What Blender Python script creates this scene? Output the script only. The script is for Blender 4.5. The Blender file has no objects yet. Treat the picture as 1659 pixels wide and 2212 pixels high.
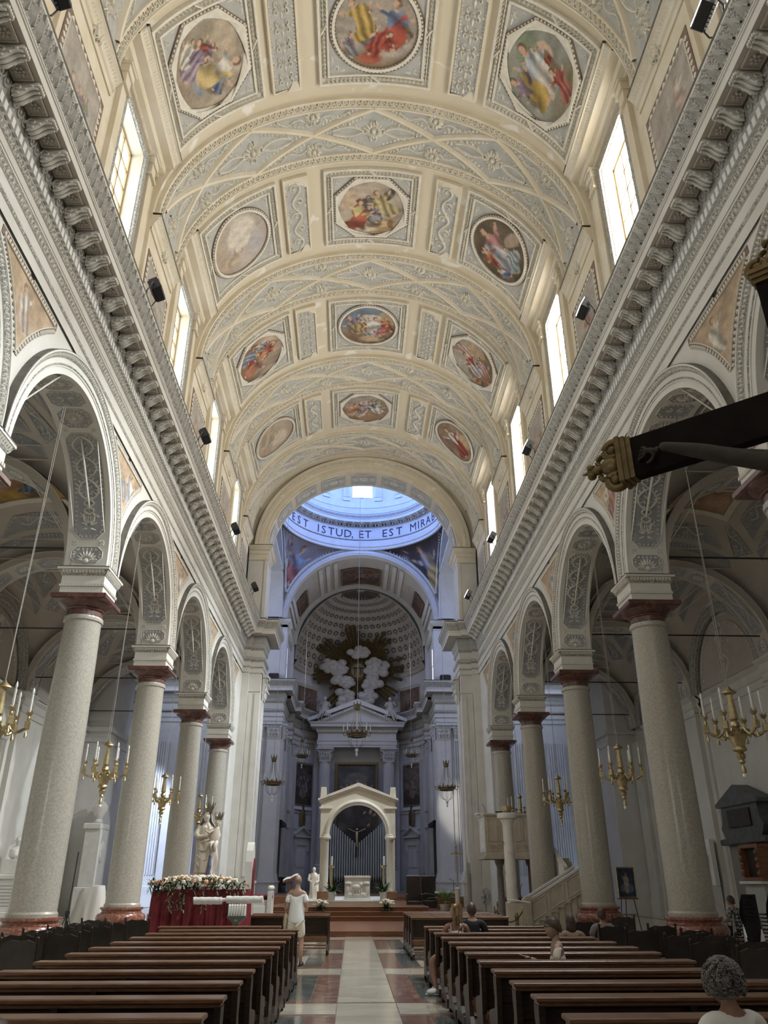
import bpy, math, random
import numpy as np
from mathutils import Matrix, Vector
R = random.Random(7)
RS = np.random.RandomState(3)
PI = math.pi
sin, cos, hyp = math.sin, math.cos, math.hypot
SC = bpy.context.scene
COL = SC.collection
A = np.array

# ---------------------------------------------------------------- camera, world, exposure
cam = bpy.data.cameras.new('camera'); cam.sensor_fit = 'VERTICAL'; cam.sensor_height = 24.0
cam.lens = 1662.0 / 2212.0 * 24.0; cam.clip_start = 0.05; cam.clip_end = 400
camo = bpy.data.objects.new('camera', cam); COL.objects.link(camo)
camo.location = (-0.385, 0, 1.7); camo.rotation_euler = (PI/2 + 0.4468, 0, -0.0374)
SC.camera = camo
W = bpy.data.worlds.new('sky'); SC.world = W; W.use_nodes = True
W.node_tree.nodes['Background'].inputs[0].default_value = (0.62, 0.80, 1.0, 1)
W.node_tree.nodes['Background'].inputs[1].default_value = 1.0
SC.view_settings.view_transform = 'Standard'; SC.view_settings.look = 'None'
SC.view_settings.exposure = 0.17; SC.view_settings.gamma = 1.0; SC.view_settings.use_curve_mapping = False
SC.cycles.max_bounces = 6; SC.cycles.diffuse_bounces = 5; SC.cycles.glossy_bounces = 2
SC.cycles.use_adaptive_sampling = True; SC.cycles.adaptive_threshold = .03; SC.cycles.adaptive_min_samples = 16
SC.cycles.sample_clamp_indirect = 6; SC.cycles.caustics_reflective = False; SC.cycles.caustics_refractive = False
try:
    SC.cycles.use_denoising = True; SC.cycles.denoiser = 'OPENIMAGEDENOISE'
except Exception: pass
# strengths of daylight through the windows, plus added fill for aisles and chancel (warm haze glass to the right is the sunny side)
WIN_R, WIN_L, WIN_DRUM, WIN_FRONT, FILL_AISLE, WIN_TRANS, FILL_CHANCEL = 21.0, 5.0, 22.0, 4.0, 7.0, 12.0, 8.0

# ---------------------------------------------------------------- materials
MATS = {}
def mat(name, c, r=.6, c2=None, vs=3., det=4., bump=0., bs=30., metal=0., emit=None, es=0., sharp=(.35,.65), stretch=(1,1,1), coat=0., attr=None, spec=.5, vein=None):
    if name in MATS: return MATS[name]
    m = bpy.data.materials.new(name); m.use_nodes = True; nt = m.node_tree; N = nt.nodes; L = nt.links
    b = N['Principled BSDF']; b.inputs['Roughness'].default_value = r; b.inputs['Metallic'].default_value = metal
    b.inputs['Base Color'].default_value = (*c, 1); b.inputs['Specular IOR Level'].default_value = spec
    b.inputs['Coat Weight'].default_value = coat; b.inputs['Coat Roughness'].default_value = .12
    if c2 is not None or bump or attr:
        tc = N.new('ShaderNodeTexCoord'); mp = N.new('ShaderNodeMapping'); mp.inputs['Scale'].default_value = stretch
        L.new(tc.outputs['Object'], mp.inputs[0])
    src = None
    if attr:
        at = N.new('ShaderNodeAttribute'); at.attribute_name = attr; src = at.outputs['Color']
    if c2 is not None:
        n = N.new('ShaderNodeTexNoise'); n.inputs['Scale'].default_value = vs; n.inputs['Detail'].default_value = det
        n.inputs['Distortion'].default_value = .6 if vein is None else 2.2
        L.new(mp.outputs[0], n.inputs['Vector'])
        rp = N.new('ShaderNodeValToRGB'); rp.color_ramp.elements[0].position = sharp[0]; rp.color_ramp.elements[1].position = sharp[1]
        rp.color_ramp.elements[0].color = (*c, 1); rp.color_ramp.elements[1].color = (*c2, 1)
        if vein is not None:
            e = rp.color_ramp.elements.new((sharp[0]+sharp[1])/2); e.color = (*vein, 1)
        L.new(n.outputs['Fac'], rp.inputs[0]); out = rp.outputs[0]
        if src is not None:
            mx = N.new('ShaderNodeMix'); mx.data_type = 'RGBA'; mx.blend_type = 'MULTIPLY'; mx.inputs[0].default_value = 1
            L.new(src, mx.inputs[6]); L.new(out, mx.inputs[7]); out = mx.outputs[2]
        L.new(out, b.inputs['Base Color'])
    elif src is not None: L.new(src, b.inputs['Base Color'])
    if bump:
        n2 = N.new('ShaderNodeTexNoise'); n2.inputs['Scale'].default_value = bs; n2.inputs['Detail'].default_value = 3
        L.new(mp.outputs[0], n2.inputs['Vector'])
        bp = N.new('ShaderNodeBump'); bp.inputs['Strength'].default_value = bump; bp.inputs['Distance'].default_value = .02
        L.new(n2.outputs['Fac'], bp.inputs['Height']); L.new(bp.outputs[0], b.inputs['Normal'])
    if emit is not None:
        b.inputs['Emission Color'].default_value = (*emit, 1); b.inputs['Emission Strength'].default_value = es
    MATS[name] = m
    return m

M_CREAM = mat('cream_plaster', (.64,.57,.435), .75, (.70,.64,.53), .8, 6, .12, 6, sharp=(.42,.62))
M_CREAMW = mat('worn_cream_plaster', (.63,.56,.43), .75, (.77,.74,.68), .9, 9, .12, 6, sharp=(.60,.66))
M_WALL = mat('grey_white_plaster', (.60,.585,.54), .7, (.66,.65,.61), .9, 6, .1, 8)
M_WHITE = mat('white_plaster', (.70,.70,.68), .65, (.76,.76,.74), 1.2, 5, .08, 10)
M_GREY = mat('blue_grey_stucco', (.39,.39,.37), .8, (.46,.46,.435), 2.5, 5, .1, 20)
M_DGREY = mat('dark_grey_stucco', (.28,.285,.295), .8, (.35,.355,.365), 2.5, 5, .1, 20)
M_LIGHT = mat('pale_stucco_relief', (.62,.58,.49), .7, (.70,.67,.59), 4, 4)
M_RELG = mat('grey_stucco_relief', (.58,.56,.51), .7, (.66,.64,.59), 4, 4)
M_LEDGE = mat('dusty_ledge', (.10,.095,.085), .9, (.16,.15,.13), 3)  # near-black tone along the upper edges of mouldings and ledges
M_ORN = mat('patterned_moulding', (.20,.195,.18), .75, (.50,.485,.44), 26, 2, .5, 40, sharp=(.46,.54))
M_RELD = mat('dark_stucco_relief', (.36,.35,.325), .65, (.46,.45,.42), 4, 4)
M_CREAMD = mat('shaded_mauve_plaster', (.47,.43,.38), .75, (.52,.48,.43), 1.0, 5)  # duller mauve plaster tone for soffits, aisle vaults and chancel
M_BROWN = mat('brown_painted_border', (.16,.11,.08), .8, (.22,.16,.12), 3)
M_GRANITE = mat('polished_grey_granite', (.34,.32,.28), .25, (.43,.41,.36), 24, 8, sharp=(.38,.62), stretch=(1,1,.8), coat=.15)
M_RED = mat('red_marble', (.20,.075,.05), .2, (.36,.21,.16), 5, 6, vein=(.23,.09,.06), sharp=(.38,.66), coat=.3)
M_DKRED = mat('dark_red_marble', (.085,.042,.034), .3, (.17,.085,.07), 4, 6, vein=(.11,.052,.042))
M_FLOOR = mat('pale_marble_floor', (.40,.365,.30), .14, (.52,.48,.40), 1.1, 6, stretch=(1,2.2,1), coat=.2)
M_FRED = mat('red_marble_tile', (.165,.085,.065), .14, (.30,.20,.16), 3, 6, vein=(.19,.10,.075), coat=.2)
M_FGRN = mat('green_marble_tile', (.065,.085,.075), .14, (.12,.14,.125), 3, 5, coat=.2)
M_WOOD = mat('dark_walnut', (.016,.009,.006), .4, (.038,.021,.013), 3, 5, stretch=(1,1,14), spec=.4)
M_WOODT = mat('worn_walnut_top', (.12,.058,.03), .32, (.19,.10,.056), 4, 5, stretch=(2,14,14), spec=.5)
M_STEP = mat('brown_wood_step', (.17,.075,.038), .3, (.26,.125,.066), 3, 5, stretch=(.6,9,9), coat=.1)
M_BLACK = mat('black_plastic', (.012,.012,.013), .4)
M_DARK = mat('dark_shadow_wood', (.02,.014,.011), .5, (.04,.027,.02), 4)  # near-black brown for stalls, organ case and seats
M_GOLD = mat('aged_brass', (.40,.32,.17), .38, (.55,.45,.26), 9, 3, metal=.85)
M_DGOLD = mat('dull_bronze', (.16,.115,.05), .45, (.25,.18,.085), 9, 3, metal=.6)
M_MARB = mat('white_marble', (.66,.65,.62), .35, (.74,.73,.71), 3, 6)
M_STATUE = mat('statue_marble', (.62,.55,.46), .45, (.70,.64,.56), 3, 5)
M_GLASS = mat('candle_bulb', (.8,.8,.78), .2)
M_CORD = mat('grey_cord', (.34,.33,.30), .7)
M_CANDLE = mat('white_candle_tube', (.72,.72,.68), .4)
M_IRON = mat('dark_iron', (.03,.03,.03), .5, metal=.3)
M_STEEL = mat('steel', (.5,.5,.5), .3, metal=.9)
M_PAINT = mat('fresco_paint', (1,1,1), .85, (.72,.70,.68), 9, 6, attr='Col', sharp=(.2,.75))
M_CANVAS = mat('oil_canvas', (1,1,1), .55, (.55,.5,.45), 6, 6, attr='Col', sharp=(.2,.75))

# ---------------------------------------------------------------- mesh helpers
class MB:
    def __init__(s): s.v = []; s.f = []
    def add(s, V, F):
        o = len(s.v); s.v.extend([tuple(map(float, p)) for p in V]); s.f.extend([tuple(i + o for i in f) for f in F]); return s
    def box(s, x0, x1, y0, y1, z0, z1):
        return s.add([(x0,y0,z0),(x1,y0,z0),(x1,y1,z0),(x0,y1,z0),(x0,y0,z1),(x1,y0,z1),(x1,y1,z1),(x0,y1,z1)],
                     [(0,3,2,1),(4,5,6,7),(0,1,5,4),(1,2,6,5),(2,3,7,6),(3,0,4,7)])
    def bbox(s, x0, x1, y0, y1, z0, z1, b=.02):       # box with a chamfered top and bottom
        V = []
        for z, k in ((z0, b), (z0+b, 0), (z1-b, 0), (z1, b)):
            V += [(x0+k,y0+k,z),(x1-k,y0+k,z),(x1-k,y1-k,z),(x0+k,y1-k,z)]
        F = [(3,2,1,0),(12,13,14,15)]
        for i in range(3):
            for j in range(4): F.append((4*i+j, 4*i+(j+1)%4, 4*i+4+(j+1)%4, 4*i+4+j))
        return s.add(V, F)
    def grid(s, P, cu=False, cv=False, flip=False):
        P = np.asarray(P, float); n, m = P.shape[:2]; F = []
        for i in range(n if cu else n-1):
            for j in range(m if cv else m-1):
                q = (i*m+j, ((i+1)%n)*m+j, ((i+1)%n)*m+(j+1)%m, i*m+(j+1)%m)
                F.append(q[::-1] if flip else q)
        return s.add(P.reshape(-1, 3), F)
    def lathe(s, prof, n=24, c=(0,0,0), a0=0., a1=2*PI, cap=True):
        full = abs(a1-a0-2*PI) < 1e-6; k = n if full else n+1
        P = [[(c[0]+r*cos(a0+(a1-a0)*i/n), c[1]+r*sin(a0+(a1-a0)*i/n), c[2]+z) for r, z in prof] for i in range(k)]
        s.grid(P, cu=full)
        if cap and full:
            for idx in (0, len(prof)-1):
                if prof[idx][0] > 1e-4:
                    s.add([P[i][idx] for i in range(n)], [tuple(range(n)) if idx else tuple(range(n))[::-1]])
        return s
    def tube(s, pts, r, n=6, cap=True):
        pts = [Vector(p) for p in pts]; rr = r if isinstance(r, (list, tuple)) else [r]*len(pts); rings = []
        up = Vector((0,0,1))
        for i, p in enumerate(pts):
            t = (pts[min(i+1, len(pts)-1)] - pts[max(i-1, 0)])
            t = t.normalized() if t.length > 1e-9 else Vector((0,0,1))
            ref = up if abs(t.dot(up)) < .95 else Vector((1,0,0))
            u = t.cross(ref).normalized(); w = t.cross(u)
            rings.append([tuple(p + rr[i]*(cos(2*PI*k/n)*u + sin(2*PI*k/n)*w)) for k in range(n)])
        s.grid(rings, cv=True)
        if cap:
            s.add(rings[0], [tuple(range(n))]); s.add(rings[-1], [tuple(range(n))[::-1]])
        return s
    def ball(s, c, r, nu=10, nv=7, rot=None):
        r = (r,r,r) if not isinstance(r, (tuple, list)) else r; P = []
        for i in range(nu):
            row = []
            for j in range(nv+1):
                a = 2*PI*i/nu; b = -PI/2 + PI*j/nv
                v = Vector((r[0]*cos(b)*cos(a), r[1]*cos(b)*sin(a), r[2]*sin(b)))
                if rot is not None: v = rot @ v
                row.append((c[0]+v.x, c[1]+v.y, c[2]+v.z))
            P.append(row)
        return s.grid(P, cu=True)
    def sweep(s, frames, prof, closed=False, cp=False, flip=False):
        P = [[tuple(A(o)+p[0]*A(a)+p[1]*A(b)) for p in prof] for o, a, b in frames]
        return s.grid(P, cu=closed, cv=cp, flip=flip)
    def plan(s, path, prof, closed=False, side=1, flip=False, cp=False):   # profile (out, z) mitred along a plan path
        pts = [A(p, float) for p in path]; n = len(pts); fr = []
        for i in range(n):
            d0 = pts[i]-pts[i-1] if (i > 0 or closed) else pts[1]-pts[0]
            d1 = pts[(i+1) % n]-pts[i] if (i < n-1 or closed) else d0
            d0 = d0/np.linalg.norm(d0); d1 = d1/np.linalg.norm(d1)
            n0 = A((d0[1], -d0[0]))*side; n1 = A((d1[1], -d1[0]))*side
            m = n0+n1; m = m/max(np.dot(m, n0), .25) if np.linalg.norm(m) > 1e-6 else n0
            fr.append(((pts[i][0], pts[i][1], 0), (m[0], m[1], 0), (0, 0, 1)))
        return s.sweep(fr, prof, closed, cp, flip)
    def prism(s, poly, f, d):                          # poly 2d, f(u,v)->xyz front, d offset vector
        n = len(poly); a = [A(f(*p), float) for p in poly]; d = A(d, float)
        s.add(a, [tuple(range(n))]); s.add([p+d for p in a], [tuple(range(n))[::-1]])
        return s.grid([a, [p+d for p in a]], cv=True)
    def xf(s, M):
        s.v = [tuple(M @ Vector(p)) for p in s.v]; return s
    def build(s, name, m, parent=None, kind=None, label=None, smooth=None, loc=None):
        me = bpy.data.meshes.new(name); me.from_pydata(s.v, [], s.f); me.materials.append(m)
        if smooth is not None:
            me.polygons.foreach_set('use_smooth', [True]*len(me.polygons))
            if smooth > 0: me.set_sharp_from_angle(angle=math.radians(smooth))
        me.update()
        return link(name, me, parent, kind, label, loc)

def link(name, me, parent=None, kind=None, label=None, loc=None, rz=0):
    o = bpy.data.objects.new(name, me); COL.objects.link(o)
    if parent is not None: o.parent = parent
    if loc is not None: o.location = loc
    if rz: o.rotation_euler = (0, 0, rz)
    if kind: o['kind'] = kind
    if label: o['label'] = label
    return o
def struct(name, mb, m, parent=None, smooth=None, label=None):
    return mb.build(name, m, parent, 'structure', label, smooth)
def thing(name, label, cat, loc=(0,0,0), rz=0, group=None):
    o = bpy.data.objects.new(name, None); COL.objects.link(o); o.location = loc; o.rotation_euler = (0,0,rz)
    o.empty_display_size = .1
    o['label'] = label; o['category'] = cat
    if group: o['group'] = group
    return o
def tag(o, label, cat, group=None):
    o['label'] = label; o['category'] = cat
    if group: o['group'] = group
    return o
def dup(root, loc, rz=0, label=None, group=None, sc=None):
    r = root.copy(); COL.objects.link(r); r.location = loc; r.rotation_euler = (0,0,rz)
    if label: r['label'] = label
    if group: r['group'] = group
    if sc: r.scale = sc
    for ch in list(root.children):
        c = ch.copy(); COL.objects.link(c); c.parent = r
        for g in list(ch.children):
            d = g.copy(); COL.objects.link(d); d.parent = c
    return r
def cp(src, parent, loc=None, rot=None, sc=None):       # a copy of a part, sharing its mesh
    c = src.copy(); COL.objects.link(c); c.parent = parent
    if loc is not None: c.location = loc
    if rot is not None: c.rotation_euler = rot
    if sc is not None: c.scale = sc
    return c

# ---------------------------------------------------------------- relief ornament, drawn in (s, t) with height h and laid on a surface
class Orn:
    def __init__(s): s.P = []; s.F = []; s.n = 0
    def add(s, V, F):
        V = np.asarray(V, float); s.P.append(V); s.F.append([tuple(i+s.n for i in f) for f in F]); s.n += len(V)
    def stroke(s, pts, w, h, taper=0.):
        pts = np.asarray(pts, float); n = len(pts); d = np.gradient(pts, axis=0); L = np.hypot(d[:,0], d[:,1])+1e-9
        nx, ny = -d[:,1]/L, d[:,0]/L; k = 1-taper*np.linspace(0, 1, n); V = np.zeros((n, 4, 3))
        for j, (o, hh) in enumerate(((-.5,0.),(-.22,1.),(.22,1.),(.5,0.))):
            V[:,j,0] = pts[:,0]+nx*o*w*k; V[:,j,1] = pts[:,1]+ny*o*w*k; V[:,j,2] = hh*h*k
        s.add(V.reshape(-1,3), [(i*4+j, i*4+j+1, i*4+4+j+1, i*4+4+j) for i in range(n-1) for j in range(3)])
    def leaf(s, x, y, ang, L, w, h):
        c, t = cos(ang), sin(ang); q = [(0,0,.15),(.35*L,.5*w,0.),(.35*L,0,1),(.35*L,-.5*w,0.),(.75*L,.32*w,0.),(.75*L,0,.8),(.75*L,-.32*w,0.),(L,0,0)]
        V = [(x+c*a-t*b, y+t*a+c*b, z*h) for a, b, z in q]
        s.add(V, [(0,2,1),(0,3,2),(1,2,5,4),(2,3,6,5),(4,5,7),(5,6,7)])
    def dome(s, x, y, r, h, n=8):
        V = [(x,y,h)]+[(x+.6*r*cos(2*PI*i/n), y+.6*r*sin(2*PI*i/n), .75*h) for i in range(n)]+[(x+r*cos(2*PI*i/n), y+r*sin(2*PI*i/n), 0) for i in range(n)]
        s.add(V, [(0,1+i,1+(i+1)%n) for i in range(n)]+[(1+i,1+n+i,1+n+(i+1)%n,1+(i+1)%n) for i in range(n)])
    def rosette(s, x, y, r, n, h, a0=0., a1=2*PI):
        for i in range(n):
            a = a0+(a1-a0)*(i+.5)/n; s.leaf(x+.28*r*cos(a), y+.28*r*sin(a), a, .72*r, 2*r*.72*(a1-a0)/n*.62, h)
        s.dome(x, y, .3*r, h*1.3)
    def spiral(s, x, y, r, a, turn, w, h, n=16):         # curls inward from (x,y) + r at angle a
        T = np.linspace(0, 1, n); rr = r*(1-.86*T); aa = a+turn*T
        s.stroke(np.stack([x+rr*np.cos(aa), y+rr*np.sin(aa)], 1), w, h, .4)
        s.dome(x, y, .2*r, h*1.2, 6)
    def border(s, pts, closed, pitch, w, h, side=1, base=True):   # leaf-and-dart edging along a polyline
        pts = [A(p, float) for p in pts]; n = len(pts)
        for i in range(n if closed else n-1):
            a, b = pts[i], pts[(i+1) % n]; d = b-a; L = np.linalg.norm(d)
            if L < 1e-6: continue
            d = d/L; nn = A((-d[1], d[0]))*side; k = max(1, int(round(L/pitch))); ang = math.atan2(nn[1], nn[0])
            if base: s.stroke([a, b], w*.22, h)
            for j in range(k):
                p = a+d*(L*(j+.5)/k)+nn*w*.1; s.leaf(p[0], p[1], ang, w*.9, L/k*.72, h)
    def guilloche(s, pts, w, h):
        pts = np.asarray(pts, float); d = np.hypot(*np.diff(pts, axis=0).T); S = np.concatenate([[0], np.cumsum(d)]); k = int(S[-1]/(w*1.0))
        for j in range(k):
            u = (j+.5)/k*S[-1]; x, y = np.interp(u, S, pts[:,0]), np.interp(u, S, pts[:,1])
            x2, y2 = np.interp(u+.02, S, pts[:,0]), np.interp(u+.02, S, pts[:,1]); a = math.atan2(y2-y, x2-x)
            T = np.linspace(0, 1, 9); rr = .42*w*(1-.6*T); aa = a+PI*.9-T*PI*1.9
            s.stroke(np.stack([x+rr*np.cos(aa), y+rr*np.sin(aa)], 1), w*.2, h)
            s.stroke([(x-.42*w*cos(a)-.1*w*sin(a), y-.42*w*sin(a)+.1*w*cos(a)), (x-.62*w*cos(a)+.46*w*sin(a), y-.62*w*sin(a)-.46*w*cos(a))], w*.2, h)
    def scroll(s, x0, y0, x1, y1, wid, h, k=4, flip=1):    # rinceau climbing from (x0,y0) to (x1,y1)
        a, b = A((x0,y0)), A((x1,y1)); d = b-a; L = np.linalg.norm(d); d = d/L; nn = A((-d[1], d[0])); T = np.linspace(0, 1, 14*k)
        amp = wid*.2
        P = a+np.outer(T*L, d)+np.outer(amp*flip*np.sin(T*k*PI), nn); s.stroke(P, wid*.1, h)
        for i in range(k):
            sg = flip*(-1)**i; u = (i+.5)/k*L; c = a+d*u-nn*sg*wid*.12; r = min(wid*.36, L/k*.42); a0 = math.atan2(nn[1]*sg, nn[0]*sg)
            s.spiral(c[0], c[1], r, a0, -sg*4.6, wid*.075, h)
            for q in (-.9, 0, .9, 2.0):
                al = a0+PI+q; s.leaf(c[0]+r*.9*cos(al), c[1]+r*.9*sin(al), al+.6*sg, wid*.2, wid*.11, h)
            for q in (0, 1.57, 3.14, 4.7): s.leaf(c[0], c[1], a0+q+.4, r*.45, r*.22, h)
    def candelabra(s, x, y0, y1, wid, h, tiers=3):           # symmetrical stem with scrolls rising from a vase
        H = y1-y0; vz = y0+.13*H
        for sg in (-1, 1):                                     # vase and foot leaves
            s.stroke([(x+sg*wid*.04,y0+.1*H),(x+sg*wid*.16,y0+.13*H),(x+sg*wid*.2,y0+.18*H),(x+sg*wid*.14,y0+.2*H)], wid*.09, h)
            s.leaf(x, y0+.08*H, PI/2+sg*1.2, wid*.36, wid*.15, h); s.leaf(x, y0+.06*H, PI/2+sg*1.9, wid*.32, wid*.13, h); s.leaf(x, y0+.1*H, PI/2+sg*.5, wid*.2, wid*.1, h)
            s.spiral(x+sg*wid*.32, y0+.175*H, wid*.09, PI/2, sg*4.5, wid*.05, h, 10)
            T = np.linspace(0, 1, 14); s.stroke(np.stack([x+sg*wid*.17*np.sin(T*2.2*PI), vz+.06*H+T*.16*H], 1), wid*.075, h)
        for i in range(4): s.leaf(x+(i-1.5)*wid*.08, y0+.13*H, PI/2, .06*H, wid*.08, h)
        yb = y0+.32*H; th = (y1-yb)/tiers
        s.stroke([(x, yb-.08*H), (x, y1-.04*H)], wid*.075, h)
        for t in range(tiers):
            c = yb+t*th
            for sg in (-1, 1):
                T = np.linspace(0, 1, 16); bx = x+sg*wid*.34*np.sin(T*PI)**.8; by = c+T*th*.95
                s.stroke(np.stack([bx, by], 1), wid*.085, h)
                for q in (.12,.3,.46,.62,.78,.92):
                    px = x+sg*wid*.34*sin(q*PI)**.8; py = c+q*th*.95
                    s.leaf(px, py, PI/2-sg*(1.0-q*.4), wid*.19, wid*.11, h); s.leaf(px, py, PI/2+sg*1.1, wid*.14, wid*.09, h)
                for q in (.25, .5, .72): s.leaf(x, c+q*th, PI/2-sg*.75, wid*.21, wid*.1, h)
                s.spiral(x+sg*wid*.13, c+.36*th, wid*.08, -PI/2, -sg*4.5, wid*.06, h, 9)
            s.leaf(x, c+.42*th, PI/2, th*.26, wid*.1, h)
    def build(s, name, m, S, parent=None, kind=None, label=None):
        P = S(np.concatenate(s.P)); me = bpy.data.meshes.new(name); me.from_pydata(P.tolist(), [], [f for q in s.F for f in q])
        me.materials.append(m); me.update(); return link(name, me, parent, kind, label)
def surfgrid(S, poly, n=(1, 1), h=0.):   # rectangle (s0,s1,t0,t1) of a surface as a grid
    s0, s1, t0, t1 = poly; U, V = np.meshgrid(np.linspace(s0, s1, n[0]+1), np.linspace(t0, t1, n[1]+1), indexing='ij')
    P = S(np.stack([U.ravel(), V.ravel(), np.full(U.size, h)], 1)); return P.reshape(n[0]+1, n[1]+1, 3)
def dens(pts, step):                        # densify a closed polygon
    out = []; n = len(pts)
    for i in range(n):
        a, b = A(pts[i], float), A(pts[(i+1) % n], float); k = max(1, int(np.linalg.norm(b-a)/step))
        out += [tuple(a+(b-a)*j/k) for j in range(k)]
    return out
def ringmesh(S, outer, inner, h0, h1):      # flat ring between two polygons with the same count, walls down to h0
    n = len(outer); o = MB(); V = [(*p, h0) for p in outer]+[(*p, h1) for p in outer]+[(*p, h1) for p in inner]+[(*p, h0) for p in inner]
    P = S(A(V)); F = []
    for k in range(3): F += [(k*n+i, k*n+(i+1)%n, (k+1)*n+(i+1)%n, (k+1)*n+i) for i in range(n)]
    return o.add(P, F)
# ---------------------------------------------------------------- painted pictures: colours worked out per vertex from drapery, limbs and heads
SKIN, HAIR = (.62,.42,.30), (.17,.10,.06)
def wob(u, v, k, seed):
    r = np.random.RandomState(seed); o = np.zeros_like(u)
    for i in range(5):
        a, p, f = r.rand()*6.3, r.rand()*6.3, k*(.6+r.rand()*1.6); o += np.sin((u*cos(a)+v*sin(a))*f+p)/5
    return o
def ell(u, v, x, y, rx, ry, a=0.):
    du, dv = u-x, v-y; c, s = cos(a), sin(a); p, q = (du*c+dv*s)/rx, (-du*s+dv*c)/ry
    return p*p+q*q
def lay(C, m, col, edge=.12, shade=None):
    w = np.clip((1+edge-m)/(2*edge), 0, 1)[:, None]; c = A(col)[None, :]*np.ones_like(C)
    if shade is not None: c = c*shade[:, None]
    C[:] = C*(1-w)+c*w
def figure(C, u, v, x, y, h, a, c1, c2, seed, arm=1., hair=HAIR, wings=None):
    """a draped figure about h tall centred on (x,y), leaning by a; c1 tunic, c2 mantle"""
    def P(px, py): return x+(px*cos(a)+py*sin(a))*h, y+(-px*sin(a)+py*cos(a))*h
    uw, vw = u+.05*h*wob(u, v, 9/h, seed), v+.05*h*wob(u, v, 9/h, seed+1)
    fold = .80+.62*np.sin((uw*cos(a*2+1)+vw*.4)*26/h+3*wob(u, v, 5/h, seed+2))*.6+.12*wob(u, v, 16/h, seed+5)
    if wings is not None:
        for sg in (-1, 1):
            q = P(sg*.32, .22); lay(C, ell(uw, vw, *q, .34*h, .13*h, -a+sg*.5), wings, .3, fold)
    q = P(.04, -.26); lay(C, ell(uw, vw, *q, .24*h, .36*h, -a+.25*arm), c2, .1, fold)
    q = P(.12*arm, -.42); lay(C, ell(uw, vw, *q, .30*h, .15*h, -a), c2, .15, fold*.9)
    q = P(0, .1); lay(C, ell(uw, vw, *q, .17*h, .26*h, -a), c1, .15, fold)
    q = P(-.1*arm, -.02); lay(C, ell(uw, vw, *q, .1*h, .3*h, -a+.5*arm), c2, .2, fold*1.1)
    for sg, dy in ((arm, .2), (-arm, .06)):
        q = P(sg*.22, dy); lay(C, ell(uw, vw, *q, .17*h, .05*h, -a+sg*.5), c1, .25, fold)
        q = P(sg*.38, dy+.1*abs(arm)); lay(C, ell(u, v, *q, .09*h, .035*h, -a+sg*.7), SKIN, .3)
    q = P(0, .33); lay(C, ell(u, v, *q, .05*h, .08*h, -a), SKIN, .3)
    q = P(0, .44); lay(C, ell(u, v, *q, .095*h, .11*h, -a), hair, .25); q = P(.025*arm, .42); lay(C, ell(u, v, *q, .065*h, .085*h, -a), SKIN, .25)
    q = P(.1, -.56); lay(C, ell(u, v, *q, .09*h, .04*h, -a), SKIN, .3)
def scene_colours(u, v, seed, sky, ground, figs, extra=(), horizon=-.2, fade=0.):
    n1 = wob(u, v, 5, seed+50); n2 = wob(u, v, 12, seed+60)
    t = np.clip((v-horizon+.25*n1)*3+.5, 0, 1)[:, None]; C = A(ground)*(1-t)+A(sky)*t
    C = C*(1+.30*n1+.20*n2)[:, None]*.76+.05*np.clip(n1, 0, 1)[:, None]*t
    for e in extra: lay(C, ell(u+.03*n2, v+.03*n1, *e[:5]), e[5], .25, 1+.25*n2)
    if len(figs) > 1:                                   # a few smaller figures and shrubs behind the main group
        r = np.random.RandomState(seed+900)
        for i in range(4):
            x, y = r.uniform(-.8, .8), r.uniform(-.5, .45); q = [PNK, GRY, ORA, PUR, GRN, (.30,.21,.15), WHI][r.randint(7)]; p = [(.34,.22,.16), GRY, BLU, (.42,.33,.22), RED][r.randint(5)]
            lay(C, ell(u+.06*n2, v+.05*n1, x*1.1, y-.25, .2, .3, r.uniform(-.6, .6)), (.20,.15,.10), .3, 1+.4*n2); figure(C, u, v, x, y, r.uniform(.55, .8), r.uniform(-.6, .6), tuple(A(q)*.85), tuple(A(p)*.85), seed+31*i+400, r.choice([-1., 1.]))
    for i, f in enumerate(figs): figure(C, u, v, *f[:6], seed+7*i+3, *f[6:])
    if fade: C = C*(1-fade)+A((.66,.60,.50))*fade
    return np.clip(C, .01, 1)
def painted(name, V, F, C, m, parent, label=None, kind=None):
    me = bpy.data.meshes.new(name); me.from_pydata(np.asarray(V).tolist(), [], F); me.materials.append(m)
    ca = me.color_attributes.new('Col', 'FLOAT_COLOR', 'POINT')
    ca.data.foreach_set('color', np.concatenate([C, np.ones((len(C), 1))], 1).astype(np.float32).ravel())
    me.polygons.foreach_set('use_smooth', [True]*len(me.polygons)); me.update()
    return link(name, me, parent, kind, label)
def disc(poly, nr):                         # concentric grid filling a star-shaped polygon round (0,0): (s,t) points and faces
    p = A(poly, float); n = len(p); T = np.linspace(0, 1, nr+1)[1:]
    V = np.concatenate([[[0, 0]]]+[p*t for t in T]); F = [(0, 1+i, 1+(i+1) % n) for i in range(n)]
    for k in range(nr-1): F += [(1+k*n+i, 1+(k+1)*n+i, 1+(k+1)*n+(i+1) % n, 1+k*n+(i+1) % n) for i in range(n)]
    return V, F
def rect_picture(name, f, w, h, n, colours, m, parent, label=None):   # flat picture, f(u,v) in -1..1 -> xyz
    U, V = np.meshgrid(np.linspace(-1, 1, n), np.linspace(-1, 1, int(n*h/w)+1), indexing='ij'); k = V.shape[1]
    u, v = U.ravel(), V.ravel(); F = [(i*k+j, (i+1)*k+j, (i+1)*k+j+1, i*k+j+1) for i in range(n-1) for j in range(k-1)]
    return painted(name, f(u, v), F, colours(u, v*h/w), m, parent, label)
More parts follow.
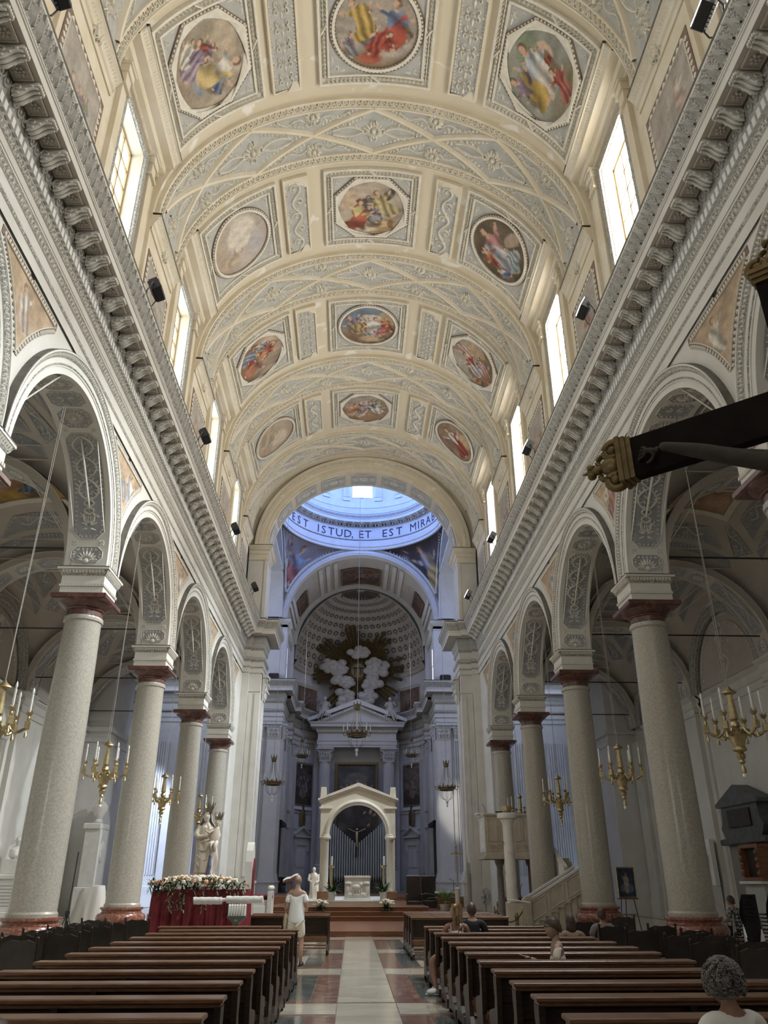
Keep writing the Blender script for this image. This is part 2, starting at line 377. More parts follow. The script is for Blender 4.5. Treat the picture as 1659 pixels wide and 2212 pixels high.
RED, BLU, YEL, WHI, GRN, PUR, ORA, PNK, GRY = (.40,.09,.06), (.20,.26,.40), (.55,.38,.12), (.66,.62,.55), (.25,.27,.16), (.26,.19,.25), (.55,.25,.12), (.58,.36,.30), (.36,.35,.36)
# ---------------------------------------------------------------- nave: column lines at COLY, bays between them
BAY = 8.155; COLY = [21.43+BAY*k for k in range(-3, 4)]; BAYC = [17.3525+BAY*k for k in range(-2, 4)]
VA, VB, VZ = 7.65, 6.7, 22.5
_th = np.linspace(0, PI/2, 3000); _S = np.concatenate([[0], np.cumsum(np.hypot(np.diff(VA*np.sin(_th)), np.diff(VZ+VB*np.cos(_th))))])
SEND = _S[-1]; SCUT = 8.70
def vault(P):
    s, y, h = P[:,0], P[:,1], P[:,2]; t = np.sign(s)*np.interp(np.abs(s), _S, _th)
    nx, nz = -VB*np.sin(t), -VA*np.cos(t); L = np.hypot(nx, nz)
    low = np.clip(np.abs(s)-SEND, 0, None)
    return np.stack([VA*np.sin(t)+h*nx/L, y, VZ+VB*np.cos(t)-low+h*nz/L], 1)
HB = 2.46                                        # half width of a window bay under its hood
ceil = MB()
ceil.grid(surfgrid(vault, (-SCUT, SCUT, -9, 48.35), (64, 1)))
for y in COLY:
    for sg in (-1, 1):
        y1 = min(y+BAY/2-HB, 48.35); ceil.grid(surfgrid(vault, (sg*SCUT, sg*(SEND+.05), y-BAY/2+HB, y1), (12, 1)))
CEIL = struct('ceiling', ceil, M_CREAMW, smooth=40)
CEIL['label'] = 'cream plaster barrel vault of the nave with stuccoed ribs and painted panels'

# ribs of strapwork
def rib_parts():
    b = MB()
    for s0, s1 in ((-11.0, 11.0),):
        b.grid(surfgrid(vault, (s0, s1, -1.06, 1.06), (80, 1), .10))
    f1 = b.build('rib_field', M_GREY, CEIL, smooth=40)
    b = MB()
    for y in (-1, 1):
        P = [surfgrid(vault, (-11.15, 11.15, y*q, y*q+1e-4), (80, 1), h)[:, 0] for q, h in ((1.46,0),(1.46,.17),(1.40,.19),(1.38,.14),(1.10,.14),(1.08,.19),(1.02,.19),(1.0,.08))]
        b.grid(np.stack(P, 1))
    f2 = b.build('rib_edge', M_CREAM, CEIL, smooth=30)
    o = Orn()
    zz = [(0,1.0),(2.5,0),(5.15,1.0),(7.8,0),(10.5,1.0)]
    z0 = zz
    for m in (-1, 1):
        for q in (-1, 1):
            for a, c in zip(zz[:-1], zz[1:]):
                T = np.linspace(0, 1, 14); o.stroke(np.stack([q*(a[0]+(c[0]-a[0])*T), m*(a[1]+(c[1]-a[1])*T)], 1), .24, .13)
    f3 = o.build('strapwork', M_CREAM, lambda P: vault(P+A((0,0,.09))), CEIL)
    o = Orn(); S2 = lambda P: vault(P+A((0,0,.10)))
    for y in (-1, 1):
        o.guilloche([(x, y*1.24) for x in np.linspace(-11, 11, 120)], .25, .07)
    for q in (-1, 1):
        for m in (-1, 1):
            for a, c in zip(zz[:-1], zz[1:]):
                a, c = A((q*a[0], m*a[1])), A((q*c[0], m*c[1])); d = (c-a)/np.linalg.norm(c-a); nn = A((-d[1], d[0]))
                for sd in (-1, 1):
                    o.border([a+d*.45+nn*sd*.15, c-d*.45+nn*sd*.15], False, .17, .13, .045, sd, False)
    for c in (0, 5.15, -5.15, 10.2, -10.2):
        o.rosette(c, 0, .42, 14, .085)
        for i in range(4):
            a = PI/2*i; o.stroke([(c+.36*cos(a)+.2*cos(a+t)*.6, .36*sin(a)+.2*sin(a+t)*.6) for t in np.linspace(.6, 5.6, 10)], .07, .05)
        for sg in (-1, 1):
            for k in (-1, 1):
                T = np.linspace(0, 1, 12); o.stroke(np.stack([c+sg*(.4+1.3*T), k*.3*np.sin(T*2.6)*(1-T*.5)], 1), .075, .06)
                for t in (.2,.4,.6,.8): o.leaf(c+sg*(.4+1.3*t), k*.3*sin(t*2.6)*(1-t*.5), (0 if sg > 0 else PI)+k*sg*.8, .2, .09, .05)
    for c in (2.5, -2.5, 7.8, -7.8):
        for k in (-1, 1):
            o.rosette(c, k*.80, .36, 12, .085)
            for sg in (-1, 1):
                T = np.linspace(0, 1, 12); o.stroke(np.stack([c+sg*(.3+1.2*T), k*(.62+.22*T+.12*np.sin(T*7))], 1), .05, .045)
                for t in (.15,.35,.55,.75,.95): o.leaf(c+sg*(.3+1.2*t), k*(.62+.22*t), (0 if sg > 0 else PI)-k*sg*.7, .2, .09, .05)
                o.stroke([(c+sg*.16+.13*cos(a), k*.55+.13*sin(a)) for a in np.linspace(0, 6, 10)], .04, .04)
    f4 = o.build('rib_relief', M_LIGHT, lambda P: S2(P*A((1,1,1.5))), CEIL)
    return [f1, f2, f3, f4]
RIB = rib_parts(); RIBY = [y for y in COLY if y > 5]
for i, y in enumerate(RIBY[:-1] + [46.0]):
    for p in RIB:
        q = p if i == 0 else cp(p, CEIL)
        q.location.y = y

# panels on the vault; (s, local y) surfaces shifted by copying along y
OCT = [(.43,1),(1,.45),(1,-.45),(.43,-1),(-.43,-1),(-1,-.45),(-1,.45),(-.43,1)]
def shape(kind, k, n=12):
    if kind == 'oct': return dens([(x*k, y*k) for x, y in OCT], .14)
    return [(k*.99*cos(a), k*.99*sin(a)) for a in np.linspace(0, 2*PI, 72, endpoint=False)]
def sq(k, n=18): return dens([(k,k),(k,-k),(-k,-k),(-k,k)], 2*k/n)
def panel_parts(sc, kind):
    S = lambda P: vault(P+A((sc, 0, 0))); out = []
    b = MB(); b.grid(surfgrid(S, (-2.12, 2.12, -2.12, 2.12), (20, 1), .05))
    for k0, k1, h in ((2.14,2.05,.16),(1.82,1.75,.15)):
        r = ringmesh(S, sq(k0), sq(k1), .0, h); b.add(r.v, r.f)
    out.append(b.build('panel_frame', M_LIGHT, CEIL, smooth=30))
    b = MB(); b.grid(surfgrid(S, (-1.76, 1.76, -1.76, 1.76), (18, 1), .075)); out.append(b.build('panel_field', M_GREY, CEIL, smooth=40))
    o = Orn()
    for a in range(4):                                # laurel garland running round the frame
        c, t = cos(a*PI/2), sin(a*PI/2)
        for i in range(24):
            x = -1.88+3.76*i/23; side = 1 if x > 0 else -1
            for dy in (-.06, .06, 0): o.leaf(x*c-(1.935+dy)*t, x*t+(1.935+dy)*c, a*PI/2+(PI if side > 0 else 0)+(dy*7), .21, .09, .1)
        o.stroke([(-.16*c-1.82*t, -.16*t+1.82*c), (.16*c-2.04*t, .16*t+2.04*c)], .09, .12)
    k = 1.64
    for sx in (-1, 1):
        for sy in (-1, 1):
            o.spiral(sx*1.52, sy*1.5, .13, PI*.25, 4.5*sx*sy, .06, .06); o.leaf(sx*1.4, sy*1.62, PI if sx > 0 else 0, .34, .12, .05); o.leaf(sx*1.63, sy*1.35, -sy*PI/2, .32, .12, .05)
            o.spiral(sx*1.24, sy*1.6, .07, 0, 4*sx, .04, .05, 9)
            o.border([(sx*1.7, sy*.9), (sx*1.7, sy*1.7)], False, .14, .09, .04, sx*sy, False)
    out.append(o.build('panel_relief', M_LIGHT, lambda P: S(P+A((0,0,.06))), CEIL))
    r = ringmesh(S, shape(kind, 1.65), shape(kind, 1.55), .07, .19); out.append(r.build('picture_rim', M_LIGHT, CEIL))
    r = ringmesh(S, shape(kind, 1.74), shape(kind, 1.65), .05, .13); r2 = ringmesh(S, shape(kind, 1.55), shape(kind, 1.50), .1, .13); r.add(r2.v, r2.f); out.append(r.build('dark_toothed_border', M_BROWN, CEIL)); ins = shape(kind, 1.42)
    b = Orn(); n = len(ins)
    pts = shape(kind, 1.735); b.border(pts if kind == 'oct' else pts[::-1], True, .2, .10, .03, -1 if kind == 'oct' else -1, False)
    r2 = shape(kind, 1.52)
    for p in dens(shape(kind, 1.53), .09): b.dome(p[0], p[1], .022, .03, 4)
    out.append(b.build('rim_beading', M_LIGHT, lambda P: S(P+A((0,0,.135))), CEIL))
    return out
def fresco(sc, y, kind, label, seed, sky, ground, figs, extra=(), hz=-.2, fade=0., flip=1):
    S = lambda P: vault(P+A((sc, y, 0))); V, F = disc(dens(shape(kind, 1.515), .07), 46)
    # heads point towards the crown on the side panels and towards the entrance at the crown
    if abs(sc) < 1: u, v = V[:,0]/1.45, -V[:,1]/1.45
    else: u, v = V[:,1]/1.45*np.sign(sc)*flip, -V[:,0]*np.sign(sc)/1.45
    C = scene_colours(u, v, seed, sky, ground, figs, extra, hz, fade)
    P = S(np.concatenate([V, np.full((len(V), 1), .105)], 1)); return painted('fresco', P, F, C, M_PAINT, CEIL, label)
SKYW, SKYB, GRD, GRD2 = (.52,.45,.38), (.36,.38,.42), (.36,.26,.16), (.30,.22,.13)
PANELS = {}
for i, yc in enumerate(BAYC):
    if yc < 9: continue
    pat = {17: ('oval','oct'), 25: ('oct','oval'), 33: ('oval','oct'), 41: ('oct','oval')}.get(int(yc), ('oct','oval'))
    for sc, kind in ((0, pat[0]), (-6.45, pat[1]), (6.45, pat[1])):
        key = (sc, kind)
        if key not in PANELS: PANELS[key] = panel_parts(sc, kind); src = None
        else: src = PANELS[key]
        for p in PANELS[key]:
            q = p if src is None else cp(p, CEIL)
            q.location.y = yc-.1
def grey_panel(sc, design):
    S = lambda P: vault(P+A((sc, 0, 0))); out = []
    b = MB(); b.grid(surfgrid(S, (-.5, .5, -2.05, 2.05), (4, 1), .08)); out.append(b.build('narrow_panel', M_GREY, CEIL))
    R4 = lambda a, c: dens([(a,c),(a,-c),(-a,-c),(-a,c)], .5)
    r = ringmesh(S, R4(.57, 2.12), R4(.49, 2.04), 0, .16); out.append(r.build('narrow_panel_edge', M_CREAM, CEIL))
    o = Orn(); o.border([(.49,-2.04),(.49,2.04),(-.49,2.04),(-.49,-2.04)], True, .13, .1, .05, 1, False)
    if design == 0: o.scroll(0, 1.9, 0, -1.9, .95, .08, 5)
    else:
        for i in range(6):
            y = -1.6+i*.64
            for sg in (-1, 1):
                o.spiral(sg*.16, y+.14, .14, -PI/2, sg*4.6, .06, .07, 11); o.spiral(sg*.16, y-.16, .12, PI/2, -sg*4.6, .05, .07, 11)
                o.leaf(sg*.3, y, PI/2*sg*.2+(0 if sg > 0 else PI), .16, .1, .06)
            o.rosette(0, y, .1, 6, .07); o.leaf(0, y+.12, PI/2, .3, .12, .07)
    out.append(o.build('narrow_panel_relief', M_LIGHT, lambda P: S(P+A((0,0,.08))), CEIL)); return out
for sc in (-3.42, 3.42):
    for d in (0, 1):
        G = grey_panel(sc, d); first = True
        for yc in [y for y in BAYC if y > 9]:
            if (int(yc) in (17, 33)) != (d == 1): continue
            for p in G:
                q = p if first else cp(p, CEIL)
                q.location.y = yc-.1
            first = False
y1, y2, y3, y4 = BAYC[2]-.1, BAYC[3]-.1, BAYC[4]-.1, BAYC[5]-.1
fresco(0, y1, 'oval', 'oval fresco of a gold-robed figure and a seated man in red', 11, SKYW, GRD, [(-.42,.25,.95,-.5,YEL,YEL,-1.),(.42,.1,1.15,.15,BLU,RED,-1.),(.1,-.35,.75,.9,RED,RED,1.)], [(-.15,-.78,.3,.16,0,(.42,.13,.08)),(.05,.5,.5,.3,0,(.42,.36,.30))], -.75)
fresco(-6.45, y1, 'oct', 'octagonal fresco with a tall figure in a yellow mantle', 12, (.50,.42,.32), (.44,.34,.26), [(-.3,.3,1.2,.1,WHI,(.60,.47,.22),1.),(.25,-.35,.9,.9,PUR,(.42,.33,.40),1.),(.5,-.5,.6,.7,WHI,WHI,-1.)], [(.4,.55,.5,.35,0,(.48,.40,.30)),(-.35,-.35,.3,.2,0,(.30,.33,.38))], -.8)
fresco(6.45, y1, 'oct', 'octagonal fresco of women in white and red robes before green hills', 13, (.40,.40,.34), (.42,.33,.20), [(-.1,.2,1.3,-.45,(.50,.53,.58),WHI,1.),(.45,.3,1.1,.15,PUR,(.60,.42,.12),1.),(-.15,-.55,.8,-.2,RED,(.46,.16,.13),1.)], [(-.4,.6,.45,.3,0,(.25,.29,.20)),(-.5,.1,.25,.3,0,(.60,.45,.35))], -.7)
fresco(0, y2, 'oct', 'octagonal fresco of an angel flying over a seated old man', 14, (.62,.52,.42), (.52,.36,.20), [(.35,.2,1.0,-.5,(.46,.37,.18),(.52,.44,.24),1.,(.25,.13,.06),(.16,.15,.13)),(-.4,-.25,1.05,.2,(.55,.50,.24),(.45,.13,.08),-1.)], [(-.75,.4,.3,.45,0,(.56,.44,.32)),(.2,-.62,.5,.14,0,(.62,.46,.24)),(.62,-.6,.1,.16,0,(.25,.15,.08)),(-.5,-.85,.7,.12,0,(.66,.58,.46))], -.55)
fresco(-6.45, y2, 'oval', 'faded oval fresco with pink clouds and worn figures', 15, (.56,.47,.44), (.50,.36,.27), [(-.45,-.3,.8,.4,(.52,.37,.24),(.46,.34,.2),1.)], [(.3,.1,.6,.5,.5,(.72,.66,.58)),(-.3,.6,.5,.25,0,(.42,.40,.45))], -.5, .35)
fresco(6.45, y2, 'oval', 'dark oval fresco of a woman in a pale mantle', 16, (.17,.13,.08), (.20,.14,.08), [(.0,.15,1.5,-.3,(.48,.25,.24),(.48,.50,.53),-1.),(.0,-.45,.8,-.4,(.42,.44,.46),(.33,.42,.42),1.)], [(-.6,-.3,.4,.2,.6,(.42,.33,.26)),(.2,.3,.3,.3,0,(.33,.19,.19))], -1.)
fresco(0, y3, 'oval', 'oval fresco of reclining people with purple and yellow cloaks under a blue sky', 17, (.26,.32,.42), (.34,.22,.13), [(-.5,.1,1.0,-.6,PUR,(.42,.32,.14),1.),(.15,.0,.95,.3,WHI,(.58,.58,.56),1.),(.6,-.2,.7,.5,RED,(.52,.24,.2),-1.),(-.1,-.3,.6,-.2,ORA,GRY,1.)], [(.7,.4,.4,.4,0,(.42,.32,.2)),(.1,.45,.4,.15,0,(.62,.55,.48)),(.3,-.75,.6,.2,0,(.50,.36,.24))], -.1)
fresco(-6.45, y3, 'oct', 'octagonal fresco crowded with red and brown robed figures', 18, (.46,.36,.27), (.30,.19,.11), [(.1,.4,.9,.5,RED,ORA,1.),(-.3,-.2,1.1,.3,(.34,.22,.16),(.48,.20,.12),1.),(.35,-.4,.8,-.2,BLU,(.30,.33,.42),-1.)], [(.5,.5,.4,.3,0,(.56,.44,.34))], -.4)
fresco(6.45, y3, 'oct', 'octagonal fresco of a diagonal group with red drapery over rocks', 19, (.50,.45,.38), (.30,.20,.12), [(-.1,.45,1.0,-.6,PNK,(.58,.50,.46),1.),(.2,.1,1.0,-.5,RED,(.52,.5,.52),-1.),(.0,-.55,.9,-.7,PNK,(.42,.22,.15),1.)], [(.5,-.3,.4,.5,0,(.25,.16,.1)),(-.5,.1,.4,.5,0,(.44,.33,.22))], -.3)
fresco(0, y4, 'oct', 'octagonal fresco with a dark-cloaked figure among clouds', 20, (.50,.42,.37), (.44,.28,.18), [(-.55,-.1,.9,.3,ORA,(.58,.36,.24),1.),(.35,.05,.9,-.5,(.16,.18,.25),WHI,1.),(-.1,-.4,.7,.7,PNK,(.56,.45,.4),-1.)], [(.65,.5,.4,.3,0,(.25,.23,.15)),(0,.3,.4,.2,0,(.62,.45,.42))], -.1)
fresco(-6.45, y4, 'oval', 'faded ochre oval fresco with almost vanished figures', 21, (.52,.40,.28), (.48,.34,.22), [(0,-.2,.9,.4,(.52,.38,.24),(.44,.36,.3),1.)], [(-.3,.3,.5,.4,0,(.62,.52,.42))], -.4, .25)
fresco(6.45, y4, 'oval', 'oval fresco of a standing figure in red and white', 22, (.38,.27,.19), (.50,.38,.22), [(0,.0,1.5,-.35,WHI,RED,1.)], [(-.4,-.4,.4,.4,0,(.55,.42,.26)),(.4,.2,.3,.5,0,(.25,.16,.13))], -.6)
# ---------------------------------------------------------------- nave walls above the cornice: piers, windows, hoods
def place(parts, y, side, parent, first):
    out = []
    for p in parts:
        q = p if first else cp(p, parent)
        q.location = (0, y, 0); q.rotation_euler = (0, 0, 0 if side > 0 else PI); out.append(q)
    return out
UPW = {}
for sd, nm in ((1, 'right'), (-1, 'left')):
    b = MB()
    for yc in BAYC:
        y0, y1 = yc-HB, yc+HB; zb, zt, w = 18.0, 23.66, 1.1
        b.grid([[(sd*7.78,y0,16.8),(sd*7.78,y0,25.0)],[(sd*7.78,yc-w,16.8),(sd*7.78,yc-w,25.0)]])
        b.grid([[(sd*7.78,yc+w,16.8),(sd*7.78,yc+w,25.0)],[(sd*7.78,y1,16.8),(sd*7.78,y1,25.0)]])
        b.grid([[(sd*7.78,yc-w,zt),(sd*7.78,yc-w,25.0)],[(sd*7.78,yc+w,zt),(sd*7.78,yc+w,25.0)]])
        b.grid([[(sd*7.78,yc-w,16.8),(sd*7.78,yc-w,zb)],[(sd*7.78,yc+w,16.8),(sd*7.78,yc+w,zb)]])
        R4 = [(yc-w,zb),(yc+w,zb),(yc+w,zt),(yc-w,zt)]
        b.grid([[(sd*7.78,*p) for p in R4],[(sd*8.34,*p) for p in R4]], cv=True)
        b.grid([[(sd*8.335,yc-w,zb),(sd*8.335,yc-w,zt)],[(sd*8.335,yc+w,zb),(sd*8.335,yc+w,zt)]])  # unseen backing plate added to stop pane glow leaking outwards
        for y in (y0, y1):                                   # cheeks of the window niche up to the vault
            zz = np.linspace(22.6, 25.0, 8); xx = VA*np.sqrt(1-((zz-VZ)/VB)**2)
            b.grid([[(sd*x, y, z), (sd*7.79, y, z)] for x, z in zip(xx, zz)]); b.grid([[(sd*7.65,y,16.8),(sd*7.79,y,16.8)],[(sd*7.65,y,22.6),(sd*7.79,y,22.6)]])
    for y in COLY:
        b.grid([[(sd*7.65,y-BAY/2+HB,16.8),(sd*7.65,y-BAY/2+HB,22.55)],[(sd*7.65,min(y+BAY/2-HB,49),16.8),(sd*7.65,min(y+BAY/2-HB,49),22.55)]])
    b.grid([[(sd*7.65,-9,16.8),(sd*7.65,-9,25)],[(sd*7.65,-4.6,16.8),(sd*7.65,-4.6,25)]])
    UPW[sd] = struct('wall_upper_'+nm, b, M_CREAM)
def window_trim():
    out = []; yy = [(7.78,-HB),(7.78,HB)]
    b = MB(); b.plan(yy, [(.0,24.15),(.10,24.15),(.12,24.32),(.30,24.38),(.34,24.62),(.62,24.66),(.64,24.80)], side=-1); b.plan(yy, [(.64,24.80),(.78,24.98),(.84,24.99),(.84,25.04)], side=-1)
    for y in (-HB, HB): b.add([(7.78,y,24.15),(7.66,y,24.3),(7.44,y,24.6),(7.14,y,24.75),(6.94,y,25.0),(7.78,y,25.04)], [(0,1,2,3,4,5)])
    out.append(b.build('window_hood', M_CREAM, UPW[1], smooth=30))
    b = MB(); b.plan(yy, [(.84,25.03),(.86,25.12),(.70,25.13)], side=-1); out.append(b.build('hood_ledge', M_LEDGE, UPW[1]))
    o = Orn(); S = lambda P: np.stack([7.78-.63-P[:,2]-.16*P[:,1], P[:,0], 24.80+.19*P[:,1]], 1)
    for i in range(44): o.leaf(-2.4+4.8*i/43, .08, PI/2, .85, .085, .05)
    S2 = lambda P: np.stack([7.78-.12-P[:,2]-.18*P[:,1], P[:,0], 24.33+.05*P[:,1]], 1)
    out.append(o.build('hood_leaf_moulding', M_LIGHT, S, UPW[1]))
    o = Orn()
    for i in range(60): o.leaf(-2.4+4.8*i/59, .0, PI/2, .9, .06, .04)
    out.append(o.build('hood_dart_moulding', M_LIGHT, lambda P: np.stack([7.78-.11-P[:,2], P[:,0], 24.16+.16*P[:,1]], 1), UPW[1]))
    b = MB()                                                  # stepped jamb pilasters with bracket capitals
    for sg in (-1, 1):
        b.box(7.62, 7.79, min(sg*1.45, sg*1.85), max(sg*1.45, sg*1.85), 17.0, 23.2); b.box(7.52, 7.79, min(sg*1.38, sg*1.92), max(sg*1.38, sg*1.92), 23.2, 23.3)
        b.box(7.50, 7.79, min(sg*1.40, sg*1.9), max(sg*1.40, sg*1.9), 23.75, 24.15); b.box(7.44, 7.79, min(sg*1.36, sg*1.94), max(sg*1.36, sg*1.94), 24.05, 24.15)
        b.box(7.56, 7.79, min(sg*1.45, sg*1.85), max(sg*1.45, sg*1.85), 23.3, 23.75)
    out.append(b.build('jamb_pilaster', M_CREAM, UPW[1]))
    b = MB()
    fr = [((7.78,-1.12,17.2),(0,-1,0),(-1,0,0)),((7.78,-1.12,23.68),(0,-1,1),(-1,0,0)),((7.78,1.12,23.68),(0,1,1),(-1,0,0)),((7.78,1.12,17.2),(0,1,0),(-1,0,0))]
    b.sweep(fr, [(0,0),(0,.09),(.06,.11),(.24,.09),(.28,.0)]); out.append(b.build('window_architrave', M_ORN, UPW[1], smooth=30))
    return out
def pier_trim():
    out = []; w = BAY/2-HB; yy = [(7.65,-w),(7.65,w)]
    b = MB(); b.plan(yy, [(0,21.80),(.05,21.8),(.06,22.0),(.12,22.05),(.14,22.18),(.26,22.36),(.30,22.38),(.30,22.45),(.31,22.46)], side=-1)
    for y in (-w, w): b.add([(7.65,y,21.8),(7.53,y,22.05),(7.39,y,22.36),(7.35,y,22.45),(7.65,y,22.45)], [(0,1,2,3,4)])
    out.append(b.build('pier_cornice', M_CREAM, UPW[1], smooth=30))
    b = MB(); b.plan(yy, [(.31,22.44),(.32,22.53),(0,22.55)], side=-1); out.append(b.build('pier_ledge', M_LEDGE, UPW[1]))
    o = Orn()
    for i in range(30): o.leaf(-w+.05+(2*w-.1)*i/29, 0, PI/2, 1, .085, .05)
    out.append(o.build('pier_leaf_moulding', M_LIGHT, lambda P: np.stack([7.51-P[:,2]-.1*P[:,1], P[:,0], 22.19+.16*P[:,1]], 1), UPW[1]))
    b = MB(); S = lambda P: np.stack([7.65-P[:,2], P[:,0], P[:,1]], 1)
    r = ringmesh(S, dens([(-1.42,17.4),(1.42,17.4),(1.42,21.1),(-1.42,21.1)], .5), dens([(-1.2,17.6),(1.2,17.6),(1.2,20.88),(-1.2,20.88)], .5)[:len(dens([(-1.42,17.4),(1.42,17.4),(1.42,21.1),(-1.42,21.1)], .5))], 0, .02) if False else None
    for a in ((-1.42,1.42,20.88,21.1),(-1.42,1.42,17.4,17.62),(-1.42,-1.2,17.62,20.88),(1.2,1.42,17.62,20.88)): b.box(7.625, 7.66, *a)
    out.append(b.build('fresco_border', M_BROWN, UPW[1]))
    o = Orn(); o.border([(-1.2,17.62),(1.2,17.62),(1.2,20.88),(-1.2,20.88)], True, .24, .17, .02, -1)
    out.append(o.build('border_darts', M_LIGHT, lambda P: np.stack([7.625-P[:,2], P[:,0], P[:,1]], 1), UPW[1]))
    return out
WT, PT = window_trim(), pier_trim(); first = True
for yc in BAYC:
    for sd in (1, -1): place(WT, yc, sd, UPW[sd], first); first = False
first = True
for y in [y for y in COLY if y > 4]:
    for sd in (1, -1): place(PT, y, sd, UPW[sd], first); first = False
wl = {(13,1):('faded wall fresco of a figure in white over pink rocks', [(.35,.55,.8,.1,WHI,(.58,.42,.36),1.)]), (21,1):('wall fresco with a tall draped figure', [(.1,.2,1.3,.1,RED,(.46,.34,.26),1.)]),
      (13,-1):('faded wall fresco with pink seated figures under a grey sky', [(.2,-.3,.9,.2,PNK,(.52,.24,.2),1.),(-.3,.1,.8,-.2,(.5,.36,.28),PNK,1.)]), (21,-1):('wall fresco in washed-out pinks', [(.0,-.2,1.2,.2,PNK,(.56,.42,.36),1.)])}
for y in [y for y in COLY if y > 10]:
    for sd in (1, -1):
        lb, fg = wl.get((int(y), sd), ('narrow wall fresco of standing figures between two windows', [(-.2,.1,1.2,.1,(.45,.28,.2),(.5,.36,.26),1.),(.4,-.2,1.0,-.2,GRY,(.5,.4,.34),-1.)]))
        rect_picture('fresco', lambda u, v, y=y, sd=sd: np.stack([np.full(u.size, sd*7.63), y-sd*u*1.2, 19.25+v*1.63], 1), 1.2, 1.63, 36,
            lambda u, v, fg=fg, y=y: scene_colours(u, v, int(y)+5, (.48,.44,.40), (.42,.33,.25), fg, [(-.5,-.9,.5,.5,0,(.34,.29,.2))], -.5, .2), M_PAINT, UPW[sd], lb if (int(y), sd) in wl else None)
# the windows themselves
M_PR = mat('sunlit_pane', (.9,.9,.9), .3, emit=(1.0,.97,.90), es=WIN_R); M_PL = mat('sky_pane', (.9,.9,.9), .3, emit=(.80,.90,1.0), es=WIN_L)
M_WF = mat('ochre_window_frame', (.34,.25,.13), .5)
PANE = {}; wn = 0
def pane_mesh(w, h, m, key):
    if key not in PANE:
        me = bpy.data.meshes.new('pane'); me.from_pydata([(0,-w/2,-h/2),(0,w/2,-h/2),(0,w/2,h/2),(0,-w/2,h/2)], [], [(0,1,2,3)]); me.materials.append(m); PANE[key] = me
    return PANE[key]
b = MB()
for y in (-1.1, 1.02): b.box(8.18, 8.30, y, y+.08, 18, 23.66)
for z in (18.0, 23.58): b.box(8.18, 8.30, -1.1, 1.1, z, z+.08)
wfm = b
for yc in BAYC:
    for sd in (1, -1):
        wn += 1; q = MB(); q.v = list(wfm.v); q.f = list(wfm.f); fo = struct('window_%d' % wn, q, M_WF); place([fo], yc, sd, None, True)
        bb = MB()
        for y in (-.36, .36): bb.box(8.2, 8.27, y-.034, y+.034, 18.05, 23.6)
        for i in range(1, 7): bb.box(8.2, 8.27, -1.05, 1.05, 18.04+i*.794-.034, 18.04+i*.794+.034)
        bb.build('glazing_bar', M_WF, fo)
        for i in range(3):
            for j in range(7): link('pane', pane_mesh(.68, .75, M_PR if sd > 0 else M_PL, sd), fo, None, None, (8.26, (i-1)*.72, 18.04+(j+.5)*.794))

# ---------------------------------------------------------------- arcade: columns, arches, spandrels
def column(y, sd, label):
    t = thing('column', label, 'column', (sd*8.158, y, 0), 0, 'granite columns of the nave arcade')
    return t
b = MB(); b.lathe([(.60,.90),(.60,.97),(.563,1.02),(.563,3.5),(.548,5.5),(.52,7.2),(.495,8.22),(.50,8.28),(.535,8.30),(.545,8.36),(.535,8.42),(.49,8.44),(.49,8.46)], 40); C_SH = b
b = MB(); b.bbox(-.84,.84,-.84,.84,0,.44,.02); C_PL = b
b = MB(); b.lathe([(.60,.44),(.76,.44),(.80,.50),(.815,.57),(.80,.64),(.76,.70),(.69,.72),(.69,.735),(.665,.74),(.645,.77),(.65,.80),(.67,.815),(.70,.83),(.71,.865),(.70,.90),(.6,.905)], 40); C_BS = b
b = MB(); b.lathe([(.49,8.44),(.49,8.60),(.53,8.61),(.55,8.64),(.53,8.66),(.56,8.68),(.66,8.76),(.72,8.80),(.74,8.84)], 40); b.bbox(-.76,.76,-.76,.76,8.84,8.98,.02); b.box(-.72,.72,-.72,.72,8.82,8.84); C_CP = b
def impost_meshes():
    out = []; sqp = lambda k: [(k,k),(k,-k),(-k,-k),(-k,k)]
    b = MB()
    b.plan(sqp(.60), [(-.1,8.98),(.0,8.98),(.0,9.20),(.03,9.21),(.03,9.27),(0,9.28),(0,9.52),(.02,9.53)], closed=True, side=-1)
    b.plan(sqp(.60), [(.09,9.69),(.125,9.70),(.125,9.755),(-.1,9.757)], closed=True, side=-1); out.append(('impost_block', b, M_WALL))
    b = MB(); b.plan(sqp(.60), [(.02,9.53),(.05,9.58),(.09,9.69)], closed=True, side=-1); out.append(('impost_moulding', b, M_ORN))
    b = MB(); b.plan(sqp(.60), [(.126,9.755),(.13,9.785),(.0,9.79)], closed=True, side=-1); out.append(('impost_ledge', b, M_LEDGE))
    o = Orn()
    for a in range(4):
        c, s_ = cos(a*PI/2), sin(a*PI/2)
        for i in range(13):
            x = -.6+1.2*(i+.5)/13
            for r0, z0, z1, w, h in ((.60, 9.54, 9.68, .085, .03), (.60, 9.205, 9.275, .06, .02)):
                V = [(x-w/2,z1,1),(x+w/2,z1,1),(x+w*.3,z0+.03,.6),(x,z0,.1),(x-w*.3,z0+.03,.6)]
                rr = lambda z: .60+(.09*(z-z0)/(z1-z0) if z0 > 9.4 else .03)
                P = [(p[0]*c-(rr(p[1])+h*p[2])*s_, p[0]*s_+(rr(p[1])+h*p[2])*c, p[1]) for p in V]; o.P.append(A(P)); o.F.append([tuple(k+o.n for k in range(5))]); o.n += 5
    me = o.build('impost_leaf', M_LIGHT, lambda P: P); me.hide_render = False
    return out, me
IMP, IMPL = impost_meshes()
ords = ['nearest', 'second', 'third', 'fourth']; CPARTS = None; icol = 0
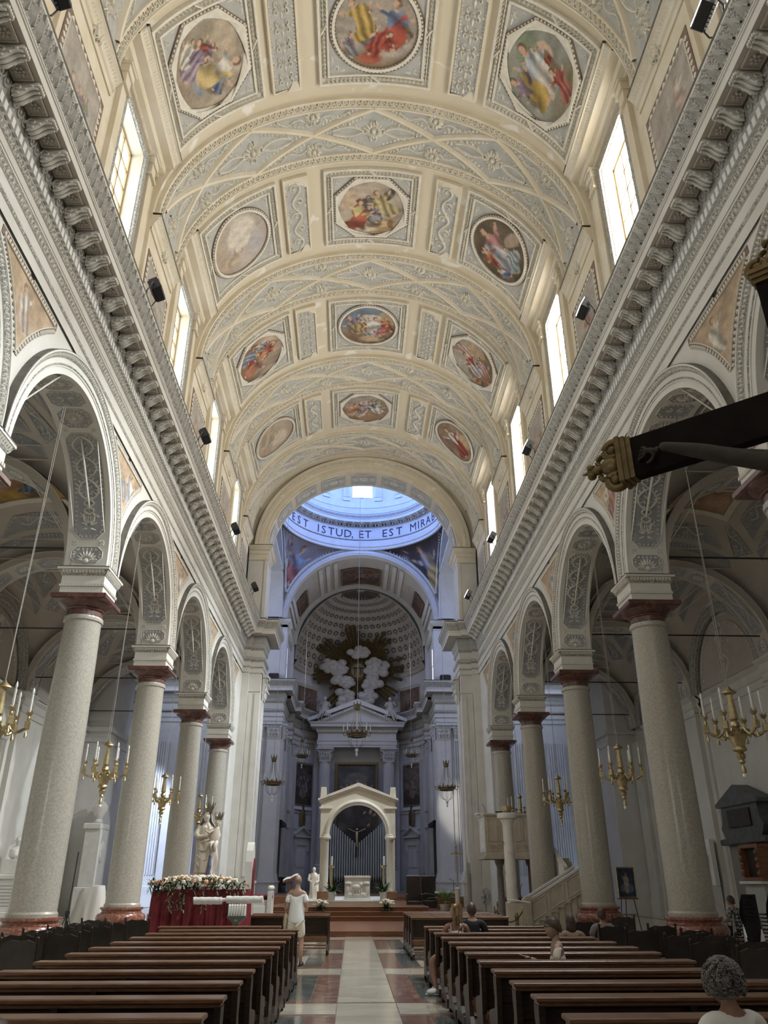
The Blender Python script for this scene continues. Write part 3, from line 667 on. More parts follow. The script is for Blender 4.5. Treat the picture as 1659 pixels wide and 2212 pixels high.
for k, y in enumerate(COLY):
    if y < 4 or y > 47: continue
    for sd in (-1, 1):
        j = k-3
        side = 'left' if sd < 0 else 'right'
        lab = ('granite column on red base, %s of the %s-hand arcade' % (ords[j], side)) if 0 <= j < 4 else 'granite column of the %s-hand arcade nearest the entrance, mostly out of the picture' % side
        if y < 8: lab = 'granite column of the %s-hand arcade close to the entrance door' % side
        t = column(y, sd, lab)
        if CPARTS is None:
            CPARTS = [C_SH.build('shaft', M_GRANITE, t, smooth=35), C_PL.build('plinth', M_RED, t), C_BS.build('base', M_RED, t, smooth=40), C_CP.build('capital', M_DKRED, t, smooth=35)]
            for nm, mb_, mm in IMP: CPARTS.append(mb_.build(nm, mm, t))
            IMPL.parent = t; CPARTS.append(IMPL)
        else:
            for p in CPARTS: cp(p, t)
ARC_Y = [y for y in BAYC if 0 < y < 43]
WLL = {}
for sd, nm in ((-1, 'left'), (1, 'right')):
    b = MB(); z0 = 9.76
    for yc in BAYC:
        T = np.linspace(0, PI, 41)
        for X, r0 in ((7.6, 4.0), (8.76, 3.45)):
            rows = []
            for t in T:
                c, s_ = -cos(t), sin(t); k = min(BAY/2/abs(c) if abs(c) > 1e-6 else 1e9, 3.96/s_ if s_ > 1e-6 else 1e9); k = max(k, r0)
                rows.append([(sd*X, yc+c*r0, z0+s_*r0), (sd*X, yc+c*k, z0+s_*k)])
            b.grid(rows)
        b.grid([[(sd*8.76,yc-BAY/2,13.7),(sd*8.76,yc-BAY/2,16.9)],[(sd*8.76,yc+BAY/2,13.7),(sd*8.76,yc+BAY/2,16.9)]])
    WLL[sd] = struct('wall_'+nm, b, M_WALL)
def arch_parts():
    out = []; T = np.linspace(0, PI, 61); par = WLL[1]
    def arc(prof, n, m, sm=30):
        b = MB(); b.sweep([((0,0,9.76), (0,-cos(t),sin(t)), (1,0,0)) for t in T], prof); out.append(b.build(n, m, par, smooth=sm))
    arc([(3.45,8.76),(3.45,7.56),(3.62,7.56),(3.62,7.54),(3.66,7.53)], 'archivolt_fascia', M_WALL)
    arc([(3.66,7.53),(3.67,7.51),(3.69,7.505),(3.71,7.52)], 'archivolt_bead', M_ORN)
    arc([(3.71,7.52),(3.84,7.52),(3.84,7.50)], 'archivolt_band', M_WALL)
    arc([(3.84,7.50),(3.86,7.48),(3.93,7.45),(3.96,7.43)], 'archivolt_leaf_moulding', M_ORN)
    arc([(3.96,7.43),(3.97,7.41),(4.01,7.41)], 'archivolt_fillet', M_WALL)
    arc([(4.01,7.41),(4.03,7.42),(4.035,7.6)], 'archivolt_ledge', M_LEDGE)
    o = Orn(); n = 120
    for i in range(n):
        a = PI*(i+.5)/n; o.leaf(a*3.9, -.045, PI/2, .1, .085, .03)
    out.append(o.build('archivolt_leaves', M_LIGHT, lambda P: np.stack([7.47-P[:,2]-.4*P[:,1], -(3.9+P[:,1])*np.cos(P[:,0]/3.9), 9.76+(3.9+P[:,1])*np.sin(P[:,0]/3.9)], 1), par))
    # soffit: arc length from the far springing, x across
    SR = 3.45; S = lambda P: np.stack([8.16+P[:,0], (SR-P[:,2])*np.cos(P[:,1]/SR), 9.76+(SR-P[:,2])*np.sin(P[:,1]/SR)], 1)
    L = PI*SR; g = MB(); o = Orn()
    def field(poly, m=None):
        V, F = disc(dens(poly, .3), 3); c = A(poly).mean(0); g.add(S(np.concatenate([V, np.full((len(V),1), .012)], 1)), F)
    def oct_field(y0, y1, w, cut, closed0=True):
        c = (y0+y1)/2; poly = [(w,y0+cut),(w,y1-cut),(w-cut,y1),(-w+cut,y1),(-w,y1-cut),(-w,y0+cut),(-w+cut,y0),(w-cut,y0)]
        V, F = disc([(x, y-c) for x, y in dens(poly, .25)], 3); V = V+A((0, c)); g.add(S(np.concatenate([V, np.full((len(V),1), .012)], 1)), F)
        o.border(poly[::-1], True, .13, .13, .03, -1); return poly
    for m in (0, 1):
        f = (lambda y: y) if m == 0 else (lambda y: L-y)
        y0, y1 = sorted((f(.16), f(.62))); oct_field(y0, y1, .44, .0 if False else .14)
        o.rosette(0, f(.2), .34, 9, .05, 0 if m == 0 else PI, PI if m == 0 else 2*PI)
        y0, y1 = sorted((f(.86), f(4.05))); oct_field(y0, y1, .44, .2)
        o2 = Orn(); o2.candelabra(0, 0, 3.0, .82, .05, 3)
        k = o.n
        for P, Fc in zip(o2.P, o2.F):
            Q = P.copy(); Q[:,1] = f(1.0+Q[:,1]); o.P.append(Q); o.n += len(Q); o.F.append([tuple(i-0+k for i in fc) for fc in Fc])
        y0, y1 = sorted((f(4.25), f(4.95))); oct_field(y0, y1, .44, .2); o.rosette(0, f(4.6), .3, 16, .06)
        for sg in (-1, 1):
            for yq in (.74, 4.15): o.rosette(sg*.38, f(yq), .1, 4, .02)
    oct_field(5.08, L-5.08, .44, .14)
    for sg in (-1, 1): o.spiral(sg*.18, L/2, .14, PI/2, sg*5, .05, .03); o.leaf(0, L/2, PI/2*(1-sg), .3, .12, .03)
    out.append(g.build('soffit_panel', M_DGREY, par)); out.append(o.build('soffit_relief', M_RELG, S, par))
    return out
AP = arch_parts(); first = True
for yc in ARC_Y:
    for sd in (1, -1): place(AP, yc, sd, WLL[sd], first); first = False
# spandrel paintings, apex down over each column
splab = {(21,-1):'spandrel fresco of a veiled figure in white and blue', (29,-1):'spandrel fresco of figures in white over ochre', (21,1):'spandrel fresco of a red-robed figure with an open book', (29,1):'spandrel fresco of a pale blue figure'}
o = Orn()
zz = np.linspace(11.62, 13.42, 16); ww = BAY/2-np.sqrt(np.clip(4.5**2-(zz-9.76)**2, 0, None))
poly = [(-w, z) for w, z in zip(ww, zz)]+[(w, z) for w, z in zip(ww[::-1], zz[::-1])]
o.border(poly, True, .11, .15, .03, 1)
g = MB(); g.grid([[(7.59, -(BAY/2-math.sqrt(4.25**2-(z-9.76)**2)) if 4.25**2 > (z-9.76)**2 else -BAY/2, z), (7.59, -w, z)] for w, z in zip(ww, zz)])
SPB = [o.build('spandrel_border', M_LIGHT, lambda P: np.stack([7.585-P[:,2], P[:,0], P[:,1]], 1), WLL[1])]
b = MB()
for sg in (-1, 1): b.grid([[(7.592, sg*(w+.16 if z < 13.4 else w), z), (7.592, sg*max(w-.02, 0), z)] for w, z in zip(ww, zz)])
b.box(7.585, 7.6, -ww[-1]-.1, ww[-1]+.1, 13.40, 13.60); SPB.append(b.build('spandrel_band', M_BROWN, WLL[1])); first = True
for y in [y for y in COLY if 4 < y < 47]:
    for sd in (1, -1):
        place(SPB, y, sd, WLL[sd], first); first = False
        n = 34; V = []; uv = []
        for z in np.linspace(11.62, 13.42, n):
            w = max(BAY/2-math.sqrt(max(4.5**2-(z-9.76)**2, 0)), 0.005)
            for u in np.linspace(-1, 1, 2*n): V.append((sd*7.588, y-sd*u*w, z)); uv.append((u*w, (z-12.6)/1.0))
        uv = A(uv); F = [(i*2*n+j, i*2*n+j+1, (i+1)*2*n+j+1, (i+1)*2*n+j) for i in range(n-1) for j in range(2*n-1)]
        k = int(y); bg = (.60,.44,.29)
        fg = {(21,-1):[(.45,.15,1.0,.1,(.62,.62,.62),(.38,.44,.56),1.),(.95,-.1,.6,.5,PNK,WHI,1.)],(29,-1):[(.3,.2,.9,.2,WHI,(.62,.60,.56),1.),(.5,.4,.6,-.2,PUR,WHI,1.)],(21,1):[(.0,.15,1.1,-.3,(.56,.47,.4),(.46,.18,.14),-1.),(.5,.35,.6,.3,WHI,(.56,.5,.42),1.)],(29,1):[(.3,.1,1.1,.1,(.45,.48,.52),(.40,.44,.5),1.)]}.get((k,sd), [(R.uniform(-.4,.4),.15,1.0,R.uniform(-.3,.3),R.choice([WHI,PNK,BLU]),R.choice([WHI,PNK,(.5,.4,.35)]),1.)])
        ex = [(-.35,.3,.3,.2,0,(.66,.60,.5))] if (k,sd) == (21,1) else []
        painted('fresco', V, F, scene_colours(uv[:,0], uv[:,1], k+sd, bg, (.56,.42,.28), fg, ex, -.9, .12), M_PAINT, WLL[sd], splab.get((k,sd)))
# ---------------------------------------------------------------- entablature above the arcade, carried round the crossing piers
PROF = [('architrave', [(.04,13.68),(.04,13.97),(.06,13.98)], 'w'), ('architrave_bead', [(.06,13.98),(.075,14.03),(.065,14.08)], 'o'), ('architrave_fascia', [(.065,14.08),(.065,14.36),(.085,14.37)], 'w'),
        ('architrave_palmettes', [(.085,14.37),(.10,14.42),(.155,14.53)], 'o'), ('architrave_fillet', [(.155,14.53),(.17,14.54),(.17,14.59)], 'w'), ('architrave_ledge', [(.17,14.59),(.172,14.62),(.0,14.63)], 'd'),
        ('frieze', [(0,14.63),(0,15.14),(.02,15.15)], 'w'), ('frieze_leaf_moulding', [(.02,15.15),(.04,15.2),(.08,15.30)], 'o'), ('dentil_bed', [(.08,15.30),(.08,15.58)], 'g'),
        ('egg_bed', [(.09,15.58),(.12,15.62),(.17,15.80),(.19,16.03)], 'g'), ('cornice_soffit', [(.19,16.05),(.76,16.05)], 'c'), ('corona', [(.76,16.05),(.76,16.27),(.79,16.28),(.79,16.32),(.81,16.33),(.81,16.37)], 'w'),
        ('crown_moulding', [(.81,16.37),(.83,16.48),(.90,16.62),(.97,16.74),(.99,16.83)], 'o'), ('crown_fillet', [(.99,16.83),(1.0,16.84),(1.0,16.90)], 'w'), ('cornice_ledge', [(1.0,16.90),(1.01,16.98),(.6,17.02),(-.2,17.02)], 'd')]
PM = {'w': M_WALL, 'o': M_ORN, 'd': M_LEDGE, 'g': M_GREY, 'c': M_CREAMD}
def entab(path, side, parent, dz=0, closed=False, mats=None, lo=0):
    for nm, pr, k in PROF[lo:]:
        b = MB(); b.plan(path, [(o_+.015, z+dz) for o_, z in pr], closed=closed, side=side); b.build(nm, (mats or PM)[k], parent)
TR = {}
for sd, n in ((1, 2), (-1, 1)):
    b = MB(); b.box(*sorted((sd*7.64, sd*8.5)), -9, 48.95, 13.74, 16.88); TR[sd] = struct('trim_%d' % n, b, M_WALL, label='deep carved entablature along the %s side of the nave' % ('right' if sd > 0 else 'left'))
    P = [(7.6,-9),(7.6,48.9),(7.2,48.9),(7.2,49.15),(6.4,49.15),(6.4,51.4),(15.5,51.4)]
    entab([(sd*x, y) for x, y in P], -sd, TR[sd])
def bay_ornament():
    out = []; par = TR[1]; h2 = BAY/2; SX = lambda f: (lambda P: np.stack([7.6-f(P[:,1])-P[:,2], P[:,0], P[:,1]], 1))
    o = Orn(); n = 26                                   # acanthus of the crown moulding
    for i in range(n):
        y = -h2+BAY*(i+.5)/n
        o.leaf(y-.10, 16.39, PI/2-.45, .48, .24, .09); o.leaf(y+.07, 16.41, PI/2-.1, .36, .13, .06); o.stroke([(y-.14,16.42),(y-.02,16.62),(y+.16,16.8)], .06, .07)
    out.append(o.build('crown_leaf_relief', M_RELD, SX(lambda z: np.interp(z, [16.37,16.48,16.62,16.74,16.83], [.81,.83,.90,.97,.99])), par))
    o = Orn(); n = 36
    for i in range(n):                                  # eggs and darts
        y = -h2+BAY*(i+.5)/n
        T = np.linspace(-.3, PI+.3, 11); o.stroke(np.stack([y+.105*np.cos(T), 15.82-.2*np.sin(T)+.09], 1), .045, .05)
        o.dome(y, 15.84, .065, .07, 8); o.leaf(y+BAY/n/2, 16.0, -PI/2, .34, .06, .05)
    out.append(o.build('egg_and_dart_relief', M_RELD, SX(lambda z: np.interp(z, [15.58,15.62,15.8,16.03], [.09,.12,.17,.19])), par))
    o = Orn(); n = 60
    for i in range(n):
        y = -h2+BAY*(i+.5)/n; o.leaf(y, 15.29, -PI/2, .14, .1, .03)
    for i in range(56):
        y = -h2+BAY*(i+.5)/56; o.leaf(y, 14.375, PI/2, .15, .10, .03); o.stroke([(y-.06+.06*cos(t), 14.40+.1*sin(t)) for t in np.linspace(0, PI, 6)], .02, .02)
    out.append(o.build('leaf_relief', M_LIGHT, SX(lambda z: np.interp(z, [14.37,14.53,15.15,15.30], [.085,.155,.02,.08])), par))
    b = MB(); n = 42
    for i in range(n):
        y = -h2+BAY*(i+.5)/n; b.box(7.43, 7.53, y-.06, y+.06, 15.34, 15.57)
    q = b.build('dentil_row', M_WHITE, par); q['kind'] = 'stuff'; out.append(q)
    return out
BO = bay_ornament(); first = True
for yc in BAYC:
    for sd in (1, -1): place(BO, yc, sd, TR[sd], first); first = False
def modillion():                                        # scrolled bracket with an acanthus leaf, hung under the soffit, projecting along -x
    b = MB(); P = []
    for t in np.linspace(0, 1, 9):
        x = -.04-.50*t; z = 16.04; d = .27-.20*t+.05*sin(t*PI*2); P.append([(x,-.135,z),(x,-.135,z-d),(x,-.06,z-d-.03),(x,.06,z-d-.03),(x,.135,z-d),(x,.135,z)])
    b.grid(P); b.add(P[-1], [(0,1,2,3,4,5)])
    for y in (-.15, .15):
        T = np.linspace(0, 5.2, 14); b.tube([(-.15+(.11-.018*t)*cos(t), y, 15.86+(.11-.018*t)*sin(t)) for t in T], .022, 5)
    for y0 in (-.085, 0, .085):                                # acanthus leaf clasping the underside
        b.tube([(-.02-.5*q, y0*(1+.25*sin(q*3)), 15.99-(.27-.20*q+.05*sin(q*PI*2))-.012) for q in np.linspace(.05, 1, 9)], [.02,.034,.04,.036,.03,.036,.04,.036,.02], 5)
    for q in (.25, .5, .75):
        for sy in (-1, 1): b.ball((-.04-.5*q, sy*.125, 15.99-(.27-.20*q+.05*sin(q*PI*2))+.02), (.055,.035,.045), 6, 4)
    b.tube([(-.50,-.14,15.99),(-.50,.14,15.99)], .06, 8)
    for y in (-.09,-.03,.03,.09): b.ball((-.555,y,15.97), (.035,.032,.05), 6, 4)
    o = b.build('modillion', M_WALL, TR[1], smooth=40)
    return o
def coffer():
    b = MB(); b.box(-.44,-.10,-.17,.17,16.02,16.06)
    for a0, a1, b0, b1 in ((-.46,-.08,-.2,-.17),(-.46,-.08,.17,.2),(-.46,-.43,-.17,.17),(-.11,-.08,-.17,.17)): b.box(a0,a1,b0,b1,15.995,16.06)
    for i in range(6):
        a = PI/3*i; b.ball((-.27+.075*cos(a), .075*sin(a), 16.0), (.05,.04,.035), 6, 4, Matrix.Rotation(a, 3, 'Z'))
    b.ball((-.27,0,15.985), .035, 6, 4); return b.build('soffit_rosette', M_CREAMD, TR[1], smooth=40)
MO, CO = modillion(), coffer(); first = True; PITCH = BAY/10.5
for sd in (1, -1):
    k = 0; y = 4.3
    while y < 48.2:
        for src, yy in ((MO, y), (CO, y+PITCH/2)):
            q = src if first else cp(src, TR[sd]); q.location = (sd*7.41, yy, 0); q.rotation_euler = (0,0,0 if sd > 0 else PI)
        first = False; y += PITCH
# ---------------------------------------------------------------- floor
b = MB(); b.box(-17, 17, -9, 80, -.3, -.012); FL = struct('floor', b, mat('floor_joint', (.12,.11,.09), .8), label='polished marble floor of pale, red and green slabs')
def slab(x0, x1, y0, y1, m, nm='tile'):
    q = MB(); q.bbox(x0+.004, x1-.004, y0+.004, y1-.004, -.02, 0, .003); return q.build(nm, m, FL)
yb = [2.7, 7.75, 12.88, 18.05, 23.1, 28.2]            # pale cross bands, about a metre deep
for i in range(6): slab(-.585, .32, yb[i]-4.0, yb[i]+1.04, M_FLOOR, 'marble_slab')
slab(-.585, .32, 29.24, 36, M_FLOOR, 'marble_slab')
for sg, x0 in ((-1, -.585), (1, .32)):
    for i, y in enumerate(yb):
        x1 = x0+sg*1.02; a, c = sorted((x0, x0+sg*.43)); slab(a, c, y+1.04, y+5.0, M_FRED)
        y0 = y+1.04
        a, c = sorted((x0+sg*.43, x0+sg*.84)); slab(a, c, y0+.38, y+4.85, M_FGRN)
        a2, c2 = sorted((x0+sg*.43, x0+sg*1.0)); slab(a2, c2, y0, y0+.38, M_FRED); slab(a2, c2, y+4.85, y+5.0, M_FRED)
        a3, c3 = sorted((x0+sg*.84, x0+sg*1.0)); slab(a3, c3, y0+.38, y+4.85, M_FLOOR)
        e = sorted((x0, x0+sg*1.0)); slab(e[0], e[1], y, y+1.04, M_FLOOR, 'marble_slab')
        for k in range(6):
            a4, c4 = sorted((x0+sg*(1.0+k*1.05), x0+sg*(2.05+k*1.05))); slab(a4, c4, y, y+5.0, M_FLOOR, 'marble_slab')
for sg in (-1, 1):
    for y in range(-9, 65, 6):
        for x in (7.0, 9.6, 12.2, 14.6): a, c = sorted((sg*x, sg*(x+2.6))); slab(a, c, y, y+6, M_FLOOR, 'marble_slab')
slab(-7, 7, -9, -1.3, M_FLOOR, 'marble_slab')
# ---------------------------------------------------------------- presbytery platform with wooden steps
t = bpy.data.objects.new('floor_sanctuary', None); COL.objects.link(t); t['kind'] = 'structure'; t['label'] = 'stepped brown wooden platform rising to a white marble top step at the altar'
def step(nm, x0, x1, y0, y1, z0, z1, m):
    q = MB(); q.bbox(x0, x1, y0, y1, z0, z1-.03, .004); q.bbox(x0-.02, x1+.02, y0-.03, y1, z1-.03, z1, .008); return q.build(nm, m, t)
step('step', -6.2, 6.2, 29.5, 50, 0, .17, M_STEP); step('step', -6.2, 6.2, 36.4, 50, .17, .34, M_STEP)
step('step', -4.6, 4.3, 36.9, 50, .34, .51, M_STEP); step('step', -3.8, 2.95, 37.4, 50, .51, .68, M_STEP)
step('marble_step', -2.85, 1.55, 38.8, 50, .68, .88, M_MARB)
b = MB(); b.box(-6.2, 6.2, 50, 72, 0, .86); b.build('choir_floor', M_STEP, t)

# ---------------------------------------------------------------- aisles
M_FR2 = M_PAINT; WAS = {}
for sd, nm in ((-1, 'left'), (1, 'right')):
    b = MB()
    b.grid([[(sd*16.35,-9,0),(sd*16.35,-9,16.5)],[(sd*16.35,50.2,0),(sd*16.35,50.2,16.5)]])
    WAS[sd] = struct('wall_aisle_'+nm, b, M_WALL)
def aisle_parts():
    par = WAS[1]; out = []; h2 = BAY/2
    def add(n, q, m, sm=None): out.append(q.build(n, m, par, smooth=sm))
    b = MB()
    for y, w, d in ((-h2, .95, .12), (-h2, .62, .34)):            # wall pilaster on the column line
        b.box(16.35-d, 16.36, y-w, y+w, .9, 9.0); b.box(16.35-d-.06, 16.36, y-w-.06, y+w+.06, 0, .75); b.box(16.35-d-.03, 16.36, y-w-.03, y+w+.03, .75, .9)
    add('wall_pilaster', b, M_WALL)
    path = [(16.35,-h2-.95-h2*0),(16.35,-h2-.96),(16.23,-h2-.95),(16.23,-h2-.62),(16.01,-h2-.62),(16.01,-h2+.62),(16.23,-h2+.62),(16.23,-h2+.95),(16.35,-h2+.95),(16.35,h2-.95)]
    path = [(x-.018, y) for x, y in path[2:]]
    b = MB(); b.plan(path, [(-.02,8.86),(.05,8.87),(.05,8.95),(0,8.96),(0,9.2),(.04,9.22),(.10,9.32),(.11,9.40),(.04,9.42),(.04,9.56),(.10,9.62),(.20,9.70),(.21,9.76),(-.05,9.77)], side=-1); add('aisle_cornice', b, M_WALL, 30)
    T = np.linspace(0, PI, 33)
    b = MB(); b.sweep([((0,0,9.76),(0,-cos(t_),sin(t_)),(1,0,0)) for t_ in T], [(3.05,16.3),(3.05,16.12),(3.2,16.1),(3.22,16.06),(3.42,16.06),(3.44,16.02),(3.5,16.02),(3.52,16.35)]); add('lunette_archivolt', b, M_ORN, 30)
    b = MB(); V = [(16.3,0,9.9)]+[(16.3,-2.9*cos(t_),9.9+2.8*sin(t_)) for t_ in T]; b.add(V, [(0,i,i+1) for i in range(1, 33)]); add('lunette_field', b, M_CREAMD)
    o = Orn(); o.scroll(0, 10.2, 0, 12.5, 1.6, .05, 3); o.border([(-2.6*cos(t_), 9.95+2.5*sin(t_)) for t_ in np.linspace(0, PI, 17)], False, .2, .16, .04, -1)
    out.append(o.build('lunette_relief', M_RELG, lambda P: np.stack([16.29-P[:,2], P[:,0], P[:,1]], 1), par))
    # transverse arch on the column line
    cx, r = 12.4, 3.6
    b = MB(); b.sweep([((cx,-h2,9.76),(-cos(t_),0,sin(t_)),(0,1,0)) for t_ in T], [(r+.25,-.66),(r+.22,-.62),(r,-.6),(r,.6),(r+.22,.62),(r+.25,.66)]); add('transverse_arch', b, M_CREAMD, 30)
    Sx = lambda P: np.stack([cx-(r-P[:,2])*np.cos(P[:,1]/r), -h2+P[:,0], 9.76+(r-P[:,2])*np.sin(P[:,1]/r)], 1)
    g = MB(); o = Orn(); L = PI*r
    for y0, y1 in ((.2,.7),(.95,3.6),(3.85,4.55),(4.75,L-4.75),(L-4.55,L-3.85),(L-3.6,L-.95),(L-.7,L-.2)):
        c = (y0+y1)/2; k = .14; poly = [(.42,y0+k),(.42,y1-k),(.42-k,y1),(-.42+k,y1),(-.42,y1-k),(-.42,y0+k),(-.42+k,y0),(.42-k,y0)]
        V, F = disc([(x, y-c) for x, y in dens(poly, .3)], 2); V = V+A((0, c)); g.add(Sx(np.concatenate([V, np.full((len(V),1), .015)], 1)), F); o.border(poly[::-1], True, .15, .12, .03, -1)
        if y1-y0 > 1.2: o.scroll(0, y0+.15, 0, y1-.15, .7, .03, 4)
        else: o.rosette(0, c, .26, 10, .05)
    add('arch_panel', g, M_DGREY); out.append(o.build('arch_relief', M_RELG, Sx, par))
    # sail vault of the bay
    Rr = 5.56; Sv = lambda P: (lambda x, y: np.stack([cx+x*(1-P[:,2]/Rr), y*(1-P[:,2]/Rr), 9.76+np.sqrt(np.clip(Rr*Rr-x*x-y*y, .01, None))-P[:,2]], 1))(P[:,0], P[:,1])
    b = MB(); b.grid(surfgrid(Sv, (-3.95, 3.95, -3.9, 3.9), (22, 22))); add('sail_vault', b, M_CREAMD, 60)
    b = MB(); o = Orn()
    for q in range(4):
        c, s_ = (1,0,-1,0)[q], (0,1,0,-1)[q]; rot = lambda p: (p[0]*c-p[1]*s_, p[0]*s_+p[1]*c)
        for poly in ([(-1.5,2.3),(1.5,2.3),(2.1,3.0),(-2.1,3.0)], [(1.95,2.1),(2.1,1.95),(3.1,2.6),(2.6,3.1)], [(-2.4,3.2),(2.4,3.2),(2.6,3.45),(-2.6,3.45)]):
            pl = [rot(p) for p in poly]; m_ = A(pl).mean(0); V, F = disc([(x-m_[0], y-m_[1]) for x, y in dens(pl, .3)], 3); b.add(Sv(np.concatenate([V+m_, np.full((len(V),1), .015)], 1)), F)
            o.border(pl, True, .16, .12, .03, 1)
        p0, p1 = rot((-1.3,2.65)), rot((1.3,2.65)); o.scroll(*p0, *p1, .6, .03, 5); p0, p1 = rot((2.05,2.05)), rot((2.8,2.8)); o.scroll(*p0, *p1, .6, .03, 2)
    add('vault_panel', b, M_DGREY, 60); out.append(o.build('vault_relief', M_RELG, Sv, par))
    r_ = ringmesh(Sv, dens([(1.95,1.75),(1.95,-1.75),(-1.95,-1.75),(-1.95,1.75)], .2), dens([(1.7,1.5),(1.7,-1.5),(-1.7,-1.5),(-1.7,1.5)], .2)[:0] or [(x*.88, y*.87) for x, y in dens([(1.95,1.75),(1.95,-1.75),(-1.95,-1.75),(-1.95,1.75)], .2)], 0, .1); add('vault_frame', r_, M_LIGHT)
    V, F = disc(dens([(1.72,1.52),(1.72,-1.52),(-1.72,-1.52),(-1.72,1.52)], .12), 24)
    C = scene_colours(V[:,0]/1.6, V[:,1]/1.6, 77, (.60,.40,.27), (.52,.30,.14), [(.3,.1,.9,1.2,RED,ORA,1.),(-.5,-.1,.8,.6,PNK,WHI,1.)], [(0,-.8,1.2,.2,0,(.50,.33,.10))], -.5)
    out.append(painted('vault_fresco', Sv(np.concatenate([V, np.full((len(V),1), .03)], 1)), F, C, M_PAINT, par))
    b = MB(); b.tube([(8.7,-h2,10.6),(16.1,-h2,10.6)], .03, 6); add('tie_rod', b, M_IRON)
    return out
ASP = aisle_parts(); first = True
for yc in BAYC[1:]+[BAYC[-1]+BAY]:
    for sd in (1, -1):
        y = yc
        for p in ASP:
            if yc > 47 and p.name.split('.')[0] not in ('wall_pilaster','transverse_arch','arch_panel','arch_relief','tie_rod'): continue
            q = p if first else cp(p, WAS[sd])
            if not first and sd > 0 or first: q.location = (0, y, 0)
            if sd < 0: q.location = (0, y-BAY if p.name.split('.')[0] in ('wall_pilaster','transverse_arch','arch_panel','arch_relief','tie_rod') else y, 0); q.rotation_euler = (0, 0, PI)
        first = False
# ---------------------------------------------------------------- crossing piers and triumphal arch
def ell_arc(b, y, prof, zc, n=61, cx=0):       # profile of (a, bz, dy): half width, rise and depth
    b.grid([[(cx-a*cos(t_), y+d, zc+bz*sin(t_)) for a, bz, d in prof] for t_ in np.linspace(0, PI, n)]); return b
b = MB()
for sd in (-1, 1):
    for x0, x1, y0 in ((6.4,7.6,49.15),(7.15,8.9,48.9)): b.box(*sorted((sd*x0, sd*x1)), y0, 51.4, 0, 13.75)
    b.box(*sorted((sd*7.6, sd*8.76)), 46.4, 49.2, 0, 13.75); b.box(*sorted((sd*6.35, sd*9)), 49.0, 51.45, 0, .55)
    for x0, x1 in ((6.52,6.72),(7.0,7.12)): b.box(*sorted((sd*x0, sd*x1)), 49.1, 49.2, 1.9, 12.4)
    b.box(*sorted((sd*6.36, sd*7.64)), 49.1, 51.42, 12.5, 12.58)
    b.box(*sorted((sd*6.45, sd*7.7)), 48.55, 50.7, 16.9, 22.2); b.box(*sorted((sd*6.42, sd*6.62)), 48.5, 50.7, 16.9, 21.3)
PIER = struct('wall_crossing', b, M_WALL)
b = MB()
for sd in (-1, 1):
    P = [(7.7,48.5),(6.42,48.5),(6.42,50.7),(7.7,50.7)]
    b.plan([(sd*x, y) for x, y in P], [(0,21.2),(.04,21.22),(.04,21.3),(.0,21.32),(0,21.62),(.05,21.64),(.09,21.74),(.09,21.84),(.22,21.94),(.26,22.06),(.30,22.10),(.30,22.2),(-.1,22.2)], side=-sd)
b.build('arch_impost', M_CREAM, PIER, smooth=30)
b = MB()
for sd in (-1, 1):
    P = [(7.7,48.5),(6.42,48.5),(6.42,50.7),(7.7,50.7)]; b.plan([(sd*x, y) for x, y in P], [(.305,22.2),(.31,22.25),(-.1,22.26)], side=-sd)
ell_arc(b, 48.2, [(7.36,6.97,0),(7.40,7.0,.02),(7.40,7.0,.3)], 22.2); b.build('arch_ledge', M_LEDGE, PIER)
b = MB(); ell_arc(b, 48.2, [(6.45,5.8,2.3),(6.45,5.8,.14),(6.62,5.95,.14),(6.64,5.97,.10),(6.86,6.3,.10),(6.88,6.34,.07)], 22.2); ell_arc(b, 48.2, [(7.18,6.78,.02),(7.22,6.82,.0),(7.36,6.97,0)], 22.2); ell_arc(b, 48.2, [(6.45,5.8,2.3),(6.5,5.85,2.3),(9,9,2.3)], 22.2); ell_arc(b, 48.4, [(7.25,6.85,0),(9.5,9.5,0)], 22.2)
b.build('triumphal_arch', M_CREAM, PIER, smooth=25)
b = MB(); ell_arc(b, 48.2, [(6.88,6.34,.07),(7.0,6.5,.05),(7.18,6.78,.02)], 22.2); b.build('arch_moulding', M_CREAMW, PIER, smooth=25)
ARC_L = PI*6.1; Sa = lambda P: np.stack([-(6.44-P[:,2])*np.cos(P[:,1]/6.1), 49.4+P[:,0], 22.2+(5.79-P[:,2])*np.sin(P[:,1]/6.1)], 1)
g = MB(); o = Orn()
for i in range(9):
    y0, y1 = ARC_L*i/9+.2, ARC_L*(i+1)/9-.2; g.grid(surfgrid(Sa, (-.75,.75,y0,y1), (1,6), .02)); o.border([(-.75,y0),(-.75,y1),(.75,y1),(.75,y0)], True, .2, .14, .03, -1); c = (y0+y1)/2; o.rosette(0, c, .36, 10, .06); o.scroll(0, y0+.1, 0, c-.4, .9, .04, 2); o.scroll(0, c+.4, 0, y1-.1, .9, .04, 2)
g.build('soffit_panel', M_GREY, PIER); o.build('soffit_relief', M_LIGHT, Sa, PIER)
o = Orn()
for i in range(150): o.leaf((i+.5)/150*PI*7, 0, PI/2, 1, .12, .04)
o.build('arch_leaves', M_LIGHT, lambda P: np.stack([-(7.0+.16*P[:,1])*np.cos(P[:,0]/7/1), 48.24-.03*P[:,1]-P[:,2], 22.2+(6.52+.24*P[:,1])*np.sin(P[:,0]/7)], 1), PIER)
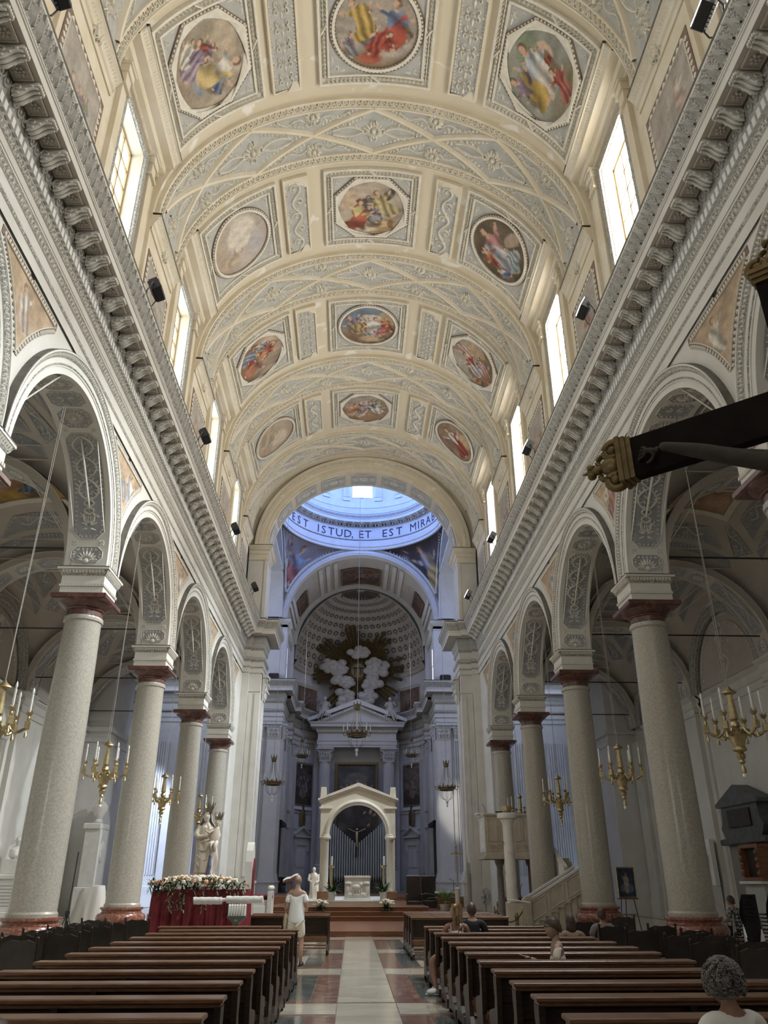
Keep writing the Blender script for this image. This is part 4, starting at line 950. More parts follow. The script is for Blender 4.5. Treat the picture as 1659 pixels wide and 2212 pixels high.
# ---------------------------------------------------------------- dome over the crossing
M_BLUEW = mat('cool_white_plaster', (.60,.59,.58), .7, (.66,.65,.64), 1, 4); DY, DR = 57.55, 6.75
def ring(b, prof, n=96): return b.lathe(prof, n, (0, DY, 0), cap=False)
b = MB(); ring(b, [(6.75,28.6),(6.62,28.62),(6.62,28.85),(6.55,28.9),(6.55,29.15),(6.60,29.18),(6.60,29.5),(6.66,29.52)]); ring(b, [(6.66,29.66),(6.66,30.75),(6.6,30.8)]); ring(b, [(6.5,31.05),(6.5,31.1),(6.0,31.12),(6.0,31.4),(5.95,31.42),(5.92,31.5)])
ring(b, [(5.86,31.72),(5.85,31.8),(6.2,31.9),(6.3,31.9),(6.3,32.6),(6.25,32.65),(6.25,32.8),(6.35,32.85),(6.35,33.3),(6.4,33.35)]); DOME = struct('ceiling_dome', b, M_BLUEW, smooth=25, label='drum and dome over the crossing, washed in blue daylight')
b = MB(); ring(b, [(6.66,29.52),(6.56,29.58),(6.6,29.66)]); ring(b, [(6.6,30.8),(6.55,30.88),(6.58,30.9)]); ring(b, [(5.92,31.5),(5.87,31.6),(5.86,31.72)]); b.build('ring_moulding', M_ORN, DOME)
b = MB(); ring(b, [(5.85,31.8),(5.86,31.85),(6.2,31.9)]); b.build('ring_ledge', M_LEDGE, DOME)
def radial(src_b, nm, m, n, a0=0.):
    first = None
    for i in range(n):
        if first is None: first = src_b.build(nm, m, DOME); q = first
        else: q = cp(first, DOME)
        q.location = (0, DY, 0); q.rotation_euler = (0, 0, a0+2*PI*i/n)
b = MB(); b.box(6.48,6.6,-.05,.05,30.9,31.06)
for i in range(1): pass
bb = MB()
for i in range(150):
    a = 2*PI*i/150; M = Matrix.Translation((0,DY,0)) @ Matrix.Rotation(a, 4, 'Z'); bb.add([M @ Vector(p) for p in b.v], b.f)
q = bb.build('dentil_ring', M_WHITE, DOME); q['kind'] = 'stuff'
b = MB(); P = []
for t_ in np.linspace(0, 1, 5): P.append([(6.5-.42*t_,-.13,31.11),(6.5-.42*t_,-.13,31.11-.22+.14*t_),(6.5-.42*t_,.13,31.11-.22+.14*t_),(6.5-.42*t_,.13,31.11)])
b.grid(P); b.add(P[-1], [(0,1,2,3)]); radial(b, 'modillion', M_CREAMD, 48)
b = MB()                                               # drum: eight bays of paired fluted pilasters, window openings between
for i in range(8):
    a = PI/2+i*PI/4
    for s0, s1 in ((-.393,-.145),(.145,.393)):
        T = np.linspace(a+s0, a+s1, 8); b.grid([[(6.4*cos(q_), DY+6.4*sin(q_), 33.3),(6.4*cos(q_), DY+6.4*sin(q_), 38.5)] for q_ in T])
    T = np.linspace(a-.145, a+.145, 4); b.grid([[(6.4*cos(q_), DY+6.4*sin(q_), 33.3),(6.4*cos(q_), DY+6.4*sin(q_), 33.72)] for q_ in T]); b.grid([[(6.4*cos(q_), DY+6.4*sin(q_), 37.0),(6.4*cos(q_), DY+6.4*sin(q_), 38.5)] for q_ in T])
b.build('drum_wall', M_BLUEW, DOME)
b = MB(); b.box(6.26,6.45,-.36,.36,33.35,33.7)
for i in range(5): b.box(6.2,6.42,-.3+i*.13,-.22+i*.13,33.7,37.4)
b.box(6.24,6.42,-.33,.33,33.7,37.4); b.box(6.1,6.45,-.4,.4,37.4,37.9)
pil = b.build('drum_pilaster', M_BLUEW, DOME); k = 0
for i in range(8):
    for d in (.235, -.235):
        q = pil if k == 0 else cp(pil, DOME); k += 1; q.location = (0, DY, 0); q.rotation_euler = (0, 0, PI/2+i*PI/4+d)
b = MB(); b.lathe([(6.4,38.4)]+[(6.4*cos(t_), 38.4+6.4*sin(t_)) for t_ in np.linspace(0, PI/2, 10)], 48, (0,DY,0), cap=False); b.build('dome_shell', M_BLUEW, DOME, smooth=60)
M_PD = mat('drum_pane', (.9,.9,.9), .3, emit=(.24,.40,1.0), es=WIN_DRUM); M_WB = mat('blue_grey_window_bar', (.25,.28,.38), .5)
for i in range(8):
    wn += 1; b = MB()
    for y in (-.99,-.035,.92): b.box(6.36,6.46,y,y+.07,33.72,37.0)
    for z in (33.72,35.2,36.93): b.box(6.36,6.46,-.99,.99,z,z+.07)
    fo = struct('window_%d' % wn, b, M_WB); fo.location = (0, DY, 0); fo.rotation_euler = (0, 0, PI/2+i*PI/4)
    for y in (-.48, .48):
        for z0, z1 in ((33.79,35.2),(35.27,36.93)): link('pane', pane_mesh(.88, z1-z0, M_PD, ('d', z0)), fo, None, None, (6.42, y, (z0+z1)/2))
M_INK = mat('dark_blue_lettering', (.03,.04,.09), .7)
for ch, al in [('T',-2.05),('V',-1.93),('M',-1.42),('E',-1.11),('S',-.985),('T',-.85),('I',-.63),('S',-.545),('T',-.43),('U',-.315),('D',-.195),(',',-.13),('E',-.01),('T',.085),('E',.315),('S',.41),('T',.53),('M',.755),('I',.85),('R',.935),('A',1.05),('B',1.17),('I',1.29),('L',1.38),('E',1.47)]:
    cu = bpy.data.curves.new('letter', 'FONT'); cu.body = ch; cu.size = 1.06; cu.align_x = 'CENTER'; cu.extrude = .004; cu.materials.append(M_INK); cu.resolution_u = 2
    o_ = bpy.data.objects.new('letter', cu); COL.objects.link(o_); o_.parent = DOME; o_.location = (6.63*sin(al), DY+6.63*cos(al), 29.82); o_.rotation_euler = (PI/2, 0, -al)
    o_.scale = (1.0, 1, 1)
def crossing_surfaces():
    h = DR; zc = 22.2; Rs = h*math.sqrt(2)
    for i, (sx, sy) in enumerate(((-1,1),(1,1),(1,-1),(-1,-1))):
        V = []; n = 34; m = 34
        for z in np.linspace(0, 6.5, n):
            r = math.sqrt(Rs*Rs-z*z); f0 = math.acos(min(1, h/r))+1e-3
            for f in np.linspace(f0, PI/2-f0, m): V.append((sx*r*cos(f), DY+sy*r*sin(f), zc+z))
        V = A(V); F = [(a*m+c, a*m+c+1, (a+1)*m+c+1, (a+1)*m+c) for a in range(n-1) for c in range(m-1)]
        q = np.arctan2(np.abs(V[:,1]-DY), np.abs(V[:,0]))-PI/4; u = q*np.hypot(V[:,0], V[:,1]-DY)/3.0*(-sx); v = (V[:,2]-25.6)/3.0
        if sx < 0: C = scene_colours(u, v, 31, (.42,.40,.48), (.36,.33,.36), [(.0,.42,.95,.15,(.27,.38,.55),(.42,.16,.15),1.),(-.5,.7,.5,-.2,PUR,GRY,1.)], [(0,-.6,.5,.3,0,(.46,.42,.46)),(.3,-.3,.4,.25,0,(.50,.42,.44))], -.5)
        else: C = scene_colours(u, v, 32, (.10,.08,.09), (.14,.11,.12), [(.05,.42,1.0,-.2,(.46,.44,.47),(.52,.38,.16),-1.),(-.6,.75,.4,.3,PUR,GRY,1.)], [(0,-.6,.4,.25,0,(.24,.21,.24))], -.6)
        painted('pendentive_fresco', V, F, C, M_PAINT, DOME, 'pendentive fresco of %s' % ('a blue-clad figure with red mantle among clouds' if sx < 0 else 'an old man in white and yellow on a dark ground') if sy > 0 else None)
        b = Orn(); 
        for z0 in np.linspace(.25, 6.3, 46):
            r = math.sqrt(Rs*Rs-z0*z0); f0 = math.acos(min(1, h/r))
            for f in (f0+.025, PI/2-f0-.025):
                if PI/2-2*f0 > .06: b.dome(f, z0, .09, .03, 4)
        S_ = lambda P: np.stack([sx*(np.sqrt(Rs*Rs-P[:,1]**2)-P[:,2])*np.cos(P[:,0]), DY+sy*(np.sqrt(Rs*Rs-P[:,1]**2)-P[:,2])*np.sin(P[:,0]), zc+P[:,1]], 1)
        for pp in b.P: c0 = pp[:,0].mean(); pp[:,0] = c0+(pp[:,0]-c0)/9.5
        b.build('pendentive_edging', M_WHITE, S_, DOME)
crossing_surfaces()
# four crossing arches seen from inside (the far one frames the chancel)
b = MB()
for y, d in ((64.25, 1),): 
    ell_arc(b, y, [(6.42,6.0,.8),(6.42,6.0,.0),(6.55,6.12,0),(6.57,6.14,-.04),(6.78,6.36,-.04)], 22.2); ell_arc(b, y, [(6.92,6.52,-.08),(7.05,6.66,-.08),(7.06,6.67,.3)], 22.2)
for sd in (-1, 1):
    for r0, r1 in ((6.0, 6.9),): b.grid([[(sd*6.8, DY-6.4*cos(t_), 22.2+6.1*sin(t_)), (sd*6.8, DY-7.2*cos(t_), 22.2+6.75*sin(t_))] for t_ in np.linspace(0, PI, 41)]); b.grid([[(sd*6.8, DY-6.4*cos(t_), 22.2+6.1*sin(t_)), (sd*9.0, DY-6.4*cos(t_), 22.2+6.1*sin(t_))] for t_ in np.linspace(0, PI, 41)])
b.build('crossing_arch', M_BLUEW, DOME, smooth=25)
b = MB(); ell_arc(b, 64.25, [(6.78,6.36,-.04),(6.84,6.44,-.07),(6.92,6.52,-.08)], 22.2); b.build('crossing_arch_moulding', M_ORN, DOME, smooth=25)
# ---------------------------------------------------------------- transepts (only glimpsed through the arcades)
for sd, nm in ((-1,'left'),(1,'right')):
    b = MB(); x = lambda *q: sorted(sd*k for k in q)
    b.grid([[(sd*19.5,50.2,0),(sd*19.5,50.2,26)],[(sd*19.5,66,0),(sd*19.5,66,26)]])
    b.grid([[(sd*8.2,65.34,0),(sd*8.2,65.34,26)],[(sd*19.5,65.34,0),(sd*19.5,65.34,26)]])
    b.grid([[(sd*6.8,50.2,14),(sd*6.8,50.2,26)],[(sd*19.5,50.2,14),(sd*19.5,50.2,26)]])
    b.box(*x(6.8,19.6), 50, 66, 25.9, 26.1)
    b.box(*x(16.3,19.6), 50.1, 50.5, 0, 26); b.box(*x(14.7,17), 46.6, 50.7, 0, 13.5); b.box(*x(14.62,17), 46.5, 50.75, 8.95, 9.2); b.box(*x(14.5,17), 46.4, 50.8, 9.55, 9.78); b.box(*x(8.9,19.6), 50.0, 50.6, 13.4, 26)
    T = struct('wall_transept_'+nm, b, M_BLUEW)
    P = [(19.5,51),(19.5,65.3),(8.3,65.3),(8.3,64.75),(6.35,64.75),(6.35,66.2)]; entab([(sd*q, y) for q, y in P], -sd, T, -.15, mats={'w':M_BLUEW,'o':M_ORN,'d':M_LEDGE,'g':M_GREY,'c':M_CREAMD})
    for i, X in enumerate((10.6, 13.4, 16.2)):
        b = MB(); b.box(*x(X-.75,X+.75), 65.05, 65.35, 2.0, 12.0)
        for k in range(8): b.box(*x(X-.7+k*.18,X-.58+k*.18), 64.97, 65.1, 2.1, 11.9)
        b.box(*x(X-.9,X+.9), 64.9, 65.35, 1.3, 1.6); b.box(*x(X-.85,X+.85), 64.95, 65.35, 1.6, 2.0); b.box(*x(X-1.0,X+1.0), 64.8, 65.35, 0, 1.3); b.build('fluted_pilaster', M_BLUEW, T)
    wn += 1; b = MB()
    for y in (55,57.5,60): b.box(*x(19.35,19.45), y-.05, y+.05, 15, 21)
    for z in (15,18,21): b.box(*x(19.35,19.45), 55, 60, z-.05, z+.05)
    fo = struct('window_%d' % wn, b, M_WB)
    mt = mat('transept_pane', (.9,.9,.9), .3, emit=(.66,.76,1.0), es=WIN_TRANS)
    for y in (56.25, 58.75):
        for z in (16.5, 19.5): link('pane', pane_mesh(2.4, 2.9, mt, ('t', 0)), fo, None, None, (sd*19.42, y, z))

L = bpy.data.lights.new('transept_sunlight', 'SPOT'); L.energy = 30000; L.color = (.62,.74,1.0); L.spot_size = .42; L.spot_blend = .5; L.shadow_soft_size = .5   # added spot standing in for daylight on the left transept pilasters
o_ = bpy.data.objects.new('transept_sunlight', L); COL.objects.link(o_); p0 = Vector((-17.6, 57.5, 19)); o_.location = p0; o_.rotation_euler = (Vector((-16.0, 65, 4.5))-p0).to_track_quat('-Z', 'Y').to_euler()
# ---------------------------------------------------------------- chancel and apse
AY, AR = 73.0, 6.4
b = MB()
for sd in (-1, 1):
    x = lambda *q: sorted(sd*k for k in q)
    b.box(*x(6.35,8.4), 64.75, 66.2, 0, 22.2)
    b.grid([[(sd*6.6,66,4.8),(sd*6.6,66,22.3)],[(sd*6.6,AY,4.8),(sd*6.6,AY,22.3)]])
    b.grid([[(sd*9,66,0),(sd*9,66,5)],[(sd*9,AY,0),(sd*9,AY,5)]]); b.box(*x(6.3,9.2), AY-.55, AY+.6, 0, 22.3)
T = np.linspace(0, PI, 41)
b.grid([[(AR*cos(t), AY+AR*sin(t), .8), (AR*cos(t), AY+AR*sin(t), 21)] for t in T])
APS = struct('wall_apse', b, M_BLUEW, smooth=30, label='tall curved apse wall in grey-white plaster')
MTS = {'w': M_BLUEW, 'o': M_ORN, 'd': M_LEDGE, 'g': M_GREY, 'c': M_CREAMD}
entab([(-6.6,66.2),(-6.6,AY-.6),(-6.1,AY-.6),(-6.1,AY)]+[(-(AR-.05)*cos(t), AY+(AR-.05)*sin(t)) for t in np.linspace(.1, PI-.1, 31)]+[(6.1,AY),(6.1,AY-.6),(6.6,AY-.6),(6.6,66.2)], 1, APS, -.35, mats=MTS)
b = MB()
ell_arc(b, 64.75, [(6.5,6.1,0),(6.5,6.1,8.2)], 22.2)
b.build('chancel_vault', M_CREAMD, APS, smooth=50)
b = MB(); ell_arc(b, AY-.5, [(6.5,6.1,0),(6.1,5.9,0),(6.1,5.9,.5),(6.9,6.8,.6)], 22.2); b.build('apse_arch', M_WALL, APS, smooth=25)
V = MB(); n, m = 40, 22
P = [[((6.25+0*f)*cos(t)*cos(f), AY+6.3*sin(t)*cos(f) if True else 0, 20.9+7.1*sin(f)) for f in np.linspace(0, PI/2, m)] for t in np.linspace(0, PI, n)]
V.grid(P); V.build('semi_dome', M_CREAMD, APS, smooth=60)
b = MB(); b.plan([(-6.3*cos(t), AY+6.3*sin(t)) for t in np.linspace(0, PI, 31)], [(0,20.3),(.1,20.4),(.15,20.6),(.3,20.75),(.3,20.9),(0,20.92)], side=1); b.build('attic_cornice', M_CREAMD, APS, smooth=30)
M_COF = mat('coffer_shadow_brown', (.12,.10,.085), .9)  # dark brown ground of the coffers and scallop ribs
def on_dome(t, f, k=1.): return Vector((6.25*cos(t)*cos(f)*k, AY+6.3*sin(t)*cos(f)*k, 20.9+7.1*sin(f)*k))
first = None                                       # flower coffers in rings
def coffer_flower():
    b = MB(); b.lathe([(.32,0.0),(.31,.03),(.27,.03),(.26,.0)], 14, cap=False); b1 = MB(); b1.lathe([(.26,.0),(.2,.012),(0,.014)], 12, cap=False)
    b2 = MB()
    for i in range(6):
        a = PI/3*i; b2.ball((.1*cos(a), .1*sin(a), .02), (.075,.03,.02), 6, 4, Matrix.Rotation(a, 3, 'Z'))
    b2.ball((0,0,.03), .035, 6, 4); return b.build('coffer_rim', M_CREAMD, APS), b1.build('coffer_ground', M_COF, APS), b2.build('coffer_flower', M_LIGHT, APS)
CF = coffer_flower()
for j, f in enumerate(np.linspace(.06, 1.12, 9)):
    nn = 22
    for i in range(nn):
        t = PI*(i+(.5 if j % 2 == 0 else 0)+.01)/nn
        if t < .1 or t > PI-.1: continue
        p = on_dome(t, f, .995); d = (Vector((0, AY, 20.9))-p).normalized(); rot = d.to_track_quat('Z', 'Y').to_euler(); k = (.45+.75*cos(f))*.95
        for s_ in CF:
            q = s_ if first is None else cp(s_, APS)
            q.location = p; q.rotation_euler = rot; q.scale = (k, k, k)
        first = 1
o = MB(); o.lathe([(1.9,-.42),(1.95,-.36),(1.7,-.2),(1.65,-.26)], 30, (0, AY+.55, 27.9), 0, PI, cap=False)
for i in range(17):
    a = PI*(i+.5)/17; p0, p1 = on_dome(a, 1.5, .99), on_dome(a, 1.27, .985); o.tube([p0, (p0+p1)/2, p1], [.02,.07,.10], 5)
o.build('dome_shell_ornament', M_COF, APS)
# chancel vault paintings
for sc, w_, lb in ((0, 1.75, 'dark oblong painting on the crown of the chancel vault'), (-1.02, .62, None), (1.02, .62, None)):
    def f(u, v, sc=sc, w_=w_): t = sc+u*w_/6.3; return np.stack([6.42*np.sin(t), 69.6+v*1.9+0*u, 22.2+6.02*np.cos(t)], 1)
    rect_picture('vault_painting', f, w_, 1.9, 30, lambda u, v: scene_colours(u, v, 41, (.20,.14,.12), (.22,.15,.12), [(-.3,0,.9,1.2,PUR,(.3,.18,.15),1.),(.4,.1,.8,-1.,(.32,.22,.18),PUR,1.)], (), -.3), M_CANVAS, APS, lb)
    b = MB(); S_ = lambda P, sc=sc: np.stack([(6.45-P[:,2])*np.sin(sc+P[:,0]/6.3), 69.6+P[:,1], 22.2+(6.05-P[:,2])*np.cos(sc+P[:,0]/6.3)], 1)
    Rr = lambda a, c: dens([(a,c),(a,-c),(-a,-c),(-a,c)], 2)
    r = ringmesh(S_, dens([(w_+.15,2.05),(w_+.15,-2.05),(-w_-.15,-2.05),(-w_-.15,2.05)], 1.0), [(x*w_/(w_+.15), y*1.9/2.05) for x, y in dens([(w_+.15,2.05),(w_+.15,-2.05),(-w_-.15,-2.05),(-w_-.15,2.05)], 1.0)], 0, .12); r.build('vault_painting_frame', M_BROWN, APS)
b = MB()
for sc in (-.62,-.5,.5,.62,-.38,.38,-1.22,1.22,-1.32,1.32):
    b.add([(6.48*sin(sc+d), y, 22.2+6.08*cos(sc+d)) for d in (-.03,.03) for y in (65.4,72.2)]+[(6.36*sin(sc+d), y, 22.2+5.96*cos(sc+d)) for d in (-.03,.03) for y in (65.4,72.2)], [(4,5,7,6),(0,1,5,4),(2,3,7,6),(0,2,6,4),(1,3,7,5)])
b.build('vault_rib', M_WALL, APS)
# glowing windows added to brighten the apse, high in the chancel side walls, hidden from the nave by the crossing piers
for sd in (-1, 1):
    wn += 1; b = MB()
    for z in (17.4, 19.0, 20.6): b.box(*sorted((sd*6.52, sd*6.58)), 66.45, 68.35, z, z+.07)
    for y in (66.45, 67.37, 68.28): b.box(*sorted((sd*6.52, sd*6.58)), y, y+.07, 17.4, 20.67)
    fo = struct('window_%d' % wn, b, M_WB); mt = mat('chancel_pane', (.9,.9,.9), .3, emit=(1.0,.95,.88), es=FILL_CHANCEL)
    for y in (66.95, 67.86):
        for z in (18.23, 19.83): link('pane', pane_mesh(.84, 1.52, mt, ('c', 0)), fo, None, None, (sd*6.55, y, z))
# giant fluted pilasters with corinthian capitals
def corinthian(w, h, n, d=.2, half=True):           # flat-fronted capital in local coords, front towards -y, x across
    b = MB(); b.box(-w*.92, w*.92, -d*.5, .02, 0, h*.1)
    b.add([(-w*.9,-d*.4,h*.1),(w*.9,-d*.4,h*.1),(w*1.12,-d*1.1,h*.86),(-w*1.12,-d*1.1,h*.86),(-w*.9,.02,h*.1),(w*.9,.02,h*.1),(w*1.12,.02,h*.86),(-w*1.12,.02,h*.86)], [(0,1,2,3),(0,4,5,1),(1,5,6,2),(0,3,7,4)])
    for row, (z0, z1, k) in enumerate(((.1,.42,n),(.3,.66,n-1))):
        for i in range(k):
            x = -w*.9+2*w*.9*(i+.5)/k; ww = w*.8/k; y0 = -d*(.5+.2*row)
            b.grid([[(x-ww, y0, h*z0),(x, y0-.06, h*z0),(x+ww, y0, h*z0)],[(x-ww*1.1, y0-.03, h*(z0+z1)/2),(x, y0-.12, h*(z0+z1)/2),(x+ww*1.1, y0-.03, h*(z0+z1)/2)],[(x-ww*.8, y0-.13, h*(z1-.05)),(x, y0-.22, h*(z1-.02)),(x+ww*.8, y0-.13, h*(z1-.05))],[(x-ww*.5, y0-.25, h*(z1-.1)),(x, y0-.30, h*(z1-.1)),(x+ww*.5, y0-.25, h*(z1-.1))]])
    for sx in (-1, 1):
        T_ = np.linspace(0, 7, 18); b.tube([(sx*w*1.0+sx*(.17-.02*t)*w*cos(t)*1.2, -d*1.4, h*.74+(.17-.02*t)*w*1.2*sin(t)) for t in T_], .05*w+.015, 5)
        b.tube([(sx*w*.3+sx*(.11-.013*t)*w*cos(t), -d*1.2, h*.74+(.11-.013*t)*w*sin(t)) for t in T_], .035*w+.01, 5)
    b.box(-w*1.22, w*1.22, -d*1.7, .02, h*.88, h); b.ball((0, -d*1.75, h*.92), (w*.16, .08, h*.09), 8, 5); return b
def giant_pilaster(x, y, w, d, par, z0=1.7, z1=12.1, m=M_BLUEW, rz=0, zc=13.35, flutes=6):
    b = MB(); b.box(-w, w, -d, .05, z0+.5, z1)
    if flutes:
        for k in range(flutes+1): xx = -w+.03+(2*w-.1)*k/flutes; b.box(xx, xx+.04+w*.05, -d-.10, -d+.01, z0+.6, z1-.1)
        b.box(-w, w, -d-.06, -d, z1-.12, z1)
    b.box(-w-.1, w+.1, -d-.12, .05, z0, z0+.18); b.box(-w-.06, w+.06, -d-.08, .05, z0+.18, z0+.36); b.box(-w-.03, w+.03, -d-.05, .05, z0+.36, z0+.5); b.box(-w-.14, w+.14, -d-.16, .05, .0, z0-.15); b.box(-w-.2, w+.2, -d-.22, .05, z0-.15, z0)
    M = Matrix.Translation((x, y, 0)) @ Matrix.Rotation(rz, 4, 'Z'); q = b.xf(M).build('giant_pilaster', m, par)
    c = corinthian(w, zc-z1, 4, max(d, .2)); c.xf(M @ Matrix.Translation((0, -d*.6, z1))).build('corinthian_capital', m, par); return q
for sd in (-1, 1):
    giant_pilaster(sd*6.95, 64.75, .56, .12, APS, flutes=0); giant_pilaster(sd*8.2, 64.75, .45, .2, APS, flutes=5)
    giant_pilaster(sd*6.35, 65.5, .55, .12, APS, rz=-sd*PI/2, flutes=0)
    giant_pilaster(sd*6.6, AY-1.2, .5, .15, APS, rz=-sd*PI/2, flutes=5)
    giant_pilaster(sd*6.4, 50.3, .55, .1, PIER, rz=-sd*PI/2, flutes=0, zc=13.7, m=M_WALL)
    t0 = .32
    giant_pilaster(sd*AR*cos(t0), AY+AR*sin(t0), .42, .12, APS, rz=-sd*(PI/2-t0), flutes=5)
for sd in (-1, 1):
    b = MB(); P_ = [(8.4,64.75),(6.35,64.75),(6.35,66.4),(6.6,66.4),(6.6,AY)]
    b.plan([(sd*q, y) for q, y in P_], [(0,21.35),(.05,21.38),(.05,21.5),(0,21.52),(0,21.75),(.1,21.85),(.25,21.98),(.3,22.1),(.3,22.2),(-.1,22.22)], side=-sd); b.build('arch_impost', M_BLUEW, APS, smooth=30)
    b = MB(); b.plan([(sd*q, y) for q, y in P_], [(.3,22.2),(.31,22.25),(-.1,22.26)], side=-sd); b.build('impost_ledge', M_LEDGE, APS)
# curved wall paintings, doors, ovals, attic frescoes
def curved(t0, t1, z0, z1, r=AR-.06):
    return lambda u, v: np.stack([r*np.cos((t0+t1)/2+u*(t1-t0)/2), AY+r*np.sin((t0+t1)/2+u*(t1-t0)/2), (z0+z1)/2+v*(z1-z0)/2], 1)
def curved_frame(nm, t0, t1, z0, z1, w, h, m, r=AR):
    wt = w/AR; S_ = lambda P: np.stack([(r-P[:,2])*np.cos(P[:,0]), AY+(r-P[:,2])*np.sin(P[:,0]), P[:,1]], 1)
    o_ = dens([(t1+wt,z0-w),(t1+wt,z1+w),(t0-wt,z1+w),(t0-wt,z0-w)], .4); c = A(((t0+t1)/2, (z0+z1)/2)); k = A(((t1-t0)/(t1-t0+2*wt), (z1-z0)/(z1-z0+2*w)))
    ringmesh(S_, o_, [tuple(c+(A(p)-c)*k) for p in o_], 0, h).build(nm, m, APS)
for sd in (1, -1):
    ta, tb = .43, .80
    if sd < 0: ta, tb = PI-tb, PI-ta
    fg = [(-.3,.1,1.0,.1,(.16,.19,.26),(.20,.22,.3),1.),(.25,.15,1.1,-.2,(.14,.12,.13),(.35,.33,.33),-1.)] if sd < 0 else [(.2,.1,1.1,.1,(.34,.28,.24),(.38,.30,.26),1.)]
    sk = (.17,.15,.14) if sd < 0 else (.33,.27,.22)
    for z0, z1, lb in ((8.1, 11.6, 'dark framed painting of robed men on the curved wall' if sd < 0 else 'dim brown painting with one pale figure on the curved wall'),):
        rect_picture('wall_painting', curved(tb, ta, z0, z1), 1.2, 1.75, 34, lambda u, v, fg=fg, sk=sk: scene_colours(u, v, 51, sk, (.14,.11,.09), fg, [(0,-.5,.4,.5,0,(.30,.28,.27) if sd < 0 else (.3,.25,.2))], -.5), M_CANVAS, APS, lb)
        curved_frame('painting_frame', ta, tb, z0, z1, .08, .09, M_BROWN); curved_frame('painting_surround', ta-.03, tb+.03, z0-.2, z1+.2, .28, .05, M_WHITE)
    rect_picture('attic_fresco', curved(tb+.06, ta-.05, 16.75, 18.9), 1.5, 1.08, 26, lambda u, v: scene_colours(u, v, 61, (.34,.24,.19), (.28,.19,.14), [(.1,0,1.0,.6,(.36,.25,.2),(.3,.2,.17),1.)], (), -.3), M_CANVAS, APS)
    curved_frame('attic_frame', ta-.05, tb+.06, 16.75, 18.9, .3, .05, M_CREAMD)
    tc = (ta+tb)/2; M = Matrix.Translation((AR*cos(tc), AY+AR*sin(tc), 0)) @ Matrix.Rotation(tc-PI/2, 4, 'Z')
    wn += 1; b = MB(); b.box(-.75,.75,-.12,.1,.86,4.6); b.box(-.95,-.75,-.2,.1,.86,4.7); b.box(.75,.95,-.2,.1,.86,4.7); b.box(-1.0,1.0,-.22,.1,4.6,5.0); b.box(-1.15,1.15,-.42,.1,5.25,5.4); b.box(-.98,.98,-.2,.1,5.0,5.25)
    for sx in (-1, 1):
        b.prism([(sx*1.2,5.4),(sx*1.2,5.5),(0,6.25),(0,6.08)], lambda u, v: (u, -.45, v), (0,.5,0)); b.box(*sorted((sx*.78, sx*.98)), -.36, 0, 4.1, 4.7)
    b.prism([(-1.0,5.4),(1.0,5.4),(0,6.05)], lambda u, v: (u, -.12, v), (0,.2,0)); d = b.xf(M).build('door_%d' % (1 if sd < 0 else 2), M_BLUEW, None, 'structure', 'white pedimented door in the curved apse wall, %s of the organ' % ('left' if sd < 0 else 'right'))
    b = MB()
    for z0, z1 in ((1.2,2.6),(2.8,4.3)): b.box(-.6,-.06,-.16,-.1,z0,z1); b.box(.06,.6,-.16,-.1,z0,z1)
    b.xf(M).build('door_panel', M_WHITE, d)
    b = MB(); b.lathe([(.0,-.9),(.3,-.8),(.38,-.4),(.36,.2),(.25,.6),(.12,.75),(.2,.95),(.0,1.05)], 14); b.xf(Matrix.Translation((AR*cos(tc)*.96, AY+AR*sin(tc)*.96, 7.0)) @ Matrix.Rotation(tc-PI/2, 4, 'Z') @ Matrix.Diagonal((1,.35,1,1)))
    tag(b.build('bronze_cartouche', M_DGOLD, None, smooth=40), 'dark oval bronze cartouche above the %s apse door' % ('left' if sd < 0 else 'right'), 'ornament')
b = MB()
for z in (7.3, 5.9): b.plan([(-(AR-.02)*cos(t), AY+(AR-.02)*sin(t)) for t in np.linspace(.1, PI-.1, 31)], [(0,z),(.08,z+.03),(.1,z+.12),(0,z+.15)], side=1)
b.build('string_course', M_BLUEW, APS, smooth=30)
# aedicule on the axis: two fluted columns, entablature and pediment, canvas between
AE = bpy.data.objects.new('wall_aedicule', None); COL.objects.link(AE); AE.location = (-.12, 77.4, .86); AE['kind'] = 'structure'; AE['label'] = 'grey-white aedicule with fluted columns and pediment framing the dark canvas'
b = MB(); b.box(-4.1,4.1,-.1,1.6,0,13.0); b.build('back_wall', M_BLUEW, AE)
def fluted(r, z0, z1, n=20):
    b = MB(); P = []
    for i in range(n*4):
        a = 2*PI*i/(n*4); k = (1, 1, .93, .93)[i % 4]; P.append([(r*k*(1-.14*t)*cos(a), r*k*(1-.14*t)*sin(a), z0+(z1-z0)*t) for t in (0,.4,.8,1)])
    b.grid(P, cu=True); b.lathe([(r*1.25,z0-.55),(r*1.3,z0-.4),(r*1.15,z0-.3),(r*1.2,z0-.15),(r*1.0,z0)], 24); b.box(-r*1.4,r*1.4,-r*1.4,r*1.4,z0-.8,z0-.55); b.box(-r*1.55,r*1.55,-r*1.55,r*1.55,z0-2.2,z0-.8); return b
co = fluted(.58, 2.2, 11.0).build('fluted_column', M_BLUEW, AE); co.location = (-3.05,-.85,0); c2 = cp(co, AE, (3.05,-.85,0))
cc = corinthian(.58, 1.25, 5, .3); cb = MB()
for a in range(4): q = MB(); q.v = list(cc.v); q.f = list(cc.f); q.xf(Matrix.Rotation(a*PI/2, 4, 'Z') @ Matrix.Translation((0,-.34,11.0))); cb.add(q.v, q.f)
ca = cb.build('corinthian_capital', M_BLUEW, AE); ca.location = (-3.05,-.85,0); cp(ca, AE, (3.05,-.85,0))
b = MB(); pth = [(-3.75,.2),(-3.75,-1.5),(3.75,-1.5),(3.75,.2)]
